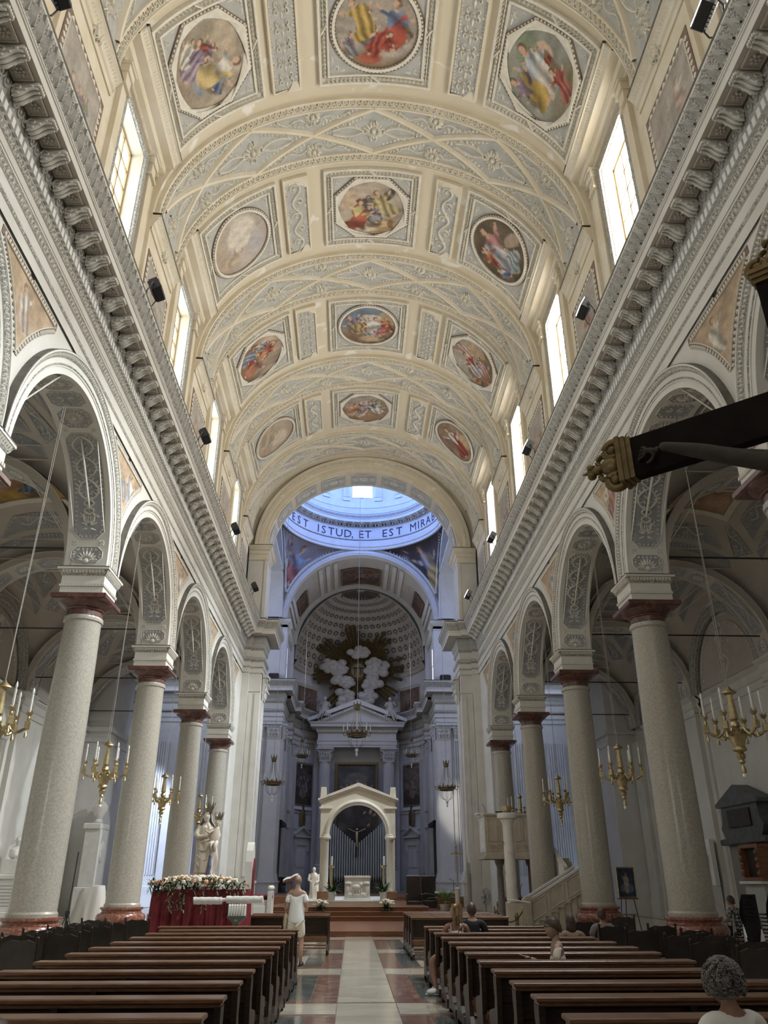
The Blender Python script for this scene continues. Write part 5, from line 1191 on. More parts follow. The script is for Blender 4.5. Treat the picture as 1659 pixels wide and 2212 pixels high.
b.plan(pth, [(0,12.25),(0,12.5),(.06,12.52),(.06,12.8),(.12,12.9),(.12,12.96),(0,13.0),(0,13.62),(.1,13.66),(.14,13.9),(.2,13.95),(.24,14.1),(.7,14.12),(.72,14.32),(.85,14.5),(.86,14.56),(-.5,14.6)], side=1); b.box(-3.8,3.8,-1.5,.2,12.25,12.3); b.build('entablature', M_BLUEW, AE)
b = MB()
for i in range(46): b.box(-3.9+7.8*i/46, -3.9+7.8*i/46+.1, -1.76, -1.6, 13.68, 13.9)
q = b.build('dentil_row', M_WHITE, AE); q['kind'] = 'stuff'
b = MB()
for sx in (-1, 1):
    b.prism([(sx*4.75,14.58),(sx*4.75,14.9),(0,16.75),(0,16.3)], lambda u, v: (u, -2.25, v), (0,2.2,0)); b.prism([(sx*4.0,14.6),(sx*3.3,14.6),(0,16.0),(0,16.3)], lambda u, v: (u, -1.95, v), (0,1.7,0))
    for i in range(16):
        u = .25+3.6*i/16; z = 16.05-(u)*.385; b.box(*sorted((sx*u, sx*(u+.13))), -2.1, -1.9, z-.1, z+.1)
b.build('pediment_cornice', M_BLUEW, AE); b = MB(); b.prism([(-3.9,14.58),(3.9,14.58),(0,16.1)], lambda u, v: (u, -1.55, v), (0,1.2,0)); b.build('tympanum', M_BLUEW, AE)
pc = thing('altar_canvas', 'large dark canvas in a carved bronze frame between the fluted columns', 'painting', (-.12, 76.35, 0))
rect_picture('canvas', lambda u, v: np.stack([u*1.75, 0*u, 8.6+v*2.95], 1), 1.75, 2.95, 40, lambda u, v: scene_colours(u, v, 71, (.13,.13,.14), (.07,.06,.06), [(0,.55,.8,.1,(.14,.13,.16),(.10,.12,.19),1.),(-.6,.4,.7,.3,(.12,.15,.22),GRY,1.),(.6,.45,.7,-.3,(.15,.11,.1),(.1,.08,.08),-1.)], [(0,1.0,.6,.3,0,(.22,.21,.2))], -.3), M_CANVAS, pc)
b = MB(); b.sweep([((sx*1.78,0,8.6+sz*2.98),(sx,0,sz),(0,-1,0)) for sx, sz in ((-1,-1),(1,-1),(1,1),(-1,1))], [(-.03,0),(0,.1),(.12,.14),(.24,.12),(.28,.04),(.28,-.3)], closed=True); b.build('frame', M_DGOLD, pc)
# gilded glory of rays, clouds and angels filling the semi-dome
GL = thing('glory_of_rays', 'huge dull-gold sunburst of rays with plaster clouds in the apse semi-dome', 'sculpture', (-.12, 76.9, 20.8))
rays = []
for i in range(64):
    a = 2*PI*i/64; L = 4.6 if int(i/64*16) % 2 == 0 else 3.3; L *= R.uniform(.88, 1.05)
    if abs(sin(a)) < .25: L = 4.5 if R.random() < .7 else 3.5
    b = MB(); c, s_ = cos(a), sin(a); w = .17; zz = max(-4.0, min(4.9, L*s_)); L2 = min(L, abs(zz/s_) if abs(s_) > .05 else L)
    b.add([(.7*c,-.05,.7*s_),(L2*c-w*s_,.12,L2*s_+w*c),((L2+.12)*c,-.12,(L2+.12)*s_),(L2*c+w*s_,.12,L2*s_-w*c),(.7*c-.06*s_,.06,.7*s_+.06*c),(.7*c+.06*s_,.06,.7*s_-.06*c)], [(4,0,2,1),(0,5,3,2),(1,2,3)])
    b.build('ray', M_DGOLD, GL)
b = MB(); b.ball((0,.1,0), (1.15,.14,1.3), 20, 8); b.build('glory_centre', M_DGOLD, GL, smooth=60)
M_CLD = mat('plaster_cloud', (.40,.38,.35), .7, (.48,.46,.43), 3)
def cloud(cx, cz, w, h, n, seed, lab=None):
    r = random.Random(seed); b = MB()
    for i in range(n):
        a = r.uniform(0, 2*PI); k = math.sqrt(r.random()); q = r.uniform(.28,.48)
        b.ball((cx+w*k*cos(a), -.35-.25*(1-k)*r.random(), cz+h*k*sin(a)), (q*1.15, q*.8, q*.85), 10, 7)
        b.tube([(cx+w*k*cos(a)+q*.7*cos(t)*(1-t/9), -.35-q*.75, cz+h*k*sin(a)+q*.6*sin(t)*(1-t/9)) for t in np.linspace(0, 5, 12)], .045, 5)
    b.build('cloud', M_CLD, GL, smooth=60)
cloud(-.05, 1.75, 1.05, .38, 14, 1); cloud(-2.3, .3, 1.15, .8, 24, 2); cloud(1.85, .25, 1.1, .8, 24, 3); cloud(-1.6, -1.2, 1.1, .5, 16, 4); cloud(1.4, -1.3, .95, .55, 16, 5); cloud(-1.3, -2.9, .75, .85, 16, 6); cloud(.95, -2.8, .8, .8, 16, 7)
M_IHS = mat('black_monogram', (.03,.02,.02), .6); b = MB()
for x in (-.38, .2): b.box(x,x+.09,-.12,-.05,-.5,.3); b.box(x-.2,x+.3,-.12,-.05,.22,.3); b.box(x+.26,x+.32,-.12,-.05,.05,.25)
b.build('monogram', M_IHS, GL)
# ---------------------------------------------------------------- pews
def pew(L):
    out = []
    b = MB(); b.bbox(0, L, -.10, .13, .865, .90, .008); b.bbox(.02, L-.02, -.07, .10, .835, .865, .006); out.append(('top_rail', b, M_WOODT))
    b = MB(); b.box(.04, L-.04, .02, .05, .45, .84); b.box(.04, L-.04, .0, .07, .62, .66); out.append(('back_panel', b, M_WOOD))
    b = MB(); b.bbox(.03, L-.03, .06, .46, .42, .45, .008); out.append(('seat', b, M_WOODT))
    b = MB(); b.bbox(.05, L-.05, -.36, -.14, .15, .18, .006); b.bbox(.05, L-.05, -.05, .0, .28, .40, .006); out.append(('kneeler', b, M_WOODT))
    return out
def pew_end():
    pr = [(-.08,.84),(.10,.84),(.09,.74),(.06,.66),(.10,.56),(.30,.53),(.44,.50),(.46,.42),(.40,.36),(.34,.22),(.40,.08),(.44,0),(.36,0),(.30,.06),(-.02,.06),(-.30,.06),(-.34,0),(-.40,0),(-.40,.12),(-.34,.17),(-.14,.17),(-.07,.24),(-.04,.40),(-.07,.62)]
    b = MB(); b.prism(pr, lambda u, v: (-.025, u, v), (.05, 0, 0)); return b
PW = {}
def add_pew(x0, y, L, label, group):
    t = thing('pew', label, 'pew', (x0, y, 0), 0, group)
    if L not in PW:
        P = [b.build(n, m, t) for n, b, m in pew(L)]
        e = pew_end().build('end_panel', M_WOOD, t, loc=(.04,0,0)); PW[L] = P; PW.setdefault('end', e)
        cp(e, t, (L/2,0,0)); cp(e, t, (L-.04,0,0))
    else:
        for p in PW[L]: cp(p, t)
        for x in (.04, L/2, L-.04): cp(PW['end'], t, (x,0,0))
    return t
ordn = ['first','second','third','fourth','fifth','sixth','seventh','eighth','ninth','tenth','eleventh','twelfth','thirteenth']
for i, y in enumerate([6.04,6.94,7.91,8.89,9.9,10.93,11.85,12.85,13.9,14.92,15.92]):
    add_pew(-3.84, y, 2.5, 'dark walnut pew, %s row from the front edge of the picture, left of the aisle' % ordn[i], 'pews left of the aisle')
add_pew(-4.12, 17.1, 2.36, 'dark walnut pew in the last left row, just in front of the red-draped table', 'pews left of the aisle')
for i, y in enumerate([5.93,6.92,7.83,8.84,9.82,10.89,11.74,12.68,13.72,14.88,15.91,16.94]):
    add_pew(1.03, y, 2.42, 'dark walnut pew, %s row from the front edge of the picture, right of the aisle' % ordn[i], 'pews right of the aisle')
for i, y in enumerate([22.6,23.6]):
    add_pew(-3.05, y, 2.1, 'dark pew beside the red-draped table, %s of two before the altar steps' % ('nearer' if i == 0 else 'farther'), 'pews left below the altar steps')
for i, y in enumerate([21.3,22.25,23.2,24.15]):
    add_pew(1.06, y, 2.42, 'dark pew right below the altar steps, %s of four' % ordn[i], 'pews right below the altar steps')
# ---------------------------------------------------------------- chairs with leather backs
M_LEATH = mat('dark_leather', (.022,.016,.013), .45, (.035,.027,.022), 5)
def chair_parts():
    out = []; w = .225
    b = MB(); prof = [(-w,.95),(-w*.8,.96),(-w*.5,.985),(0,.97),(w*.5,.985),(w*.8,.96),(w,.95),(w,.50),(-w,.50)]; b.prism(prof, lambda u, v: (u, -.012-(v-.5)*.12, v), (0,.03,0)); out.append(('backrest', b, M_LEATH))
    b = MB(); b.bbox(-.24,.24,.0,.42,.41,.46,.02); out.append(('seat', b, M_LEATH))
    b = MB()
    for x in (-.24,.24):
        b = MB(); b.bbox(x-.018,x+.018,-.02,.02,0,.44,.004); b.tube([(x,0,.44),(x,-.06,.98)], .02, 6); b.ball((x,-.065,1.0), .026, 8, 5); out.append(('rear_leg', b, M_WOOD))
        b = MB(); b.bbox(x-.02,x+.02,.37,.41,0,.42,.004); out.append(('front_leg', b, M_WOOD))
    b = MB(); b.box(-.22,.22,.38,.40,.2,.23); out.append(('stretcher', b, M_WOOD)); return out
CH = None
def add_chair(x, y, rz, label, group):
    global CH
    t = thing('chair', label, 'chair', (x, y, 0), rz, group)
    if CH is None: CH = [b.build(n, m, t) for n, b, m in chair_parts()]
    else:
        for p in CH: cp(p, t)
LC = [(-4.82,11.98),(-5.35,12.05),(-4.65,13.2),(-5.25,13.1),(-4.82,14.4),(-5.4,14.3),(-4.82,15.5),(-5.4,15.4),(-4.9,16.8),(-5.5,16.7),(-4.75,18.0),(-5.6,17.9)]
for i, (x, y) in enumerate(LC): add_chair(x, y, R.uniform(-.08,.08), 'dark leather-backed chair left of the pews, %s pair from the front, %s chair' % (ordn[i//2], 'nearer the aisle' if i % 2 == 0 else 'farther out'), 'leather chairs left of the pews')
RC = [(4.38,10.25),(5.0,10.3),(4.28,11.35),(4.9,11.35),(4.4,12.6),(5.0,12.7),(4.25,13.9),(5.15,13.9),(4.2,15.2),(5.1,15.3),(4.1,16.7),(5.6,19.0)]
for i, (x, y) in enumerate(RC): add_chair(x, y, R.uniform(-.08,.08), 'dark leather-backed chair right of the pews, %s pair from the front, %s chair' % (ordn[i//2], 'nearer the aisle' if i % 2 == 0 else 'farther out'), 'leather chairs right of the pews')
# stacks of black plastic chairs by the right-hand column
def plastic_chair():
    b = MB(); P = []
    for t in np.linspace(0, 1, 11):
        if t < .5: y, z, w = .40-.80*t, .45-.02*sin(t*6), .22
        else: y, z, w = -.02-(t-.5)*.28, .45+(t-.5)*.84, .22-.05*max(0, (t-.8)*4)
        P.append([(x*w, y+.03*abs(x), z+(.02*abs(x) if t < .5 else 0)) for x in (-1,-.6,0,.6,1)])
    b.grid(P); b.grid([[(x, y+.012, z-.015) for x, y, z in r] for r in P])
    l = MB()
    for x in (-.2,.2):
        l.tube([(x*1.1,-.12,0),(x,.02,.44)], .011, 6); l.tube([(x*1.1,.36,0),(x,.28,.44)], .011, 6)
    return b, l
pcb, pcl = plastic_chair(); PC = None
for s_, (x, y) in enumerate(((8.72,19.6),(9.42,19.75))):
    for k in range(8):
        t = thing('stacking_chair', 'black plastic chair with steel legs, number %d up in the %s stack behind the column' % (k+1, 'near' if s_ == 0 else 'outer'), 'chair', (x, y-.0*k, k*.078), R.uniform(-.03,.03)+.15, 'stacked black plastic chairs')
        t['label'] = 'black plastic chair, %s from the floor in the %s of two stacks by the column' % (ordn[k] if k else 'lowest', 'nearer' if s_ == 0 else 'farther')
        if PC is None: PC = [pcb.build('seat_shell', M_BLACK, t, smooth=40), pcl.build('leg_frame', M_STEEL, t)]
        else:
            for p in PC: cp(p, t)
# ---------------------------------------------------------------- brass chandeliers hanging under the arches
def brass_chandelier():
    out = []
    b = MB(); b.lathe([(.0,1.98),(.02,1.96),(.06,1.90),(.15,1.83),(.16,1.80),(.07,1.76),(.06,1.70),(.085,1.45),(.10,1.22),(.06,1.18),(.10,1.14),(.11,1.06),(.07,1.02),(.16,.95),(.20,.88),(.17,.78),(.12,.62),(.15,.58),(.15,.54),(.06,.50),(.10,.44),(.09,.38),(.05,.34),(.07,.29),(.03,.25),(.0,.25)], 20); out.append(('stem', b, M_GOLD))
    b = MB(); b.lathe([(.0,.25),(.02,.24),(.03,.20),(.05,.17),(.055,.07),(.0,.07)], 10); out.append(('tassel', b, M_GOLD))
    b = MB(); b.lathe([(.0,.07),(.03,.065),(.05,.02),(.045,-.02),(.0,-.05)], 12); out.append(('bulb', b, M_GLASS))
    b = MB(); b.tube([(0,0,1.98),(0,0,9.4)], .008, 5); b.tube([(0,.06,1.98),(.05,0,9.4)], .006, 4); out.append(('cord', b, M_CORD))
    arm = MB(); arm.tube([(.12,0,.84),(.20,0,.96),(.30,0,.98),(.36,0,.90),(.33,0,.83),(.27,0,.86),(.29,0,.92)], [.036,.036,.032,.028,.024,.02,.016], 7)
    arm.tube([(.33,0,.93),(.45,0,.84),(.58,0,.88),(.70,0,.95),(.72,0,1.06)], [.024,.036,.04,.032,.028], 7); arm.bbox(.66,.78,-.055,.055,.93,1.10,.01)
    arm.lathe([(.03,1.10),(.045,1.16),(.03,1.2),(.07,1.25),(.085,1.28),(.03,1.29)], 10, (.72,0,0))
    for k in range(6): a = k*PI/3; arm.add([(.72+.06*cos(a-.4),.06*sin(a-.4),1.27),(.72+.06*cos(a+.4),.06*sin(a+.4),1.27),(.72+.11*cos(a),.11*sin(a),1.36)], [(0,1,2)])
    tas = MB(); tas.lathe([(.0,.92),(.012,.9),(.012,.85),(.03,.83),(.035,.75),(.0,.75)], 8, (.72,0,0))
    cand = MB(); cand.lathe([(.028,1.29),(.026,1.68),(.0,1.69)], 9, (.72,0,0)); fl = MB(); fl.lathe([(.012,1.68),(.03,1.74),(.02,1.80),(.0,1.85)], 9, (.72,0,0))
    for q in (arm, tas, cand, fl): q.v = [(x-.10*min(1, x/.72), y, z) for x, y, z in q.v]
    return out, [('arm', arm, M_GOLD), ('candle', cand, M_CANDLE), ('flame_bulb', fl, M_GLASS), ('arm_tassel', tas, M_GOLD)]
BC = None; k = 0
for i, yc in enumerate([17.35,25.5,33.66,41.8]):
    for sd, nm in ((-1,'left'),(1,'right')):
        t = thing('chandelier', 'brass chandelier with candle bulbs under the %s %s-hand arch from the front' % (['nearest','second','third','fourth'][i], nm), 'chandelier', (sd*8.16, yc, 3.76), .3+.5*k, 'brass chandeliers under the arcade'); k += 1
        if BC is None:
            core, armp = brass_chandelier(); BC = [b.build(n, m, t, smooth=40) for n, b, m in core]; AM = [armp[0][1].build('arm', M_GOLD, t, smooth=40)]; AM += [b.build(n, m, AM[0], smooth=40) for n, b, m in armp[1:]]; arms0 = AM[0]
        else:
            for p in BC: cp(p, t)
            arms0 = cp(AM[0], t)
            for p in AM[1:]: cp(p, arms0)
        for j in range(1, 6):
            a_ = cp(AM[0], t, (0,0,0), (0,0,j*PI/3))
            for p in AM[1:]: cp(p, a_)
def crown_chandelier(name, label, loc, sc, cord, group):
    t = thing(name, label, 'chandelier', loc, 0, group); t.scale = (sc,sc,sc)
    b = MB(); b.lathe([(.38,0),(.44,.02),(.46,.10),(.52,.14),(.53,.20),(.50,.20),(.42,.12),(.38,.08)], 24, cap=False)
    for k in range(12):
        a = k*PI/6; c, s_ = cos(a), sin(a); b.add([(.5*c-.07*s_,.5*s_+.07*c,.18),(.5*c+.07*s_,.5*s_-.07*c,.18),(.60*c,.60*s_,.42)], [(0,1,2)])
    b.build('crown_ring', M_DGOLD, t, smooth=40)
    b = MB(); b.lathe([(.12,1.35),(.15,1.4),(.17,1.55)], 14, cap=False)
    for k in range(8): a = k*PI/4; c, s_ = cos(a), sin(a); b.add([(.17*c-.05*s_,.17*s_+.05*c,1.54),(.17*c+.05*s_,.17*s_-.05*c,1.54),(.27*c,.27*s_,1.8)], [(0,1,2)])
    b.build('top_crown', M_DGOLD, t)
    b = MB()
    for k in range(6): a = k*PI/3; b.tube([(.12*cos(a),.12*sin(a),1.36),(.2*cos(a),.2*sin(a),.8),(.46*cos(a),.46*sin(a),.15)], .012, 4)
    for k in range(8):
        a = k*PI/4; b.tube([(.42*cos(a)*(1-q*q*.8), .42*sin(a)*(1-q*q*.8), -.55*math.sqrt(q)) for q in np.linspace(0, 1, 7)], .010, 4)
    b.build('bead_chain', M_DGOLD, t)
    b = MB(); b.lathe([(.0,-.95),(.05,-.88),(.06,-.8),(.03,-.74),(.10,-.62),(.02,-.55),(0,-.5)], 10); b.build('pendant', M_GLASS, t, smooth=40)
    arm = MB(); arm.tube([(.5,0,.1),(.62,0,.05),(.68,0,.12),(.68,0,.2)], .018, 5); arm.lathe([(.05,.2),(.06,.24),(.0,.24)], 8, (.68,0,0)); a0 = arm.build('arm', M_DGOLD, t)
    c0 = MB().lathe([(.022,.24),(.022,.52),(.03,.58),(.0,.68)], 8, (.68,0,0)).build('candle', M_CANDLE, t)
    c0.parent = a0
    for k in range(1, 8): cp(c0, cp(a0, t, rot=(0,0,k*PI/4)))
    MB().tube([(0,0,1.4),(0,0,cord)], .012, 4).build('cord', M_CORD, t); return t
crown_chandelier('crown_chandelier', 'bronze crown chandelier hanging before the left crossing pier', (-5.95,56,7.6), 1.15, 18.0, 'crown chandeliers in the crossing')
crown_chandelier('crown_chandelier', 'bronze crown chandelier hanging before the right crossing pier', (6.05,56,7.3), 1.15, 18.2, 'crown chandeliers in the crossing')
crown_chandelier('crown_chandelier', 'largest bronze crown chandelier, hanging in front of the pediment', (-.2,60,11.5), 1.5, 21.8, 'crown chandeliers in the crossing')
crown_chandelier('crown_chandelier', 'small crown chandelier hanging in the apse left of the pediment', (-4.8,68,11.1), .95, 17.5, 'crown chandeliers in the crossing')
crown_chandelier('crown_chandelier', 'small crown chandelier hanging in the apse right of the pediment', (4.5,68,11.2), .95, 17.4, 'crown chandeliers in the crossing')
# ---------------------------------------------------------------- floodlights on the cornice ledge
FLOOD = {(1,k): ((-7.2, y, 3.0), (4500 if k == 0 else 7500), 1.35, (.90,.97,1.0)) for k, y in enumerate((12, 19.5, 27.5, 37, 45))}; FLOOD[(1,2)] = ((-5.5, 23.5, 3.5), 7000, 1.5, (1.0,.97,.90)); FLOOD[(-1,4)] = ((8.5, 64.6, 6.5), 16000, .17, (1.0,.96,.84))  # the left entry is an added spot brightening the far right pilaster
FLO = None; M_LENS = mat('floodlight_glass', (.35,.36,.37), .2)
for i, (sd, y) in enumerate([(-1,9.5),(-1,18.1),(-1,26.5),(-1,35.4),(-1,43.9),(1,9.45),(1,18.45),(1,26.9),(1,36.0),(1,44.8)]):
    t = thing('floodlight', 'black floodlight on the %s cornice ledge, %s from the entrance' % ('left' if sd < 0 else 'right', ordn[i % 5]), 'floodlight', (sd*6.72, y, 17.0), 0 if sd < 0 else PI, 'floodlights along the cornice')
    if FLO is None:
        b = MB(); M = Matrix.Translation((.22,0,.62)) @ Matrix.Rotation(-.5, 4, 'Y'); q = MB(); q.bbox(-.12,.14,-.30,.30,-.22,.22,.03)
        for k in range(7): q.box(-.17,-.11,-.26+k*.085,-.235+k*.085,-.18,.18)
        q.xf(M); b = q; h = MB(); h.bbox(.14,.155,-.26,.26,-.18,.18,.004); h.xf(M)
        br = MB(); br.box(-.12,.12,-.1,.1,0,.03)
        for yy in (-.33,.33): br.tube([(0,yy*.4,.02),(.05,yy,.3),(.2,yy,.62)], .02, 5)
        FLO = [b.build('housing', M_BLACK, t), h.build('lens', M_LENS, t), br.build('bracket', M_BLACK, t)]; FLM = FLO[1].data.copy(); FLM.materials[0] = mat('lit_led_glass', (.9,.9,.9), .3, emit=(.85,.95,1.0), es=25)
    else:
        for p in FLO:
            q = cp(p, t)
            if sd > 0 and p.data == FLO[1].data: q.data = FLM
    lamp = FLOOD.get((sd, i % 5))
    if lamp:                                            # the LED floods of the sunny cornice are switched on, aimed across and down; the one left spot is added fill
        L = bpy.data.lights.new('floodlight_lamp', 'SPOT'); L.energy = lamp[1]; L.color = lamp[3]; L.spot_size = lamp[2]; L.spot_blend = .6; L.shadow_soft_size = .22
        o_ = bpy.data.objects.new('floodlight_lamp', L); COL.objects.link(o_); p0 = Vector((sd*6.2, y, 17.5)); o_.location = p0; o_.rotation_euler = (Vector(lamp[0])-p0).to_track_quat('-Z', 'Y').to_euler()
for sd in (-1, 1):
    t = thing('loudspeaker', 'small black loudspeaker on the far crossing cornice, %s side' % ('left' if sd < 0 else 'right'), 'loudspeaker', (sd*7.2, 64.5, 16.84), 0)
    MB().bbox(-.45,.45,-.3,.1,0,.55,.1).build('cabinet', M_BLACK, t); MB().bbox(-.35,.35,-.33,-.29,.1,.45,.01).build('grille', M_DARK, t)
# ---------------------------------------------------------------- sanctuary
M_ALT = mat('altar_marble', (.62,.63,.60), .5, (.70,.71,.68), 4, 5, .15, 30)
t = thing('altar', 'white marble block altar carved with a lamb relief', 'altar', (-.14, 39.45, .88))
MB().bbox(-.62,.62,-.35,.4,0,.10,.01).build('foot', M_ALT, t); MB().bbox(-.58,.58,-.30,.35,.10,.92,.01).build('block', M_ALT, t); MB().bbox(-.60,.60,-.33,.38,.92,1.02,.015).build('mensa', M_ALT, t)
b = MB()
for c, r in (((-.02,-.32,.55),(.22,.08,.11)),((.17,-.33,.66),(.08,.06,.08)),((-.45,-.31,.45),(.10,.05,.2)),((-.42,-.32,.7),(.16,.05,.08)),((.45,-.31,.45),(.1,.05,.2)),((.42,-.32,.7),(.16,.05,.08)),((-.3,-.31,.25),(.15,.04,.08)),((.3,-.31,.25),(.15,.04,.08)),((0,-.31,.26),(.26,.04,.06))): b.ball(c, r, 9, 6)
for x in (-.17,-.05,.08,.16): b.tube([(x,-.34,.5),(x+.01,-.34,.32)], .028, 6)
b.build('lamb_relief', M_ALT, t, smooth=60)
t = thing('baldachin', 'cream stone arch with low gable standing over the altar', 'arch', (-.14, 41.0, .88)); M_BAL = mat('cream_stone', (.62,.58,.50), .55, (.68,.65,.57), 2, 5)
for sx in (-1, 1):
    b = MB(); b.lathe([(.17,.36),(.16,.42),(.15,.5),(.145,2.62),(.16,2.64)], 20, (sx*1.55,-.12,0)); b.bbox(*sorted((sx*1.46, sx*1.82)), -.05, .35, .36, 2.7, .01); b.build('jamb_column', M_BAL, t, smooth=40)
    b = MB(); b.lathe([(.17,2.64),(.24,2.68),(.24,2.74),(.20,2.78),(.20,2.84),(.17,2.86)], 20, (sx*1.55,-.12,0)); b.bbox(*sorted((sx*1.4, sx*1.86)), -.08, .38, 2.7, 2.84, .01); b.build('capital', M_BAL, t, smooth=40)
    b = MB(); b.bbox(*sorted((sx*1.3, sx*1.9)), -.38, .42, 0, .36, .02); b.build('base_block', M_STEP, t)
    b = MB(); b.prism([(sx*1.58,4.50),(sx*1.90,4.50),(sx*1.86,5.06),(sx*1.62,5.06)], lambda u, v: (u,-.14,v), (0,.4,0)); b.build('acroterion', M_BAL, t)
T = np.linspace(0, PI, 33); b = MB()
b.sweep([((0,0,2.84),(-cos(q),0,sin(q)),(0,1,0)) for q in T], [(1.40,.3),(1.40,-.12),(1.44,-.2),(1.52,-.24),(1.60,-.2),(1.64,-.12),(1.64,.3)]); b.build('arch_ring', M_BAL, t, smooth=40)
b = MB(); n = len(T); inn = [(-1.6*cos(q), 2.84+1.55*sin(q)) for q in T]; out_ = []
for x, z in inn: out_.append((max(-1.85, min(1.85, x*1.16)), 4.5+max(0, (1.85-abs(x*1.16))*.36)))
out_[0] = (-1.85, 2.84); out_[-1] = (1.85, 2.84)
out_ = [(-1.85, 2.84)]+[(max(-1.85,min(1.85,x*1.3)), 4.5+max(0,(1.85-abs(max(-1.85,min(1.85,x*1.3))))*.36) if abs(x) < 1.5 else 4.5) for x, z in inn[1:-1]]+[(1.85,2.84)]
b.grid([[(x,-.08,z),(u,-.08,w)] for (x,z),(u,w) in zip(inn, out_)]); b.grid([[(x,.32,z),(u,.32,w)] for (x,z),(u,w) in zip(inn, out_)]); b.grid([[(u,-.08,w),(u,.32,w)] for u, w in out_]); b.build('gable_wall', M_BAL, t)
b = MB(); 
for sx in (-1, 1):
    b.prism([(sx*2.0,4.42),(sx*2.0,4.52),(0,5.27),(0,5.10)], lambda u, v: (u,-.22,v), (0,.6,0)); b.prism([(sx*1.92,4.34),(sx*1.92,4.42),(0,5.1),(0,5.0)], lambda u, v: (u,-.16,v), (0,.5,0)); b.bbox(*sorted((sx*1.3,sx*1.92)), -.16,.36,4.02,4.12,.02)
b.build('gable_cornice', M_BAL, t)
# organ behind the arch
t = thing('pipe_organ', 'silver pipe organ with pipes falling to a V below a dark crucifix panel', 'organ', (-.05, 64.6, .86)); M_PIPE = mat('tin_pipe', (.42,.46,.50), .32, metal=.85); first = None
for i in range(25):
    u = (i-12)/12; x = u*2.2; z1 = 3.35+1.75*abs(u)**1.0+(.9 if abs(u) > .93 else 0); z1 = min(z1, 5.6); r = .082
    b = MB(); b.lathe([(.02,.75),(r,1.15),(r,z1),(r*.8,z1)], 10); b.box(-r*.5,r*.5,-r*1.04,-r*.9,1.16,1.3); b.build('pipe', M_PIPE, t, smooth=40, loc=(x,0,0))
MB().bbox(-2.5,2.5,-.25,.3,0,.75,.02).build('case', M_DARK, t); MB().bbox(-2.5,2.5,.12,.3,.75,4.0,.02).build('case_back', M_DARK, t)
rect_picture('dark_panel', lambda u, v: np.stack([u*1.5, 0*u+.10, 4.9+v*1.2], 1), 1.5, 1.2, 20, lambda u, v: scene_colours(u, v, 91, (.05,.045,.05), (.03,.025,.03), [(.6,.3,.7,.3,(.09,.07,.07),(.06,.05,.06),1.)], (), -.3), M_CANVAS, t)
MB().bbox(-1.52,1.52,.11,.2,3.6,6.2,.02).build('panel_back', M_DARK, t)
t = thing('altar_crucifix', 'gilded figure on a slim dark cross in front of the organ panel', 'crucifix', (-.07, 64.3, 4.1)); b = MB(); b.box(-.05,.05,-.02,.06,0,1.95); b.box(-.75,.75,-.02,.06,1.35,1.43); b.build('cross', M_DARK, t); b = MB()
b.tube([(0,-.08,.15),(.02,-.1,.5),(0,-.1,.75),(0,-.1,1.0),(0,-.1,1.22)], [.04,.07,.09,.12,.05], 8); b.ball((0,-.13,1.36), .085, 8, 6)
for sx in (-1, 1): b.tube([(0,-.09,1.15),(sx*.3,-.08,1.25),(sx*.66,-.05,1.42)], [.05,.04,.03], 6)
b.build('gilded_figure', M_GOLD, t, smooth=60); MB().box(-.04,.04,-.02,.3,-.6,.02).build('cross_foot', M_DARK, t)
t.location.z = 3.9
for sx, x in ((-1,-1.36),(1,1.11)):
    t = thing('altar_candlestick', 'turned gilt candlestick with a tall white candle %s of the altar' % ('left' if sx < 0 else 'right'), 'candlestick', (x, 40.15, .88), 0, 'altar candlesticks')
    MB().lathe([(.16,0),(.17,.05),(.10,.12),(.05,.2),(.09,.32),(.05,.45),(.08,.58),(.045,.7),(.08,.85),(.045,.98),(.07,1.1),(.05,1.2),(.05,1.35),(.13,1.4),(.15,1.47),(.02,1.48)], 16).build('stick', M_GOLD, t, smooth=40); MB().lathe([(.045,1.47),(.045,1.86),(.0,1.87)], 12).build('candle', M_CANDLE, t)
# ---------------------------------------------------------------- plants and bouquets
M_LEAF = mat('dark_green_leaf', (.03,.07,.025), .4, (.055,.11,.035), 6); M_PALM = mat('bright_palm_leaf', (.10,.20,.05), .45, (.17,.30,.08), 6); M_POT = mat('white_pot', (.62,.60,.56), .5); M_LEAF2 = mat('bouquet_green', (.06,.10,.04), .5, (.10,.15,.06), 7)
M_PETW = mat('cream_petal', (.70,.66,.52), .6, (.76,.74,.64), 8); M_PETP = mat('peach_petal', (.62,.33,.21), .6, (.68,.42,.30), 8)
def blade(b, p, a, el, L, w, droop, n=6):
    P = []; x, y, z = p
    for i in range(n+1):
        t = i/n; e = el-droop*t; ww = w*sin(PI*min(.999, .12+.88*t))+.002; P.append([(x-sin(a)*ww, y+cos(a)*ww, z), (x, y, z+.15*ww), (x+sin(a)*ww, y-cos(a)*ww, z)]); d = L/n; x += cos(a)*cos(e)*d; y += sin(a)*cos(e)*d; z += sin(e)*d
    b.grid(P)
def pot(t, r, h): MB().lathe([(r*.72,0),(r*.76,.02),(r*.95,h*.9),(r,h*.9),(r,h),(r*.88,h),(r*.86,h*.85),(0,h*.85)], 20).build('pot', M_POT, t, smooth=40)
for x, lb in ((-1.30,'lily plant with dark lance leaves in a white pot left of the altar'),(1.05,'lily plant with dark lance leaves in a white pot right of the altar')):
    t = thing('potted_plant', lb, 'plant', (x, 39.25, .88)); pot(t, .18, .36); b = MB()
    for i in range(60): a = R.uniform(0, 2*PI); blade(b, (.05*cos(a),.05*sin(a),.3), a, R.uniform(.5,1.45), R.uniform(.4,.75), R.uniform(.03,.05), R.uniform(.8,1.9))
    b.build('foliage', M_LEAF, t)
t = thing('potted_palm', 'bright green palm in a white pot beside the right-hand altar step', 'plant', (3.72, 38.0, .34)); pot(t, .24, .42); b = MB()
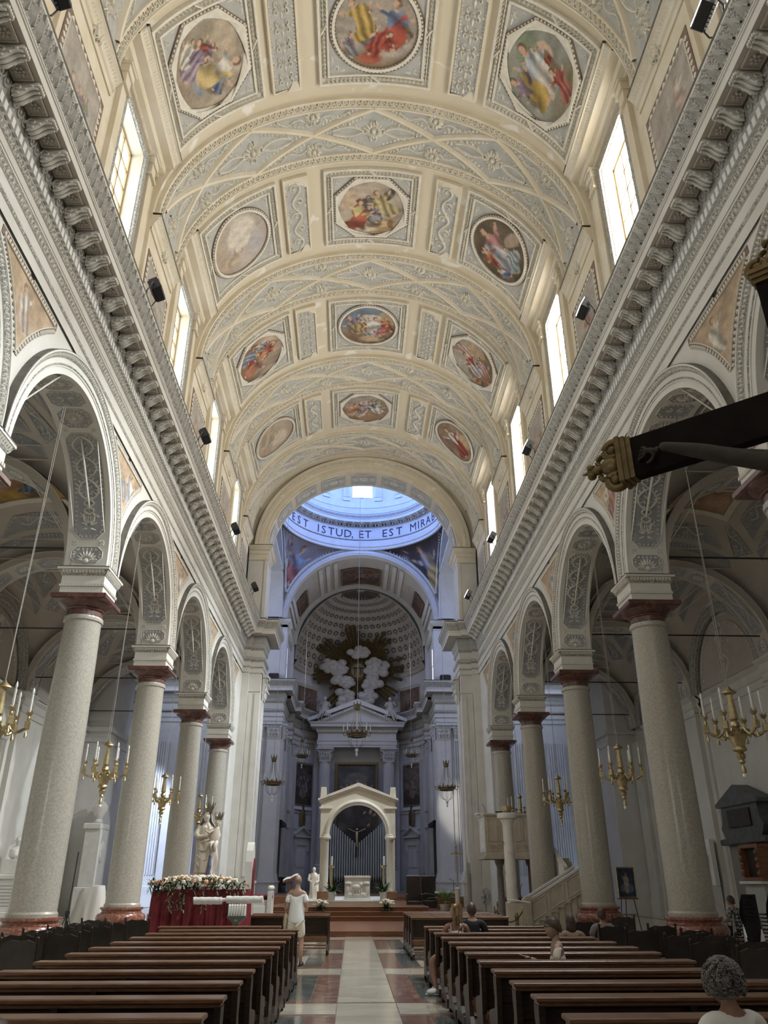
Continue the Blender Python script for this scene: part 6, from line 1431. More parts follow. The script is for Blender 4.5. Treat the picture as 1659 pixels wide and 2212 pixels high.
for i in range(34):
    a = R.uniform(0, 2*PI); e = R.uniform(.75,1.5); L = R.uniform(.6,1.0); x = y = 0; z = .36
    for j in range(10):
        tt = j/10; ee = e-1.0*tt; x += cos(a)*cos(ee)*L/10; y += sin(a)*cos(ee)*L/10; z += sin(ee)*L/10
        if j > 2:
            for sg in (-1, 1): blade(b, (x,y,z), a+sg*.8, ee-.2, .22, .012, .7, 3)
b.build('foliage', M_PALM, t)
def flowers(t, n, cx, cy, cz, wx, wy, wz, r, mats, nm='flower'):
    src = {}
    for i in range(n):
        m = R.choice(mats)
        if m.name not in src:
            b = MB()
            for ring_, (k, rr, zz) in enumerate(((5,.75,.0),(5,.5,.25),(3,.25,.45))):
                for q in range(k): a = 2*PI*q/k+ring_*.5; b.ball((rr*cos(a)*.7, rr*sin(a)*.7, zz), (.42,.42,.3), 6, 4)
            b.v = [(x*r, y*r, z*r) for x, y, z in b.v]; o = b.build(nm, m, t, smooth=60); src[m.name] = o
        else: o = cp(src[m.name], t)
        a = R.uniform(0, 2*PI); k = math.sqrt(R.random()); e = R.uniform(0, 1); o.location = (cx+wx*k*cos(a), cy+wy*k*sin(a), cz+wz*(e*e if wz < 0 else math.sqrt(max(0, 1-k*k*.8))))
        o.rotation_euler = (R.uniform(.3,1.3), 0, R.uniform(-1.2,1.2)); s_ = R.uniform(.75,1.2); o.scale = (s_,s_,s_)
for x, y, lb in ((-1.72,37.6,'white flower arrangement on the left side of the altar steps'),(1.12,37.6,'white flower arrangement on the right side of the altar steps')):
    t = thing('bouquet', lb, 'flowers', (x, y-.35, .51)); b = MB()
    for i in range(90): a = R.uniform(0, 2*PI); blade(b, (0,0,.05), a, R.uniform(.1,1.4), R.uniform(.25,.5), .02, .8, 4)
    b.build('greenery', M_LEAF2, t); flowers(t, 34, 0, 0, .1, .32, .25, .34, .06, [M_PETW])
# ---------------------------------------------------------------- statue on its red-draped processional table
def draped(h, prof, sway, folds, seed, nu=56, nv=46):          # prof: (z,rx,ry) control points
    z = [p[0] for p in prof]; rx = [p[1] for p in prof]; ry = [p[2] for p in prof]; r = np.random.RandomState(seed); ph = r.rand(6)*6.3; P = []
    for i in range(nu):
        row = []
        for j in range(nv+1):
            t = z[0]+(z[-1]-z[0])*j/nv; a = 2*PI*i/nu; f = folds*(1-.6*(t-z[0])/(z[-1]-z[0]))
            k = 1+f*(.5*sin(7*a+ph[0]+t*3)+.35*sin(11*a+ph[1]-t*5)+.3*sin(4*a+t*9+ph[2]))*np.interp(t, [z[0], z[0]+.1, z[-1]*.8, z[-1]], [.6,1,.7,.1])
            row.append((np.interp(t, z, rx)*k*cos(a)+sway*sin(t*2.6)*.5, np.interp(t, z, ry)*k*sin(a)+.02*sin(t*9+a), t))
        P.append(row)
    b = MB(); b.grid(P, cu=True); return b
def face_head(b, c, r, yaw=0):
    M = Matrix.Rotation(yaw, 3, 'Z'); f = lambda p: tuple(Vector(c)+M @ Vector(p))
    b.ball(c, (r*.78, r*.92, r*1.12), 16, 12); b.ball(f((0,-r*.95,-r*.1)), (r*.12,r*.2,r*.22), 6, 5); b.ball(f((0,-r*.82,-r*.55)), (r*.25,r*.1,r*.08), 6, 4); b.ball(f((0,-r*.72,-r*.85)), (r*.25,r*.2,r*.2), 6, 5)
    for sx in (-1, 1): b.ball(f((sx*r*.3,-r*.83,r*.12)), (r*.14,r*.1,r*.08), 6, 4); b.ball(f((sx*r*.76,0,-r*.05)), (r*.1,r*.2,r*.28), 6, 5)
def crown(name, m, par, c, r, h):
    b = MB(); b.lathe([(r,0),(r*1.06,.02),(r*1.15,h*.4)], 18, c, cap=False)
    for k in range(9): a = 2*PI*k/9; q = r*1.1; b.add([(c[0]+q*cos(a-.28),c[1]+q*sin(a-.28),c[2]+h*.25),(c[0]+q*cos(a+.28),c[1]+q*sin(a+.28),c[2]+h*.25),(c[0]+q*1.45*cos(a+.12),c[1]+q*1.45*sin(a+.12),c[2]+h*.8),(c[0]+q*1.5*cos(a),c[1]+q*1.5*sin(a),c[2]+h)], [(0,1,2,3)])
    return b.build(name, m, par)
t = thing('madonna_statue', 'marble statue of a robed crowned woman holding a crowned child, on the flower-edged table', 'statue', (-3.98, 20.75, 1.53))
MB().bbox(-.36,.36,-.3,.3,0,.25,.04).build('plinth', M_MARB, t)
def swathe(pts, rx, ry, z0, z1, k, tw, seed, m, nm, dx=lambda z: 0, a0=0., a1=2*PI, nu=72, nv=40):   # cloth wound round the body: folds run on a slant
    r = np.random.RandomState(seed); ph = r.rand(4)*6.3; P = []
    for i in range(nu+1):
        a = a0+(a1-a0)*i/nu; row = []
        for j in range(nv+1):
            z = z0+(z1-z0)*j/nv; f = k*(.55*sin(8*a+tw*z+ph[0])+.35*sin(13*a-tw*.6*z+ph[1])+.3*sin(3*a+9*z+ph[2])); row.append((dx(z)+np.interp(z, pts, rx)*(1+f)*cos(a), np.interp(z, pts, ry)*(1+f)*sin(a), z))
        P.append(row)
    b = MB(); b.grid(P); return b.build(nm, m, t, smooth=60)
DX = lambda z: .05*sin((z-.2)*3.0)
swathe([.2,.3,.6,.9,1.15,1.35,1.47], [.27,.25,.21,.19,.21,.18,.06], [.25,.23,.2,.18,.17,.14,.06], .2, 1.47, .09, 2.0, 5, M_STATUE, 'robe', DX)
swathe([.34,.5,.85,1.05,1.2], [.26,.27,.26,.26,.2], [.25,.25,.23,.22,.19], .34, 1.2, .10, 7.5, 9, M_STATUE, 'mantle', DX, 1.9, 6.0)
b = MB()
for q in range(4): b.tube([(DX(1.0)+.23*cos(u)*(1+.05*q), -.235*abs(sin(u))-.0, 1.10-.13*q-.05*q*sin(u*3)-(.10+.07*q)*(1-cos(u))*.5) for u in np.linspace(PI*1.05, PI*(1.75-.08*q), 12)], [.004,.012,.018,.02,.018,.02,.022,.02,.018,.014,.01,.004], 6)
b.build('mantle_folds', M_STATUE, t, smooth=60)
b = MB(); face_head(b, (DX(1.6)+.0,-.03,1.60), .105, .45); b.tube([(DX(1.4),0,1.42),(DX(1.5),-.01,1.52)], .055, 8); b.build('head', M_STATUE, t, smooth=60)
b = MB(); P = []
for i in range(25):
    a = -.35+(PI+.7)*i/24; P.append([(DX(z)+r*cos(a)*w, .02+r*.95*sin(a), z) for z, r, w in ((1.74,.02,1),(1.72,.08,1),(1.62,.125,1),(1.50,.13,1),(1.40,.19,1.05),(1.24,.23,1.1),(1.05,.24,1.1))])
b.grid(P); b.build('veil', M_MARB, t, smooth=60)
b = MB(); b.tube([(-.17,0,1.38),(-.25,-.06,1.2),(-.16,-.22,1.12),(.06,-.25,1.16)], [.075,.075,.06,.035], 8); b.tube([(.2,0,1.38),(.28,-.06,1.17),(.25,-.2,1.08)], [.07,.07,.05], 8); b.build('arms', M_STATUE, t, smooth=60)
b = MB(); b.tube([(.2,-.16,.98),(.22,-.18,1.14),(.24,-.17,1.33)], [.10,.12,.075], 10); face_head(b, (.26,-.17,1.45), .08, .3); b.tube([(.18,-.22,1.28),(.1,-.28,1.22),(.0,-.27,1.27)], [.045,.035,.025], 6); b.tube([(.2,-.22,1.02),(.16,-.32,.98),(.17,-.3,.82)], [.065,.055,.035], 6); b.tube([(.26,-.2,1.02),(.27,-.3,.94),(.26,-.28,.8)], [.065,.055,.035], 6); b.build('child', M_STATUE, t, smooth=60)
crown('crown', mat('dark_silver', (.30,.27,.22), .35, metal=.8), t, (DX(1.6)+.01,-.02,1.70), .11, .26); crown('child_crown', MATS['dark_silver'], t, (.27,-.16,1.52), .085, .2)
MB().tube([(.13,-.25,.25),(.17,-.27,.5),(.16,-.25,.72)], [.05,.045,.03], 6).build('blue_lining', mat('faded_blue_paint', (.12,.14,.26), .6), t, label='faded blue painted lining')
M_VELV = mat('crimson_velvet', (.10,.006,.011), .75, (.17,.012,.02), 3)
t = thing('processional_table', 'table draped to the floor in crimson velvet, edged with roses, carrying the statue', 'table', (-3.92, 20.75, 0)); X, Y, H = 1.0, 1.05, 1.5; P = []; per = []
for (x0, y0), (x1, y1) in (((-X,-Y),(X,-Y)),((X,-Y),(X,Y)),((X,Y),(-X,Y)),((-X,Y),(-X,-Y))):
    for q in np.linspace(0, 1, 90, endpoint=False): per.append((x0+(x1-x0)*q, y0+(y1-y0)*q))
for i, (x, y) in enumerate(per):
    fo = .035*sin(i*.55)+.02*sin(i*1.13+1); m_ = max(abs(x)/X, abs(y)/Y); nx, ny = (np.sign(x) if abs(x)/X >= m_-.001 else 0), (np.sign(y) if abs(y)/Y >= m_-.001 else 0)
    P.append([(x+nx*fo*k, y+ny*fo*k, z) for z, k in ((0.01,1.3),(.5,1.1),(1.0,.9),(1.35,.6),(H,0))])
b = MB(); b.grid(P, cu=True); b.box(-X,X,-Y,Y,H-.02,H+.01); b.build('velvet_drape', M_VELV, t, smooth=50)
b = MB()
for i in range(420):
    u = R.uniform(-1.1,1.1); blade(b, (u, -Y+R.uniform(-.1,.25), H+R.uniform(.0,.22)), R.uniform(0, 2*PI), R.uniform(-.9,1.2), R.uniform(.1,.25), .018, .8, 3)
for u in (-.55,-.3,-.38,.75,.9,.2):
    for k in range(14): blade(b, (u+R.uniform(-.06,.06), -Y-.12, H-.02-k*.028), R.uniform(3.6,5.8), R.uniform(-1.2,.1), .11, .015, .5, 3)
q = b.build('greenery', M_LEAF2, t); q['kind'] = 'stuff'
flowers(t, 120, 0, -Y+.06, H+.02, 1.1, .26, .26, .062, [M_PETW, M_PETW, M_PETP], 'rose')
for k, (x0, x1) in enumerate(((.14,.74),(.84,1.62))):
    b = MB(); n = 16; b.tube([(x0+(x1-x0)*i/n, -2.1+.015*k+.004*sin(i), 1.31+.004*sin(i*1.7)+.02*k) for i in range(n+1)], [.075+.002*sin(i*2.1) for i in range(n+1)], 10); b.build('wrapped_pole', mat('bubble_wrap', (.62,.61,.58), .25, (.72,.71,.69), 20, 3, .5, 25), t, smooth=60, label='carrying pole wrapped in white plastic')
MB().tube([(.7,-2.1,1.31),(.8,-2.1,1.33),(.88,-2.1,1.33)], [.05,.035,.05], 8).build('wrapped_joint', MATS['bubble_wrap'], t, smooth=60)
for x in (.3, 1.2): MB().tube([(x,-2.1,1.3),(x-.15,-1.0,1.28)], .03, 6).build('pole_bracket', M_WOOD, t)
# electric candle stand with collection box
t = thing('candle_stand', 'green metal offering box carrying a row of small white electric candles', 'candle stand', (-2.81, 18.5, 0)); M_GRNM = mat('grey_green_metal', (.09,.105,.09), .5)
b = MB(); b.prism([(-.19,1.03),(.19,1.03),(.19,1.0),(.04,.87),(-.04,.87),(-.19,1.0)], lambda u, v: (u,-.16,v), (0,.32,0)); b.build('box', M_GRNM, t); MB().bbox(-.03,.03,-.04,.04,0,.88,.01).build('post', M_GRNM, t); MB().bbox(-.2,.2,-.18,.18,0,.03,.01).build('foot', M_GRNM, t); MB().bbox(-.035,.035,-.165,-.155,.93,.96,.002).build('brass_plate', M_GOLD, t)
c0 = None
for i in range(3):
    for j in range(7):
        if c0 is None: c0 = MB().lathe([(.014,1.03),(.014,1.2),(.018,1.22),(.0,1.26)], 8).build('candle', M_CANDLE, t); q = c0
        else: q = cp(c0, t)
        q.location = (-.165+.055*j, -.11+.1*i, 0)
# white throne with red cushions
t = thing('throne', 'white carved armchair with tall pointed back and red velvet cushions', 'armchair', (-3.05, 25.2, 0)); M_WP = mat('white_lacquer', (.66,.65,.62), .4)
b = MB(); b.prism([(-.3,.2),(.3,.2),(.3,2.2),(.22,2.5),(.08,2.68),(0,2.74),(-.08,2.68),(-.22,2.5),(-.3,2.2)], lambda u, v: (-.26, u, v), (-.2,0,0)); b.build('backrest_frame', M_WP, t); b = MB(); b.prism([(-.2,1.2),(.2,1.2),(.2,2.0),(0,2.3),(-.2,2.0)], lambda u, v: (-.22, u, v), (-.05,0,0)); b.build('back_cushion', M_VELV, t)
MB().bbox(-.26,.32,-.3,.3,.0,1.2,.02).build('seat_box', M_WP, t); MB().bbox(-.24,.34,-.27,.27,1.2,1.34,.05).build('seat_cushion', M_VELV, t, smooth=60)
for y in (-.3,.3): b = MB(); b.bbox(.24,.36,y-.06,y+.06,0,1.42,.01); b.ball((.3,y,1.5), .075, 12, 8); b.build('arm_post', M_WP, t, smooth=40)
b = MB(); b.bbox(-.15,.2,-.315,-.295,.3,1.05,.01); b.build('side_panel', M_WHITE, t)
# ambo with book, celebrant statue, hidden stalls
t = thing('lectern', 'wooden lectern with an open book, behind the standing man', 'lectern', (-2.95, 36.0, .17)); b = MB(); b.tube([(0,0,.05),(0,0,1.5)], .05, 8); b.bbox(-.2,.2,-.2,.2,0,.06,.01); b.build('post', M_STEP, t); M = Matrix.Translation((0,0,1.62)) @ Matrix.Rotation(-.35, 4, 'Y') @ Matrix.Rotation(.2, 4, 'X')
MB().bbox(-.36,.36,-.25,.25,-.03,.03,.01).xf(M).build('desk', M_STEP, t)
t2 = thing('open_book', 'open book lying on the wooden lectern', 'book', (-2.95, 36.0, .17)); b = MB()
for sx in (-1, 1): b.grid([[(sx*u*.32, y, .035+.03*sin(u*2.8)) for y in (-.2,.2)] for u in np.linspace(0, 1, 6)])
b.xf(M).build('pages', M_CANDLE, t2); MB().box(-.34,.34,-.21,.21,.03,.037).xf(M).build('cover', M_DKRED, t2)
t = thing('saint_statue', 'cream painted statue of a stooping robed man, left of the stone arch', 'statue', (-2.35, 44.0, .68)); b = draped(1.3, [(.12,.27,.24),(.4,.24,.22),(.9,.22,.2),(1.2,.24,.18),(1.36,.16,.12),(1.42,.06,.06)], .06, .12, 21); b.build('robe', M_STATUE, t, smooth=60); b = MB(); face_head(b, (.0,-.08,1.53), .11, -.5); b.build('head', M_STATUE, t, smooth=60)
MB().bbox(-.3,.3,-.28,.28,0,.12,.02).build('base', M_WOOD, t); b = MB(); b.tube([(-.2,0,1.3),(-.26,-.15,1.05),(-.1,-.28,.95)], [.08,.06,.04], 8); b.tube([(.2,0,1.3),(.26,-.1,1.0),(.12,-.26,.92)], [.08,.06,.04], 8); b.build('arms', M_STATUE, t, smooth=60)
for sd in (-1, 1):
    t = thing('choir_stall', 'dark wooden choir stall with tall curved canopy behind the %s crossing pier' % ('left' if sd < 0 else 'right'), 'choir stall', (sd*6.15, 68.6, .86)); b = MB(); b.prism([(-2.2,0),(2.2,0),(2.2,4.6),(1.9,5.0),(-2.4,5.0),(-2.2,4.6)], lambda u, v: (sd*.32, u, v), (sd*.12,0,0)); b.build('back', M_DARK, t)
    b = MB(); b.prism([(-2.3,4.9),(-2.7,5.2),(2.4,5.2),(2.3,4.9)], lambda u, v: (-sd*.1, u, v), (sd*.5,0,0)); b.build('canopy', M_DARK, t); MB().box(*sorted((-sd*.3, sd*.35)), -2.2, 2.2, 0, .5).build('bench', M_DARK, t)
    for k in range(4): MB().box(*sorted((-sd*.3, sd*.35)), -2.2+k*1.45, -2.1+k*1.45, .5, 1.1).build('arm', M_DARK, t)
for sx, y, z in ((2.55,40.5,.34),(3.35,41.5,.34)):
    t = thing('presider_bench', 'dark wooden high-backed seat right of the altar' if sx < 3 else 'dark carved seat beside the potted palm', 'seat', (sx, y, z)); MB().bbox(-.35,.35,.2,.3,0,1.6,.05).build('back', M_DARK, t); MB().bbox(-.35,.35,-.3,.2,0,.5,.02).build('seat', M_DARK, t)
    for x in (-.35,.35): MB().bbox(x-.05,x+.05,-.3,.25,.5,.8,.02).build('armrest', M_DARK, t)
# ---------------------------------------------------------------- pulpit with stair, twisted candlestick, ambo, barrier
t = thing('pulpit', 'cream marble pulpit with panelled parapet and stair, between the last right-hand columns', 'pulpit', (6.0, 40.0, 0)); M_PUL = mat('cream_marble', (.50,.45,.36), .4, (.58,.53,.44), 3, 5)
b = MB(); b.bbox(0,2.9,0,1.8,2.75,2.95,.02); b.bbox(-.08,3,-.08,1.9,2.62,2.76,.02); b.build('platform_slab', M_PUL, t)
b = MB(); b.bbox(0,2.9,0,.12,2.95,4.55,.01); b.build('parapet', M_PUL, t); MB().bbox(0,.12,.12,1.8,2.95,4.55,.01).build('parapet_side', M_WHITE, t); MB().bbox(-.06,2.96,-.06,.18,4.55,4.66,.02).build('parapet_rail', M_PUL, t); MB().bbox(-.06,.18,.18,1.86,4.55,4.66,.02).build('parapet_side_rail', M_WHITE, t)
for k in range(5):
    b = MB(); x0 = .12+k*.56
    for a in ((x0,x0+.04,3.4,4.5),(x0+.44,x0+.48,3.4,4.5),(x0,x0+.48,3.4,3.44),(x0,x0+.48,4.46,4.5)): b.box(a[0],a[1],-.03,0,a[2],a[3])
    b.build('parapet_panel', M_PUL, t)
o = Orn(); o.scroll(.1, 3.17, 2.8, 3.17, .36, .03, 7); o.build('parapet_frieze', M_PUL, lambda P: np.stack([P[:,0], -.0-P[:,2], P[:,1]], 1), t)
o = Orn(); o.border([(.3,3.1),(1.6,3.1),(1.6,4.4),(.3,4.4)], True, .2, .14, .03, -1); o.rosette(.95, 3.75, .4, 8, .05); o.build('side_relief', M_WHITE, lambda P: np.stack([0-P[:,2], P[:,0], P[:,1]], 1), t)
for x, y in ((.7,.5),(2.2,.5)):
    b = MB(); b.lathe([(.28,0),(.3,.1),(.2,.25),(.17,.3),(.15,2.3),(.22,2.45),(.26,2.62)], 16); b.build('support_column', M_DKRED if x > 1 else mat('grey_marble', (.16,.14,.13), .35, (.26,.24,.22), 6), t, smooth=40, loc=(x,y,0))
b = MB(); b.bbox(.55,.9,-.1,0,4.7,4.75,.01); b.tube([(.2,.9,4.66),(.15,.7,5.0),(.0,.5,5.15)], .012, 5); b.build('microphone', M_BLACK, t)
b = MB(); b.prism([(-.5,4.66),(.5,4.66),(.45,4.78),(-.45,4.72)], lambda u, v: (-.25, .9+u, v), (.4,0,0)); b.build('book_rest', M_WHITE, t)
# stair: lower flight to the right, upper flight back up
st = t; nst = 8
for k in range(nst): MB().bbox(.75+k*.26, 1.03+k*.26+.0, -6.0, -4.9, 0, .15*(k+1), .005).build('stair_tread', M_PUL, st)
MB().bbox(2.8,3.9,-6.0,-3.7,0,1.2,.01).build('landing', M_PUL, st)
for k in range(9): MB().bbox(2.85-k*.0, 3.85, -3.7+k*.40, -3.3+k*.40, 1.2+.0*k, 1.2+.162*(k+1), .005).build('stair_tread', M_PUL, st)
def parap(p0, p1, h, m, nm, nrm):                # raking parapet with recessed panels, rail on top
    p0, p1 = Vector(p0), Vector(p1); d = p1-p0; n = Vector(nrm); b = MB(); up = Vector((0,0,1))
    q = lambda u, z, o: tuple(p0+d*u+up*z+n*o)
    b.add([q(0,0,-.05),q(1,0,-.05),q(1,h,-.05),q(0,h,-.05),q(0,0,.05),q(1,0,.05),q(1,h,.05),q(0,h,.05)], [(0,1,2,3),(7,6,5,4),(0,4,5,1),(3,2,6,7),(0,3,7,4),(1,5,6,2)]); b.build(nm, m, st)
    b = MB(); b.add([q(-.02,h,-.09),q(1.02,h,-.09),q(1.02,h+.1,-.09),q(-.02,h+.1,-.09),q(-.02,h,.09),q(1.02,h,.09),q(1.02,h+.1,.09),q(-.02,h+.1,.09)], [(0,1,2,3),(7,6,5,4),(0,4,5,1),(3,2,6,7),(0,3,7,4),(1,5,6,2)]); b.build('handrail', M_WHITE, st)
    k = max(2, int(d.length/.75))
    for i in range(k):
        b = MB(); u0, u1 = (i+.12)/k, (i+.88)/k
        for (a0, z0), (a1, z1) in (((u0,.12),(u1,.12)),((u1,.12),(u1,h-.1)),((u1,h-.1),(u0,h-.1)),((u0,h-.1),(u0,.12))): b.tube([q(a0,z0,-.05),q(a1,z1,-.05)], .03, 4)
        b.build('stair_panel', m, st)
parap((.65,-6.06,.1), (2.85,-6.06,1.3), .85, M_PUL, 'stair_parapet', (0,1,0)); parap((.65,-4.86,.1), (2.85,-4.86,1.3), .85, M_PUL, 'stair_parapet', (0,1,0)); parap((2.8,-3.7,1.3), (2.8,-.1,2.8), .9, M_WHITE, 'stair_parapet', (1,0,0))
MB().bbox(.5,.7,-6.2,-6.0,0,1.15,.03).build('newel', M_PUL, t)
t = thing('paschal_candlestick', 'white marble twisted column carrying a stone bowl, right of the altar steps', 'candlestick', (5.28, 30.2, 0)); P = []
for j in range(151):
    z = .45+3.0*j/150; gr = lambda a_: (.205-.02*j/150)*(1-.17*math.exp(-((((a_+z*6.5) % (2*PI))-PI)/.42)**2)); P.append([(gr(a_)*cos(a_), gr(a_)*sin(a_), z) for a_ in np.linspace(0, 2*PI, 36, endpoint=False)])
b = MB(); b.grid(P, cv=True); b.build('twisted_shaft', M_MARB, t, smooth=60); MB().lathe([(.34,0),(.34,.2),(.26,.24),(.28,.34),(.22,.45)], 20).build('base', M_MARB, t, smooth=40)
MB().lathe([(.18,3.42),(.19,3.5),(.2,3.6),(.28,3.72),(.22,3.74)], 20).build('capital', M_MARB, t, smooth=40); MB().lathe([(.22,3.72),(.36,3.76),(.38,3.84),(.36,3.92),(.30,3.95),(.1,3.95)], 24).build('bowl', M_MARB, t, smooth=40); MB().lathe([(.10,3.95),(.17,4.0),(.19,4.18),(.12,4.2),(0,4.2)], 16).build('brass_cup', M_GOLD, t, smooth=40)
t = thing('ambo', 'cream marble reading desk with a bronze relief and slim microphone', 'lectern', (5.05, 28.6, 0)); b = MB(); b.bbox(-.28,.28,-.2,.2,0,1.05,.02); b.build('body', M_PUL, t); MB().bbox(-.34,.34,-.26,.26,1.05,1.1,.02).xf(Matrix.Translation((0,0,.02)) @ Matrix.Rotation(.12, 4, 'Y')).build('desk', M_WHITE, t); MB().lathe([(.03,.2),(.06,.3),(.05,.5),(.08,.65),(.03,.75)], 8, (0,-.2,0)).build('bronze_relief', M_DGOLD, t); MB().tube([(.2,0,1.1),(.2,-.02,1.4),(.28,-.05,1.6)], .01, 5).build('microphone', M_BLACK, t)
M_FAN = mat('grey_plastic', (.20,.20,.21), .4)
t = thing('pedestal_fan', 'grey pedestal fan beside the twisted candlestick', 'fan', (4.05, 28.4, 0)); MB().lathe([(.22,0),(.22,.03),(.03,.06),(.02,1.0)], 16).build('stand', M_FAN, t, smooth=40); b = MB(); M = Matrix.Translation((0,-.05,1.22)) @ Matrix.Rotation(.75, 4, 'Z')
for r in (.08,.14,.20,.26): b.tube([(r*cos(a), -.07+.05*(r/.26)**2, r*sin(a)) for a in np.linspace(0, 2*PI, 25)], .006, 4)
for k in range(24): a = 2*PI*k/24; b.tube([(.05*cos(a),-.08,.05*sin(a)),(.26*cos(a),-.02,.26*sin(a)),(.24*cos(a),.05,.24*sin(a))], .004, 3)
b.xf(M).build('guard', M_FAN, t); b = MB()
for k in range(3):
    a = 2*PI*k/3; b.add([(.05*cos(a),-.03,.05*sin(a)),(.23*cos(a-.35),0,.23*sin(a-.35)),(.24*cos(a+.2),.0,.24*sin(a+.2)),(.18*cos(a+.6),-.02,.18*sin(a+.6))], [(0,1,2,3)])
b.xf(M).build('blades', mat('fan_blade', (.35,.37,.4), .3), t); MB().lathe([(.0,0),(.07,.02),(.07,.14),(.0,.16)], 12).xf(M @ Matrix.Rotation(-PI/2, 4, 'X')).build('motor', M_FAN, t, smooth=40)
t = thing('rope_barrier', 'dark rope barrier on slim brass posts before the pulpit', 'barrier', (3.5, 27.6, 0)); p0 = None
for x in (0,.75,1.6): q = MB().lathe([(.12,0),(.12,.02),(.02,.04),(.018,.85),(.035,.9),(.0,.95)], 12).build('post', M_GOLD, t, loc=(x,0,0)) if p0 is None else cp(p0, t, (x,0,0)); p0 = p0 or q
for x0, x1 in ((0,.75),(.75,1.6)): MB().tube([(x0+(x1-x0)*u, 0, .82-.35*(1-(2*u-1)**2)*.9) for u in np.linspace(0, 1, 10)], .02, 6).build('rope', M_BLACK, t)
t = thing('confessional_screen', 'tall grey pointed board on a dark stand in front of the right crossing pier', 'screen', (3.3, 27.0, 0)); b = MB(); b.prism([(-.25,.5),(.25,.5),(.25,1.9),(.18,2.2),(0,2.45),(-.18,2.2),(-.25,1.9)], lambda u, v: (0, u, v), (.06,0,0)); b.build('board', mat('grey_board', (.17,.165,.165), .6), t); MB().bbox(-.3,.1,-.3,.3,.0,.55,.02).build('box', MATS['grey_board'], t); MB().bbox(.06,.1,-.02,.02,0,2.0,.005).build('post', M_DARK, t)
t = thing('processional_cross', 'gilt processional cross on a white stand against the fluted pilaster', 'cross', (3.75, 33.5, .17)); MB().lathe([(.16,0),(.16,.3),(.10,.36),(.09,1.2),(.12,1.25),(.03,1.3)], 12).build('stand', M_WHITE, t, smooth=40); b = MB(); b.tube([(0,0,1.25),(0,0,2.4)], .022, 6); b.box(-.02,.02,-.02,.02,2.3,2.75); b.box(-.18,.18,-.02,.02,2.48,2.53)
for c in ((-.2,0,2.505),(.2,0,2.505),(0,0,2.78),(0,0,2.2)): b.ball(c, .04, 8, 5)
b.build('cross', M_GOLD, t, smooth=40)
t = thing('credence_table', 'side table with a white cloth edge behind the potted palm', 'table', (4.0, 39.4, .17)); MB().bbox(-.55,.55,-.3,.3,1.0,1.08,.01).build('top', M_WHITE, t); MB().bbox(-.45,.45,-.22,.22,0,1.0,.02).build('body', M_STEP, t); MB().tube([(.3,0,1.08),(.32,0,1.5),(.1,-.05,1.62)], .012, 5).build('microphone', M_BLACK, t)
# picture on an easel
t = thing('easel_picture', 'gilt-framed picture of a robed figure giving off pale rays, on a red easel', 'picture', (9.66, 31.0, 0)); b = MB()
for sx in (-1, 1): b.tube([(sx*.38,0,0),(sx*.12,.02,1.9)], .02, 5)
b.tube([(0,.5,0),(0,.05,1.8)], .02, 5); b.box(-.38,.38,-.06,.02,1.09,1.12); b.tube([(-.27,0,.6),(.27,0,.6)], .014, 5); b.build('easel', mat('red_brown_wood', (.14,.04,.025), .45), t)
rect_picture('image', lambda u, v: np.stack([u*.31, 0*u-.055, 1.64+v*.47], 1), .31, .47, 40, lambda u, v: scene_colours(u, v, 95, (.05,.075,.14), (.05,.08,.14), [], [(-.35,-.6,.42,.5,-.35,(.16,.18,.24)),(.35,-.6,.42,.5,.35,(.14,.2,.3)),(0,-.35,.28,.85,0,(.42,.40,.40)),(0,.25,.3,.45,0,(.46,.42,.40)),(-.28,.45,.12,.25,.4,(.42,.38,.36)),(0,.85,.14,.17,0,(.20,.13,.1)),(.0,.84,.09,.12,0,(.5,.36,.3)),(.08,.1,.05,.3,.3,(.5,.3,.28))], -3), M_CANVAS, t)
b = MB(); b.sweep([((sx*.315,-.05,1.64+sz*.475),(sx,0,sz),(0,-1,0)) for sx, sz in ((-1,-1),(1,-1),(1,1),(-1,1))], [(-.01,-.03),(0,.02),(.02,.03),(.04,.0),(.04,-.03)], closed=True); b.build('frame', M_GOLD, t)
# ---------------------------------------------------------------- monuments along the aisles
t = thing('bust_monument', 'white marble bust of a man on a pedestal with inscribed panel, left aisle', 'monument', (-15.35, 38.0, 0)); MB().bbox(-.55,.55,-.6,.6,0,.5,.03).build('plinth', M_MARB, t); MB().bbox(-.42,.42,-.48,.48,.5,1.75,.02).build('inscribed_panel', M_MARB, t); MB().bbox(-.55,.55,-.6,.6,1.75,1.95,.04).build('ledge', M_MARB, t); MB().bbox(-.3,.3,-.32,.32,1.95,2.55,.03).build('pedestal', M_MARB, t)
b = MB()
for k in range(7): b.box(.42,.43,-.38,.38,.7+k*.13,.735+k*.13)
for k in range(7): b.box(-.36,.36,-.49,-.48,.7+k*.13,.735+k*.13)
b.build('inscription_lines', mat('engraved_grey', (.32,.31,.30), .7), t)
b = draped(.5, [(2.55,.14,.16),(2.7,.28,.34),(2.95,.26,.33),(3.06,.12,.13),(3.12,.09,.09)], .0, .1, 33, 36, 16); b.build('shoulders', M_MARB, t, smooth=60); b = MB(); face_head(b, (.03,-.02,3.3), .17, .5); b.build('head', M_MARB, t, smooth=60)
t = thing('urn_monument', 'tall white wall monument with urn and medallion at the end of the left aisle', 'monument', (-14.35, 46.0, 0)); b = MB(); b.bbox(-.5,.4,-.9,.9,0,1.4,.04); b.bbox(-.4,.4,-.7,.7,1.4,4.2,.03); b.bbox(-.5,.4,-.85,.85,4.2,4.5,.05); b.build('slab', M_MARB, t); MB().lathe([(.2,4.5),(.25,4.6),(.15,4.75),(.4,5.2),(.42,5.4),(.25,5.6),(.1,5.7),(.16,5.85),(0,6.0)], 18).build('urn', M_MARB, t, smooth=40)
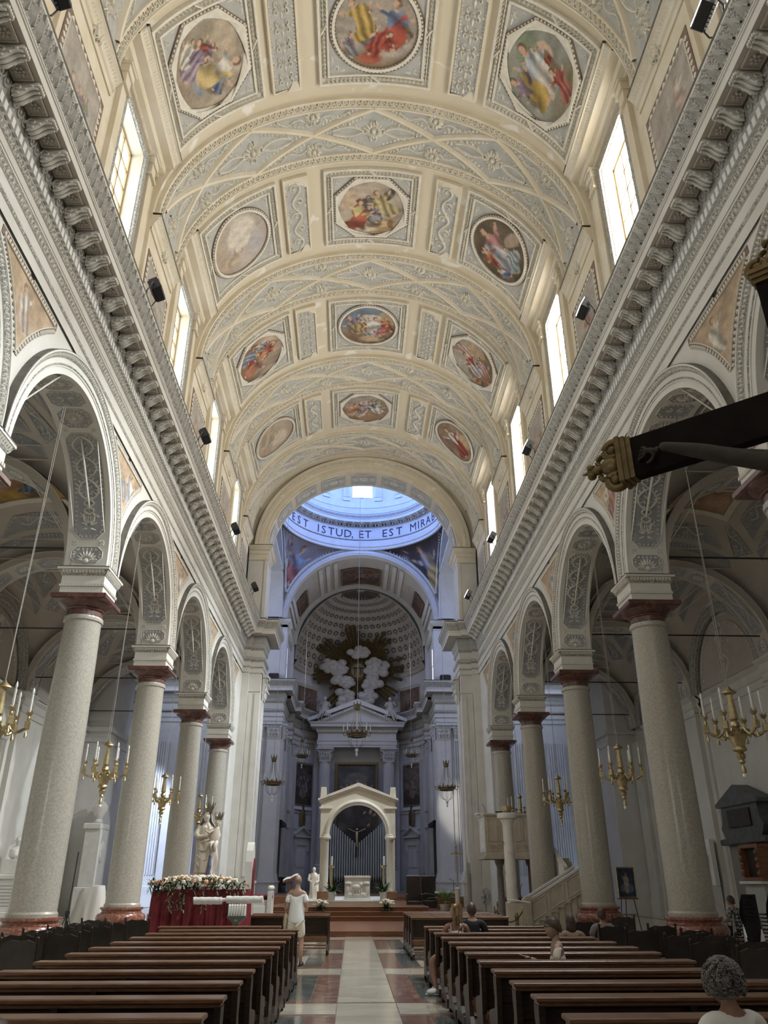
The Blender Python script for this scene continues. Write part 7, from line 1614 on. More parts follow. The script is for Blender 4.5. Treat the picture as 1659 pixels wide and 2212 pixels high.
b = MB(); b.ball((.42,0,3.1), (.08,.42,.55), 16, 8); b.build('medallion', M_MARB, t, smooth=60)
t = thing('tan_panel', 'plain tan painted panel with thin white edging on the left aisle wall', 'panel', (-16.16, 43.6, 0)); MB().bbox(0,.06,-1.2,1.2,1.2,3.1,.01).build('lower_panel', mat('tan_paint', (.34,.30,.22), .8), t); MB().bbox(0,.06,-1.2,1.2,3.2,4.9,.01).build('upper_panel', MATS['tan_paint'], t); b = MB(); b.box(0,.1,-1.28,1.28,3.1,3.2); b.box(0,.1,-1.28,-1.2,1.2,4.9); b.box(0,.1,1.2,1.28,1.2,4.9); b.build('edging', M_WHITE, t)
for y, nm in ((33.7,'third'),(25.6,'second')):
    for sd in (-1, 1):
        t = thing('aisle_altarpiece', 'dark altar painting in a grey stone surround on the %s aisle wall, %s bay' % ('left' if sd < 0 else 'right', nm), 'altarpiece', (sd*16.1, y, 0))
        if sd > 0 and y > 30:                                     # the dark stone monument instead
            t['label'] = 'dark grey stone wall monument with gabled top and scrolled sides, right aisle'; t['category'] = 'monument'; M_DS = mat('dark_grey_stone', (.07,.075,.075), .5, (.11,.115,.115), 3)
            b = MB(); b.prism([(-1.9,4.55),(1.9,4.55),(1.9,4.7),(0,5.35),(-1.9,4.7)], lambda u, v: (-.55,u,v), (.7,0,0)); b.build('gable', M_DS, t)
            b = MB(); b.prism([(-1.6,3.3),(1.6,3.3),(1.75,3.5),(1.9,3.7),(1.7,3.95),(1.6,4.55),(-1.6,4.55),(-1.7,3.95),(-1.9,3.7),(-1.75,3.5)], lambda u, v: (-.45,u,v), (.6,0,0)); b.build('body', M_DS, t); MB().bbox(-.52,-.42,-1.0,1.0,3.7,4.4,.02).build('tablet', M_DARK, t); MB().bbox(-.55,.1,-2.0,2.0,3.05,3.3,.05).build('ledge', M_DS, t); MB().bbox(-.3,.15,-1.8,1.8,.0,3.05,.02).build('lower_slab', mat('grey_wall_stone', (.22,.21,.2), .7), t); continue
        b = MB(); b.bbox(*sorted((-sd*.25,sd*.2)), -1.5,1.5,1.1,7.2,.02); b.bbox(*sorted((-sd*.6,sd*.2)), -1.7,1.7,0,1.1,.03); b.bbox(*sorted((-sd*.5,sd*.2)), -1.75,1.75,7.2,7.7,.08); b.build('surround', M_GREY, t)
        for k in (-1.25,1.25): MB().lathe([(.2,1.1),(.2,1.3),(.15,1.4),(.13,6.7),(.2,7.0),(.2,7.2)], 14, (-sd*.38,k,0)).build('column', M_GRANITE, t, smooth=40)
        rect_picture('canvas', lambda u, v, sd=sd: np.stack([0*u-sd*.27, -sd*u*.95, 4.2+v*2.4], 1), .95, 2.4, 26, lambda u, v: scene_colours(u, v, 97, (.10,.10,.10), (.07,.06,.05), [(.1,.3,1.2,.1,(.14,.15,.17),(.17,.14,.12),1.)], (), -.5), M_CANVAS, t)
t = thing('relief_statue', 'white marble statue of a draped nude youth on a pedestal against the right aisle pilaster', 'statue', (15.55, 37.6, 0)); MB().bbox(-.35,.35,-.4,.4,0,1.5,.03).build('pedestal', M_MARB, t); b = MB(); b.tube([(-.05,-.1,1.5),(-.03,-.1,1.95),(0,-.02,2.3)], [.06,.07,.1], 8); b.tube([(-.05,.12,1.5),(-.06,.1,1.95),(0,.03,2.3)], [.06,.07,.1], 8); b.tube([(0,0,2.25),(-.02,0,2.5),(0,.02,2.75),(0,.02,2.88)], [.13,.12,.16,.06], 10); b.tube([(0,-.16,2.78),(-.12,-.24,2.5),(-.2,-.1,2.35)], [.06,.05,.04], 6); b.tube([(0,.18,2.78),(-.05,.3,2.5),(-.02,.32,2.2)], [.06,.05,.04], 6); face_head(b, (-.02,.0,3.0), .12, -1.3); b.build('figure', M_MARB, t, smooth=60)
MB().bbox(.1,.3,-.5,.5,1.5,3.4,.02).build('niche_back', M_WHITE, t)
t = thing('carved_frame', 'brown carved and gilded cabinet frame on a white shelf, right aisle', 'frame', (15.4, 32.6, 0)); b = MB(); b.bbox(-.2,.3,-.75,-.6,1.8,2.9,.03); b.bbox(-.2,.3,.6,.75,1.8,2.9,.03); b.bbox(-.2,.3,-.8,.8,2.85,3.0,.03); b.bbox(-.2,.3,-.8,.8,1.68,1.82,.03)
for y in (-.68,.68):
    for z in (1.95,2.2,2.45,2.7): b.ball((-.22,y,z), .1, 8, 5)
b.build('frame', M_STEP, t); MB().bbox(.0,.1,-.6,.6,1.8,2.86,.01).build('glass', M_DARK, t); MB().bbox(-.35,.4,-.9,.9,1.58,1.68,.01).build('shelf', M_WHITE, t); MB().bbox(-.2,.4,-.8,.8,0,1.58,.02).build('cupboard', M_GREY, t)
t = thing('covered_object', 'bulky object under a white dust sheet in the left aisle', 'dust sheet', (-10.15, 32.4, 0)); P = []
for i in range(60):
    a = 2*PI*i/60; c, s_ = cos(a), sin(a); k = 1/max(abs(c), abs(s_)); row = []
    for z, w, d in ((.0,.58,.5),(.4,.54,.46),(.9,.46,.42),(1.3,.40,.38),(1.48,.34,.33),(1.5,.0,.0)):
        f = 1+.05*sin(i*1.3)*(1-z/1.6); q = min(k, 1.25); row.append((w*c*q*f+.12*(z/1.5), d*s_*q*f, z if z < 1.4 else z+.06*c))
    P.append(row)
b = MB(); b.grid(P, cu=True); b.build('sheet', mat('white_cloth', (.52,.50,.47), .8), t, smooth=50)
MB().bbox(-.3,.3,-.25,.25,0,1.35,.02).build('crate', M_WOOD, t)
t = thing('microphone_stand', 'thin black tripod stand beside the white dust sheet', 'stand', (-9.95, 29.6, 0)); b = MB(); b.tube([(0,0,.3),(.05,0,2.6)], .018, 6); b.build('pole', M_BLACK, t); b = MB()
for k in range(3): a = 2*PI*k/3; b.tube([(0,0,.7),(.32*cos(a),.32*sin(a),0)], .016, 5)
b.build('tripod', M_BLACK, t); MB().bbox(-.06,.06,-.06,.06,.62,.78,.02).build('clamp', M_BLACK, t)
# angels seated on the pediment
for sx in (-1, 1):
    t = thing('pediment_angel', 'plaster angel seated on the %s slope of the pediment' % ('left' if sx < 0 else 'right'), 'statue', (-.12+sx*3.15, 75.6, 16.05), 0, 'angels on the pediment')
    b = draped(1, [(-.1,.55,.5),(.2,.62,.5),(.55,.42,.4),(.9,.36,.3),(1.25,.34,.26),(1.4,.12,.12)], 0, .14, 3+sx); b.build('robe', M_CLD, t, smooth=60); b = MB(); face_head(b, (0,-.05,1.62), .2, sx*.5); b.build('head', M_CLD, t, smooth=60)
    b = MB(); b.tube([(-sx*.1,-.2,.4),(sx*.3,-.6,.35),(sx*.65,-.6,-.4)], [.22,.17,.1], 8); b.tube([(0,-.2,.35),(sx*.1,-.62,.3),(sx*.35,-.65,-.5)], [.22,.17,.1], 8); b.tube([(sx*.3,0,1.25),(sx*.5,-.25,1.0),(sx*.3,-.4,1.35)], [.12,.09,.06], 7); b.tube([(-sx*.3,0,1.25),(-sx*.5,-.2,.95),(-sx*.3,-.45,.8)], [.12,.09,.06], 7); b.build('limbs', M_CLD, t, smooth=60)
    b = MB()
    for k in range(6): blade(b, (sx*.15,.2,1.2), (0.3 if sx > 0 else PI-.3)+k*.03, .9-k*.25, 1.1-k*.08, .12, .5, 5)
    b.build('wing', M_CLD, t)
# ---------------------------------------------------------------- hanging crucifix close to the camera
M_CROSS = mat('blackened_wood', (.008,.005,.0045), .75, (.013,.009,.008), 6, spec=.15); M_CORP = mat('dark_bronze_skin', (.04,.033,.028), .6, (.06,.05,.042), 8, spec=.3)
t = thing('processional_crucifix', 'large dark crucifix near the camera, one arm of the figure along its beam', 'crucifix', (2.02, 3.32, 0), math.atan2(-.60, .70))
BZ = 4.0
b = MB(); b.bbox(-1.0,1.0,0.0,.07,BZ-.135,BZ+.135,.006); b.build('cross_beam', M_CROSS, t); b = MB(); b.bbox(-.13,.13,.0,.07,.25,BZ+.85,.006); b.build('cross_post', M_CROSS, t); MB().bbox(-.5,.5,-.5,.5,0,.25,.04).build('cross_base', M_WOOD, t)
def finial(M):
    b = MB(); b.bbox(-.06,-.03,-.025,.095,-.15,.15,.006); b.bbox(-.03,0,-.012,.082,-.14,.14,.003); b.bbox(-.09,-.06,-.035,.105,-.16,.16,.01)
    b.xf(M).build('finial_collar', M_DGOLD, t)
    b = MB()
    for sz in (-1, 1):
        b.tube([(-.13+(.075-.008*q)*cos(sz*q), .035, sz*.095+(.075-.008*q)*sin(sz*q)*1) for q in np.linspace(-1.5, 5.2, 22)], .026, 7); b.tube([(-.20+(.045-.005*q)*cos(sz*q+1), .035, sz*.045+(.045-.005*q)*sin(sz*q+1)) for q in np.linspace(-1, 4.5, 16)], .018, 6); b.ball((-.28,.035,sz*.028), (.03,.03,.025), 8, 6)
        b.ball((-.13,.035,sz*.1), .035, 8, 6)
    b.ball((-.15,.035,0), (.07,.045,.06), 10, 7); b.ball((-.24,.035,0), (.05,.03,.03), 8, 6); b.tube([(-.27,.035,0),(-.34,.035,0)], [.025,.004], 6)
    b.xf(M).build('finial_scroll', M_DGOLD, t, smooth=60)
finial(Matrix.Translation((-1.0,0,BZ))); finial(Matrix.Translation((1.0,0,BZ)) @ Matrix.Rotation(PI, 4, 'Z') @ Matrix.Translation((0,-.07,0))); finial(Matrix.Translation((0,0,BZ+.85)) @ Matrix.Rotation(PI/2, 4, 'Y'))
# ---------------------------------------------------------------- people
import bmesh
def skin(name, V, E, m, parent, sub=2, root=0, label=None):
    me = bpy.data.meshes.new(name); bm = bmesh.new(); ly = bm.verts.layers.skin.verify(); vs = []
    for i, p in enumerate(V):
        v = bm.verts.new(p[:3]); v[ly].radius = (p[3], p[4] if len(p) > 4 else p[3]); v[ly].use_root = i == root; vs.append(v)
    for a, b_ in E: bm.edges.new((vs[a], vs[b_]))
    bm.to_mesh(me); bm.free(); me.materials.append(m); o = link(name, me, parent, label=label)
    k = o.modifiers.new('skin', 'SKIN'); k.branch_smoothing = .6; k.use_smooth_shade = True; s_ = o.modifiers.new('sub', 'SUBSURF'); s_.levels = sub; s_.render_levels = sub; return o
def chainE(*idx): return [(a, b_) for c in idx for a, b_ in zip(c[:-1], c[1:])]
def hand(name, m, parent, w, d, up, s=1., curl=.5, side=1):     # wrist point, direction of the fingers, palm normal
    w, d, n = Vector(w), Vector(d).normalized(), Vector(up).normalized(); x = d.cross(n).normalized()*side; n = x.cross(d).normalized()*side
    V = [(*w, .026*s, .02*s), (*(w+d*.05*s), .036*s, .018*s), (*(w+d*.085*s), .038*s, .016*s)]; E = [(0,1),(1,2)]
    for k, (off, L) in enumerate(((-.03,.072),(-.01,.082),(.011,.076),(.03,.06))):
        p = w+d*.088*s+x*off*s; c = curl*(.8+.15*k); q1 = p+(d*cos(c*.4)-n*sin(c*.4))*L*.42*s; q2 = q1+(d*cos(c)-n*sin(c))*L*.34*s; q3 = q2+(d*cos(c*1.5)-n*sin(c*1.5))*L*.28*s; i = len(V)
        V += [(*p, .0095*s), (*q1, .009*s), (*q2, .0082*s), (*q3, .007*s)]; E += [(2,i),(i,i+1),(i+1,i+2),(i+2,i+3)]
    p = w+d*.035*s-x*.034*s; q1 = p+(d*.6-x*.7-n*.2).normalized()*.034*s; q2 = q1+(d*.9-x*.3-n*.3).normalized()*.03*s; i = len(V); V += [(*p,.012*s),(*q1,.0105*s),(*q2,.0085*s)]; E += [(1,i),(i,i+1),(i+1,i+2)]
    return skin(name, V, E, m, parent, 1)
M_SKIN = mat('skin', (.33,.20,.145), .5, (.37,.235,.17), 10); M_TAN = mat('tanned_skin', (.26,.135,.09), .5, (.30,.165,.115), 10); M_PALE = mat('pale_skin', (.36,.24,.185), .5, (.40,.275,.215), 10)
M_TEE = mat('white_cotton', (.70,.70,.68), .85, (.77,.77,.76), 5, 4, .25, 9); M_SHORT = mat('offwhite_shorts', (.60,.56,.47), .85, (.66,.62,.53), 6, 4, .2, 9); M_TOPW = mat('ivory_top', (.60,.54,.46), .85, (.66,.61,.53), 5, 4, .2, 9); M_DENIM = mat('grey_denim', (.11,.12,.13), .9, (.22,.23,.24), 40, 3); M_BLK = mat('black_cloth', (.015,.015,.018), .85); M_BLOND = mat('dark_blond_hair', (.22,.14,.07), .55, (.42,.30,.16), 14, 3, stretch=(1,1,.2)); M_BRUN = mat('brown_hair', (.035,.02,.014), .5, (.06,.036,.024), 14, 3); M_GRYH = mat('grey_curly_hair', (.10,.095,.09), .6, (.26,.25,.24), 10, 3); M_TANTOP = mat('tan_cloth', (.28,.20,.14), .85); M_BAG = mat('beige_bag', (.42,.34,.24), .8); M_SHOE = mat('dark_shoe', (.03,.025,.02), .5)
def head_parts(t, c, m, yaw, s=1., tilt=0., eyes=True):           # skull with nose, ears, brow, mouth; faces +y turned by yaw
    M = Matrix.Translation(c) @ Matrix.Rotation(yaw, 4, 'Z') @ Matrix.Rotation(tilt, 4, 'X') @ Matrix.Scale(s, 4); P = []
    for i in range(24):
        row = []
        for j in range(19):
            a = 2*PI*i/24; e = -PI/2+PI*j/18; x, y, z = .076*cos(e)*cos(a), .096*cos(e)*sin(a), .118*sin(e)
            if z < -.02: y += .018*(sin(a) > 0)*(-z)/.1; x *= 1+.9*(z+.02)*2; y = y if y > 0 else y*(1+3*(z+.02))
            f = max(0, sin(a))**6
            y += f*(.022*math.exp(-((z+.012)/.016)**2)*max(0, 1-abs(x)/.02)+.006*math.exp(-((z+.055)/.012)**2)-.006*math.exp(-((z-.012)/.012)**2)*min(1, abs(x)/.02)); row.append((x,y,z))
        P.append(row)
    b = MB(); b.grid(P, cu=True)
    for sx in (-1, 1): b.ball((sx*.078,-.008,-.005), (.012,.022,.032), 8, 6)
    b.xf(M).build('head', m, t, smooth=70)
    if eyes:
        b = MB()
        for sx in (-1, 1): b.ball((sx*.03,.083,.012), (.012,.008,.007), 8, 5)
        b.xf(M).build('eyes', M_MARB, t, smooth=60); b = MB()
        for sx in (-1, 1): b.ball((sx*.03,.0905,.012), .0045, 6, 4)
        b.xf(M).build('iris', M_BRUN, t)
    return M
def hair_cap(t, M, m, k=1.08, back=-.05, name='hair', extra=(), front=.035):
    P = []
    for i in range(24):
        row = []
        a = 2*PI*i/24; lo = np.interp(sin(a), [-1,-.2,.5,1], [back, back*.4, front*.7, front+.02])
        for j in range(9):
            zz = lo+(.118*k+.004-lo)*j/8; r = math.sqrt(max(0, 1-(zz/(.122*k))**2)) if zz > 0 else 1+zz*.8; w = 1+.02*sin(i*5.3+j*2.1); row.append((.083*k*r*cos(a)*w, .102*k*r*sin(a)*w-.004, zz))
        P.append(row)
    b = MB(); b.grid(P, cu=True)
    for e in extra: b.ball(e[0], e[1], 10, 7)
    return b.xf(M).build(name, m, t, smooth=60)
# standing man in white
t = thing('person', 'bald man in white T-shirt and shorts standing by the aisle, seen from behind', 'person', (-1.62, 19.55, 0), -.15)
V = [(0,0,.98,.14,.11),(0,.01,1.15,.14,.1),(0,0,1.34,.17,.11),(0,0,1.49,.12,.085),(0,.01,1.57,.06),(0,.02,1.66,.062),(-.18,0,1.43,.058),(-.235,-.03,1.16,.043),(-.18,.2,1.08,.036),(-.08,.3,1.12,.03),(.18,0,1.43,.058),(.235,-.02,1.16,.043),(.18,.2,1.08,.036),(.1,.3,1.12,.03),
     (-.10,0,.88,.095),(-.11,.02,.50,.06),(-.11,-.04,.30,.058),(-.115,-.01,.10,.038),(-.115,.0,.05,.036),(-.12,.13,.04,.032),(.10,.0,.88,.095),(.115,.06,.5,.06),(.12,.02,.30,.058),(.12,.06,.1,.038),(.12,.08,.05,.036),(.13,.2,.04,.032)]
skin('body', V, chainE((0,1,2,3,4,5),(3,6,7,8,9),(3,10,11,12,13),(0,14,15,16,17,18,19),(0,20,21,22,23,24,25)), M_SKIN, t)
V = [(0,0,.80,.205,.145),(0,0,.92,.20,.14),(0,0,1.28,.195,.13),(0,0,1.45,.13,.085),(-.17,0,1.42,.072),(-.225,-.025,1.24,.07),(.17,0,1.42,.072),(.225,-.015,1.24,.07)]
skin('t_shirt', V, chainE((0,1,2,3),(3,4,5),(3,6,7)), M_TEE, t)
V = [(0,0,.92,.155,.125),(-.1,.0,.82,.115),(-.115,.02,.55,.095),(.1,.0,.82,.115),(.12,.05,.55,.095)]; skin('shorts', V, chainE((0,1,2),(0,3,4)), M_SHORT, t)
M = head_parts(t, (0,.03,1.70), M_SKIN, -.15); b = MB(); b.lathe([(.081,-.03),(.084,.0),(.082,.02)], 20, (0,-.012,0), PI*1.02, PI*1.98, cap=False); b.xf(M).build('cropped_hair', mat('grey_stubble', (.20,.16,.14), .7), t)
hand('hand', M_SKIN, t, (-.1,.3,1.1), (.6,.6,.1), (0,0,1), 1., 1.0); hand('hand', M_SKIN, t, (.12,.3,1.1), (-.6,.6,.1), (0,0,1), 1., 1.0, -1)
for x, y in ((-.117,.05),(.125,.12)): b = MB(); b.ball((x,y,.045), (.05,.14,.05), 12, 7); b.bbox(x-.05,x+.05,y-.13,y+.13,0,.03,.01); b.build('shoe', M_SHOE, t, smooth=60)
t2 = thing('shoulder_bag', 'beige cloth bag hanging at the standing man\'s left hip', 'bag', (-1.62, 19.55, 0), -.15); b = MB(); b.ball((-.25,.06,.86), (.055,.14,.2), 12, 8); b.build('bag', M_BAG, t2, smooth=60); MB().tube([(-.25,.06,1.02),(-.3,.05,1.18),(-.24,.02,1.42),(-.1,.0,1.53)], .014, 5).build('strap', M_BAG, t2)
# blonde woman at the pew end, legs in the aisle
t = thing('person', 'blonde woman in ivory strappy top and denim skirt sitting at the pew end', 'person', (1.42, 14.98, 0), 0)
V = [(0,.0,.53,.15,.12),(0,0,.68,.125,.1),(-.01,-.02,.86,.15,.1),(0,0,1.02,.10,.07),(0,.01,1.09,.045),(-.0,.02,1.18,.05),(-.17,-.01,.99,.05),(-.26,.04,.78,.042),(-.18,.26,.74,.034),(-.1,.34,.8,.028),(.17,-.01,.99,.05),(.24,.06,.77,.042),(.16,.26,.72,.034),(.08,.32,.78,.028),
     (-.1,.04,.52,.11),(-.42,.06,.50,.075),(-.40,-.02,.30,.062),(-.38,-.14,.10,.04),(-.40,-.18,.05,.038),(-.5,-.24,.035,.03),(.02,.14,.5,.11),(-.30,.30,.48,.07),(-.32,.26,.28,.055),(-.3,.22,.08,.036)]
skin('body', V, chainE((0,1,2,3,4,5),(3,6,7,8,9),(3,10,11,12,13),(0,14,15,16,17,18,19),(0,20,21,22,23)), M_TAN, t)
V = [(0,0,.56,.165,.13),(0,0,.72,.142,.115),(-.01,-.02,.90,.155,.105),(-.01,-.02,.94,.13,.09)]; skin('strappy_top', V, chainE((0,1,2,3)), M_TOPW, t); b = MB()
for sx in (-1, 1): b.tube([(sx*.1,-.1,.93),(sx*.105,-.06,1.03),(sx*.1,.06,1.02)], .008, 5)
b.build('shoulder_straps', M_TOPW, t)
V = [(0,.0,.52,.17,.14),(-.1,.06,.52,.14),(-.30,.10,.50,.115,.11),(.04,.14,.5,.12),(-.2,.24,.49,.1)]; skin('denim_skirt', V, chainE((0,1,2),(0,3,4)), M_DENIM, t)
M = head_parts(t, (0,.04,1.2), M_TAN, .15); b = MB()
hair_cap(t, M, M_BLOND, 1.14, -.08)
for k in range(46): a = R.uniform(0, 2*PI); p = Vector((.05*cos(a), -.10+.03*sin(a), R.uniform(-.02,.12))); b.tube([tuple(p), tuple(p+Vector((R.uniform(-.05,.05),-.05,R.uniform(-.02,.05)))), tuple(p+Vector((R.uniform(-.06,.06),-.05,-.16+R.uniform(-.06,.04))))], [.016,.014,.004], 5)
b.xf(M).build('loose_ponytail', M_BLOND, t, smooth=60)
hand('hand', M_TAN, t, (-.1,.34,.8), (.6,.5,.2), (0,0,1), .92, 1.0); hand('hand', M_TAN, t, (.08,.32,.78), (-.5,.5,.2), (0,0,1), .92, 1.0, -1)
for x, y in ((-.45,-.2),(-.34,.18)): b = MB(); b.ball((x,y,.05), (.12,.065,.05), 12, 7, Matrix.Rotation(.5, 3, 'Z')); b.bbox(x-.12,x+.12,y-.05,y+.05,0,.028,.01); b.build('shoe', M_TEE, t, smooth=60)
t2 = thing('handbag', 'small brown cross-body bag at the blonde woman\'s side', 'bag', (1.42, 14.98, 0)); b = MB(); b.bbox(-.30,-.20,-.22,-.02,.55,.69,.03); b.build('bag', mat('brown_leather', (.16,.10,.06), .5), t2); MB().tube([(-.24,-.16,.68),(-.08,-.15,.80),(.08,-.13,.98),(.14,-.03,1.03)], .007, 5).build('strap', M_BLK, t2)
def sitter(x, y, rz, lab, top, hairm, skinm, s=1., yaw=0, arms=True, cat='person'):
    t = thing('person', lab, cat, (x, y, 0), rz); k = lambda *q: (q[0]*s, q[1]*s, .45+(q[2]-.45)*s, *[r*s for r in q[3:]]); 
    V = [k(0,.02,.53,.15,.12),k(0,0,.70,.14,.105),k(0,-.01,.90,.16,.105),k(0,0,1.04,.11,.075),k(0,.01,1.11,.05),k(0,.02,1.18,.052),k(-.18,0,1.01,.06),k(-.25,.05,.78,.048),k(-.15,.26,.74,.038),k(-.05,.3,.76,.03),k(.18,0,1.01,.06),k(.25,.05,.78,.048),k(.15,.26,.74,.038),k(.06,.3,.76,.03),k(-.09,.1,.52,.1),k(-.11,.46,.5,.07),k(-.11,.46,.25,.055),k(-.11,.42,.06,.04),k(.09,.1,.52,.1),k(.11,.46,.5,.07),k(.11,.46,.25,.055),k(.11,.42,.06,.04)]
    skin('body', V, chainE((0,1,2,3,4,5),(3,6,7,8,9),(3,10,11,12,13),(0,14,15,16,17),(0,18,19,20,21)), skinm, t)
    V = [k(0,.02,.50,.165,.135),k(0,0,.72,.16,.12),k(0,-.01,.92,.175,.12),k(0,0,1.05,.115,.08),k(-.19,0,1.0,.075),k(-.25,.04,.83,.065),k(.19,0,1.0,.075),k(.25,.04,.83,.065)]; skin('shirt', V, chainE((0,1,2,3),(3,4,5),(3,6,7)), top, t)
    V = [k(0,.04,.52,.15,.12),k(-.1,.12,.52,.115),k(-.11,.46,.5,.09),k(-.11,.46,.2,.075),k(.1,.12,.52,.115),k(.11,.46,.5,.09),k(.11,.46,.2,.075)]; skin('trousers', V, chainE((0,1,2,3),(0,4,5,6)), M_BLK, t)
    hand('hand', skinm, t, k(-.05,.3,.76), (.5,.6,0), (0,0,1), .9*s, .9); hand('hand', skinm, t, k(.06,.3,.76), (-.5,.6,0), (0,0,1), .9*s, .9, -1)
    for sx in (-.11,.11): b = MB(); b.ball(k(sx,.5,.05), (.05*s,.12*s,.05*s), 10, 6); b.build('shoe', M_SHOE, t, smooth=60)
    M = head_parts(t, k(0,.04,1.22), skinm, yaw, s); return t, M
t, M = sitter(1.78, 15.55, 0, 'dark-haired person in a black shirt seated just beyond the blonde woman', M_BLK, M_BRUN, M_SKIN); hair_cap(t, M, M_BRUN, 1.06, -.07)
t, M = sitter(3.17, 14.0, 0, 'woman with long dark hair and tan top seated towards the outer pew end', M_TANTOP, M_BRUN, M_SKIN, .84); hair_cap(t, M, M_BRUN, 1.12, -.10, extra=[((0,-.07,-.1),(.09,.05,.16)),((-.06,-.03,-.1),(.04,.06,.15)),((.06,-.03,-.1),(.04,.06,.15))])
t, M = sitter(4.2, 15.75, 0, 'person with short dark hair seated on a leather chair', mat('grey_shirt', (.24,.22,.22), .85), M_BRUN, M_SKIN, .88); hair_cap(t, M, M_BRUN, 1.08, -.08)
t, M = sitter(9.6, 22.3, .6, 'person in a patterned dark and white dress, half hidden by the first right-hand column', mat('patterned_dress', (.03,.03,.035), .8, (.42,.40,.38), 22, 2, sharp=(.48,.52)), M_BRUN, M_SKIN, 1.0); hair_cap(t, M, M_BRUN, 1.1, -.08)
# boy turned to the aisle with his hand held out
t = thing('person', 'boy in a white shirt standing sideways between pews with one open hand held out', 'person', (2.06, 10.4, 0), 0)
V = [(0,0,.62,.115,.10),(0,0,.78,.1,.1),(0,0,.94,.11,.12),(0,0,1.02,.07,.08),(0,0,1.08,.04),(-.01,0,1.14,.045),(-.02,-.12,.99,.04),(-.08,-.17,.80,.033),(-.28,-.16,.85,.026),(-.36,-.16,.89,.021),(.02,.13,.99,.04),(-.0,.17,.8,.033),(-.14,.14,.70,.026),(0,-.07,.60,.075),(0,-.07,.34,.05),(.01,-.07,.07,.034),(-.13,-.07,.035,.028),(0,.07,.60,.075),(0,.07,.34,.05),(.01,.07,.07,.034),(-.13,.07,.035,.028)]
skin('body', V, chainE((0,1,2,3,4,5),(3,6,7,8,9),(3,10,11,12),(0,13,14,15,16),(0,17,18,19,20)), M_PALE, t)
V = [(0,0,.60,.125,.115),(0,0,.78,.115,.115),(0,0,.94,.12,.13),(0,0,1.02,.075,.085),(-.02,-.12,.98,.055),(-.06,-.165,.85,.05),(.02,.14,.98,.055),(.0,.17,.85,.05)]; skin('shirt', V, chainE((0,1,2,3),(3,4,5),(3,6,7)), M_TOPW, t)
V = [(0,0,.62,.12,.11),(0,-.07,.55,.085),(0,-.07,.32,.075),(0,.07,.55,.085),(0,.07,.32,.075)]; skin('shorts', V, chainE((0,1,2),(0,3,4)), M_BLK, t)
M = head_parts(t, (-.03,0,1.19), M_PALE, PI/2, .92); hair_cap(t, M, M_BRUN, 1.1, -.06); hand('hand', M_PALE, t, (-.36,-.16,.89), (-1,0,.25), (0,0,1), .82, -.1); hand('hand', M_PALE, t, (-.14,.14,.70), (-.5,0,-.8), (-1,0,0), .82, .4, -1)
b = MB()
for sx in (-1, 1): b.tube([(sx*.03+.02*cos(a), .098, .012+.016*sin(a)) for a in np.linspace(0, 2*PI, 13)], .003, 4); b.tube([(sx*.05,.095,.015),(sx*.08,.0,.015)], .003, 4)
b.xf(M).build('spectacles', M_IRON, t)
# curly grey head in the foreground
t, M = sitter(1.86, 5.28, .28, 'woman with thick curly grey hair and glasses in the right foreground', M_TEE, M_GRYH, M_TAN, .9, .12)
b = MB(); b.ball((0,-.015,.015), (.108,.12,.118), 16, 10)
for i in range(420):
    a = R.uniform(0, 2*PI); e = R.uniform(-.55, 1.5); c = Vector((.108*cos(e)*cos(a), .118*cos(e)*sin(a)-.015, .015+.122*sin(e)))
    if c.y > .075 and c.z < .055: continue
    r = R.uniform(.009,.017); n = c.normalized(); u = n.orthogonal().normalized(); w = n.cross(u); ph = R.uniform(0, 6.3); k = R.uniform(1.2,2.2); b.tube([tuple(c+n*(.028*q)+(u*cos(ph+q*2*PI*k)+w*sin(ph+q*2*PI*k))*r) for q in np.linspace(0, 1, 9)], [.0058]*8+[.002], 4)
b.xf(M).build('curly_hair', M_GRYH, t, smooth=60); b = MB()
for sx in (-1, 1): b.tube([(sx*.034+.024*cos(a), .102, .008+.02*sin(a)) for a in np.linspace(0, 2*PI, 15)], .0025, 4); b.tube([(sx*.056,.1,.014),(sx*.082,.0,.014)], .0025, 4)
b.xf(M).build('spectacles', M_IRON, t)
t, M = sitter(-1.98, 4.18, .0, 'person with brown hair at the bottom left corner, only the head in view', M_TANTOP, M_BRUN, M_SKIN, .76); hair_cap(t, M, mat('chestnut_hair', (.06,.03,.018), .5, (.10,.055,.035), 12), 1.12, -.09)
# arm of the crucifix figure, shoulder and head (one continuous body)
t = bpy.data.objects['processional_crucifix']; y = -.06
V = [(0,y,BZ-1.16,.13,.1),(0,y-.03,BZ-.86,.12,.1),(0,y-.03,BZ-.56,.15,.1),(0,y-.02,BZ-.37,.10,.08),(0,y-.05,BZ-.27,.05),(-.0,y-.08,BZ-.15,.075),(-.18,y-.01,BZ-.36,.07),(-.42,y-.03,BZ-.25,.052),(-.60,y-.02,BZ-.14,.047),(-.82,y+.0,BZ-.02,.027),(.18,y-.01,BZ-.36,.07),(.42,y-.03,BZ-.25,.052),(.60,y-.02,BZ-.14,.047),(.82,y+.0,BZ-.02,.027),(-.07,y-.02,BZ-1.2,.09),(-.05,y-.1,BZ-1.55,.065),(-.02,y-.03,BZ-1.95,.04),(.07,y-.02,BZ-1.2,.09),(.05,y-.1,BZ-1.55,.065),(.02,y-.03,BZ-1.95,.04)]
skin('figure', V, chainE((0,1,2,3,4,5),(3,6,7,8,9),(3,10,11,12,13),(0,14,15,16),(0,17,18,19)), M_CORP, t)
hand('hand', M_CORP, t, (-.82,y+.02,BZ-.03), (-1,-.1,.12), (0,-1,0), 1.05, 1.3); hand('hand', M_CORP, t, (.82,y+.02,BZ-.03), (1,-.1,.12), (0,-1,0), 1.05, 1.3, -1)
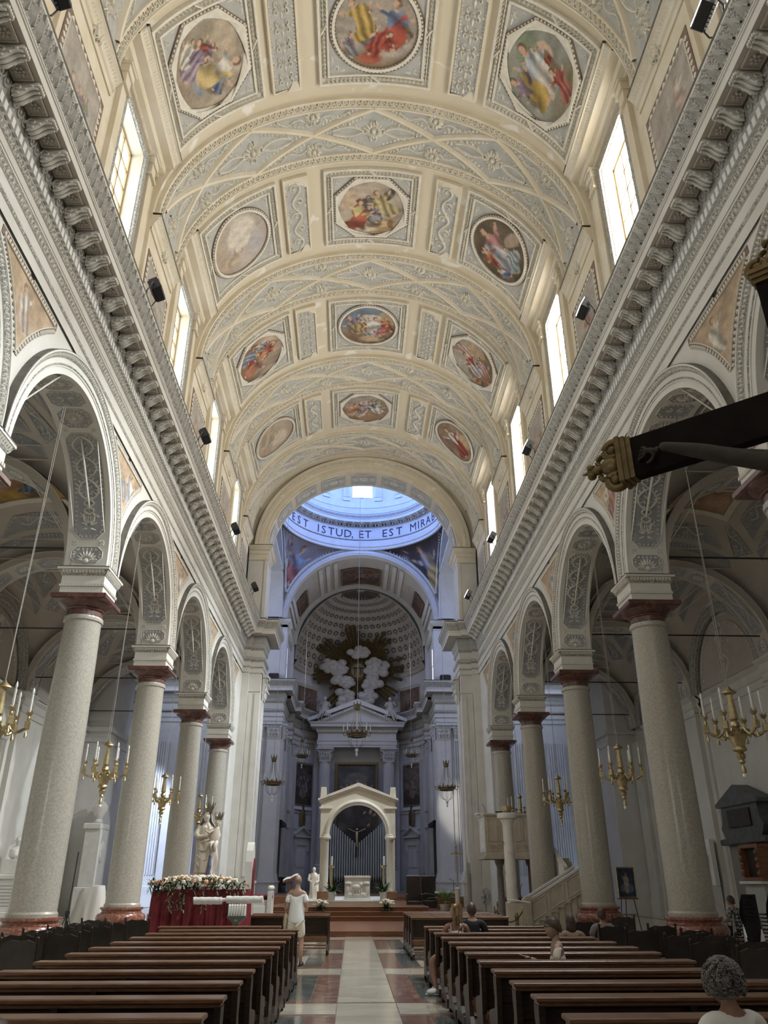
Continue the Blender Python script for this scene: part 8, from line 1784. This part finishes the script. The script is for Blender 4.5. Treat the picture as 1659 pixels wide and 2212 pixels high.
V = [(0,y,BZ-.92,.14,.11),(0,y-.01,BZ-1.12,.16,.12)]; skin('loincloth', V, [(0,1)], M_CORP, t)
# unseen enclosure added round the whole church to block stray sky light
b = MB(); b.box(-20.5,-20,-9.5,83,0,32); b.box(20,20.5,-9.5,83,0,32); b.box(-20,20,82,83,0,32)
T = np.linspace(0, 2*PI, 65); b.grid([[(7.3*cos(q), 57.55+7.3*sin(q), 32), (7.3*cos(q)*min(20/max(7.3*abs(cos(q)),1e-6), 26/max(7.3*abs(sin(q)),1e-6)), 57.55+7.3*sin(q)*min(20/max(7.3*abs(cos(q)),1e-6), 26/max(7.3*abs(sin(q)),1e-6)), 32)] for q in T])
b.grid([[(-20,-9.5,32),(-20,31.6,32)],[(20,-9.5,32),(20,31.6,32)]]); b.lathe([(7.3,31.5),(7.3,39.5)], 48, (0,57.55,0), cap=False); struct('wall_outer_shell', b, M_WALL)
# front wall closing the nave behind the camera, unseen great window, two added aisle fill windows
b = MB(); b.box(-17,17,-9.3,-9,0,30); FW = struct('wall_front', b, M_CREAM)
wn += 1; b = MB(); b.box(-2.1,2.1,-8.95,-8.85,17,17.1); b.box(-2.1,2.1,-8.95,-8.85,23.9,24)
for x in (-2.1,-.7,.7,2.05): b.box(x,x+.05,-8.95,-8.85,17,24)
fo = struct('window_%d' % wn, b, M_WF); mt = mat('front_pane', (.9,.9,.9), .3, emit=(.9,.95,1.0), es=WIN_FRONT)
for x in (-1.4,0,1.4):
    me = bpy.data.meshes.new('pane'); me.from_pydata([(x-.6,-8.9,17.1),(x+.6,-8.9,17.1),(x+.6,-8.9,23.9),(x-.6,-8.9,23.9)], [], [(0,3,2,1)]); me.materials.append(mt); link('pane', me, fo)

for sd in (-1, 1):  # unseen glowing windows added to brighten the aisles from behind
    wn += 1; b = MB()
    for x in (-1.3,0,1.25): b.box(sd*12.4+x,sd*12.4+x+.05,-8.95,-8.85,4,9)
    for z in (4,8.95): b.box(sd*12.4-1.3,sd*12.4+1.3,-8.95,-8.85,z,z+.05)
    fo = struct('window_%d' % wn, b, M_WF); mt = mat('aisle_pane_%s' % ('left' if sd < 0 else 'right'), (.9,.9,.9), .3, emit=(.95,.95,.95), es=FILL_AISLE if sd < 0 else FILL_AISLE*.4)
    for x in (-.62,.65):
        me = bpy.data.meshes.new('pane'); me.from_pydata([(sd*12.4+x-.58,-8.9,4.1),(sd*12.4+x+.58,-8.9,4.1),(sd*12.4+x+.58,-8.9,8.9),(sd*12.4+x-.58,-8.9,8.9)], [], [(0,3,2,1)]); me.materials.append(mt); link('pane', me, fo)
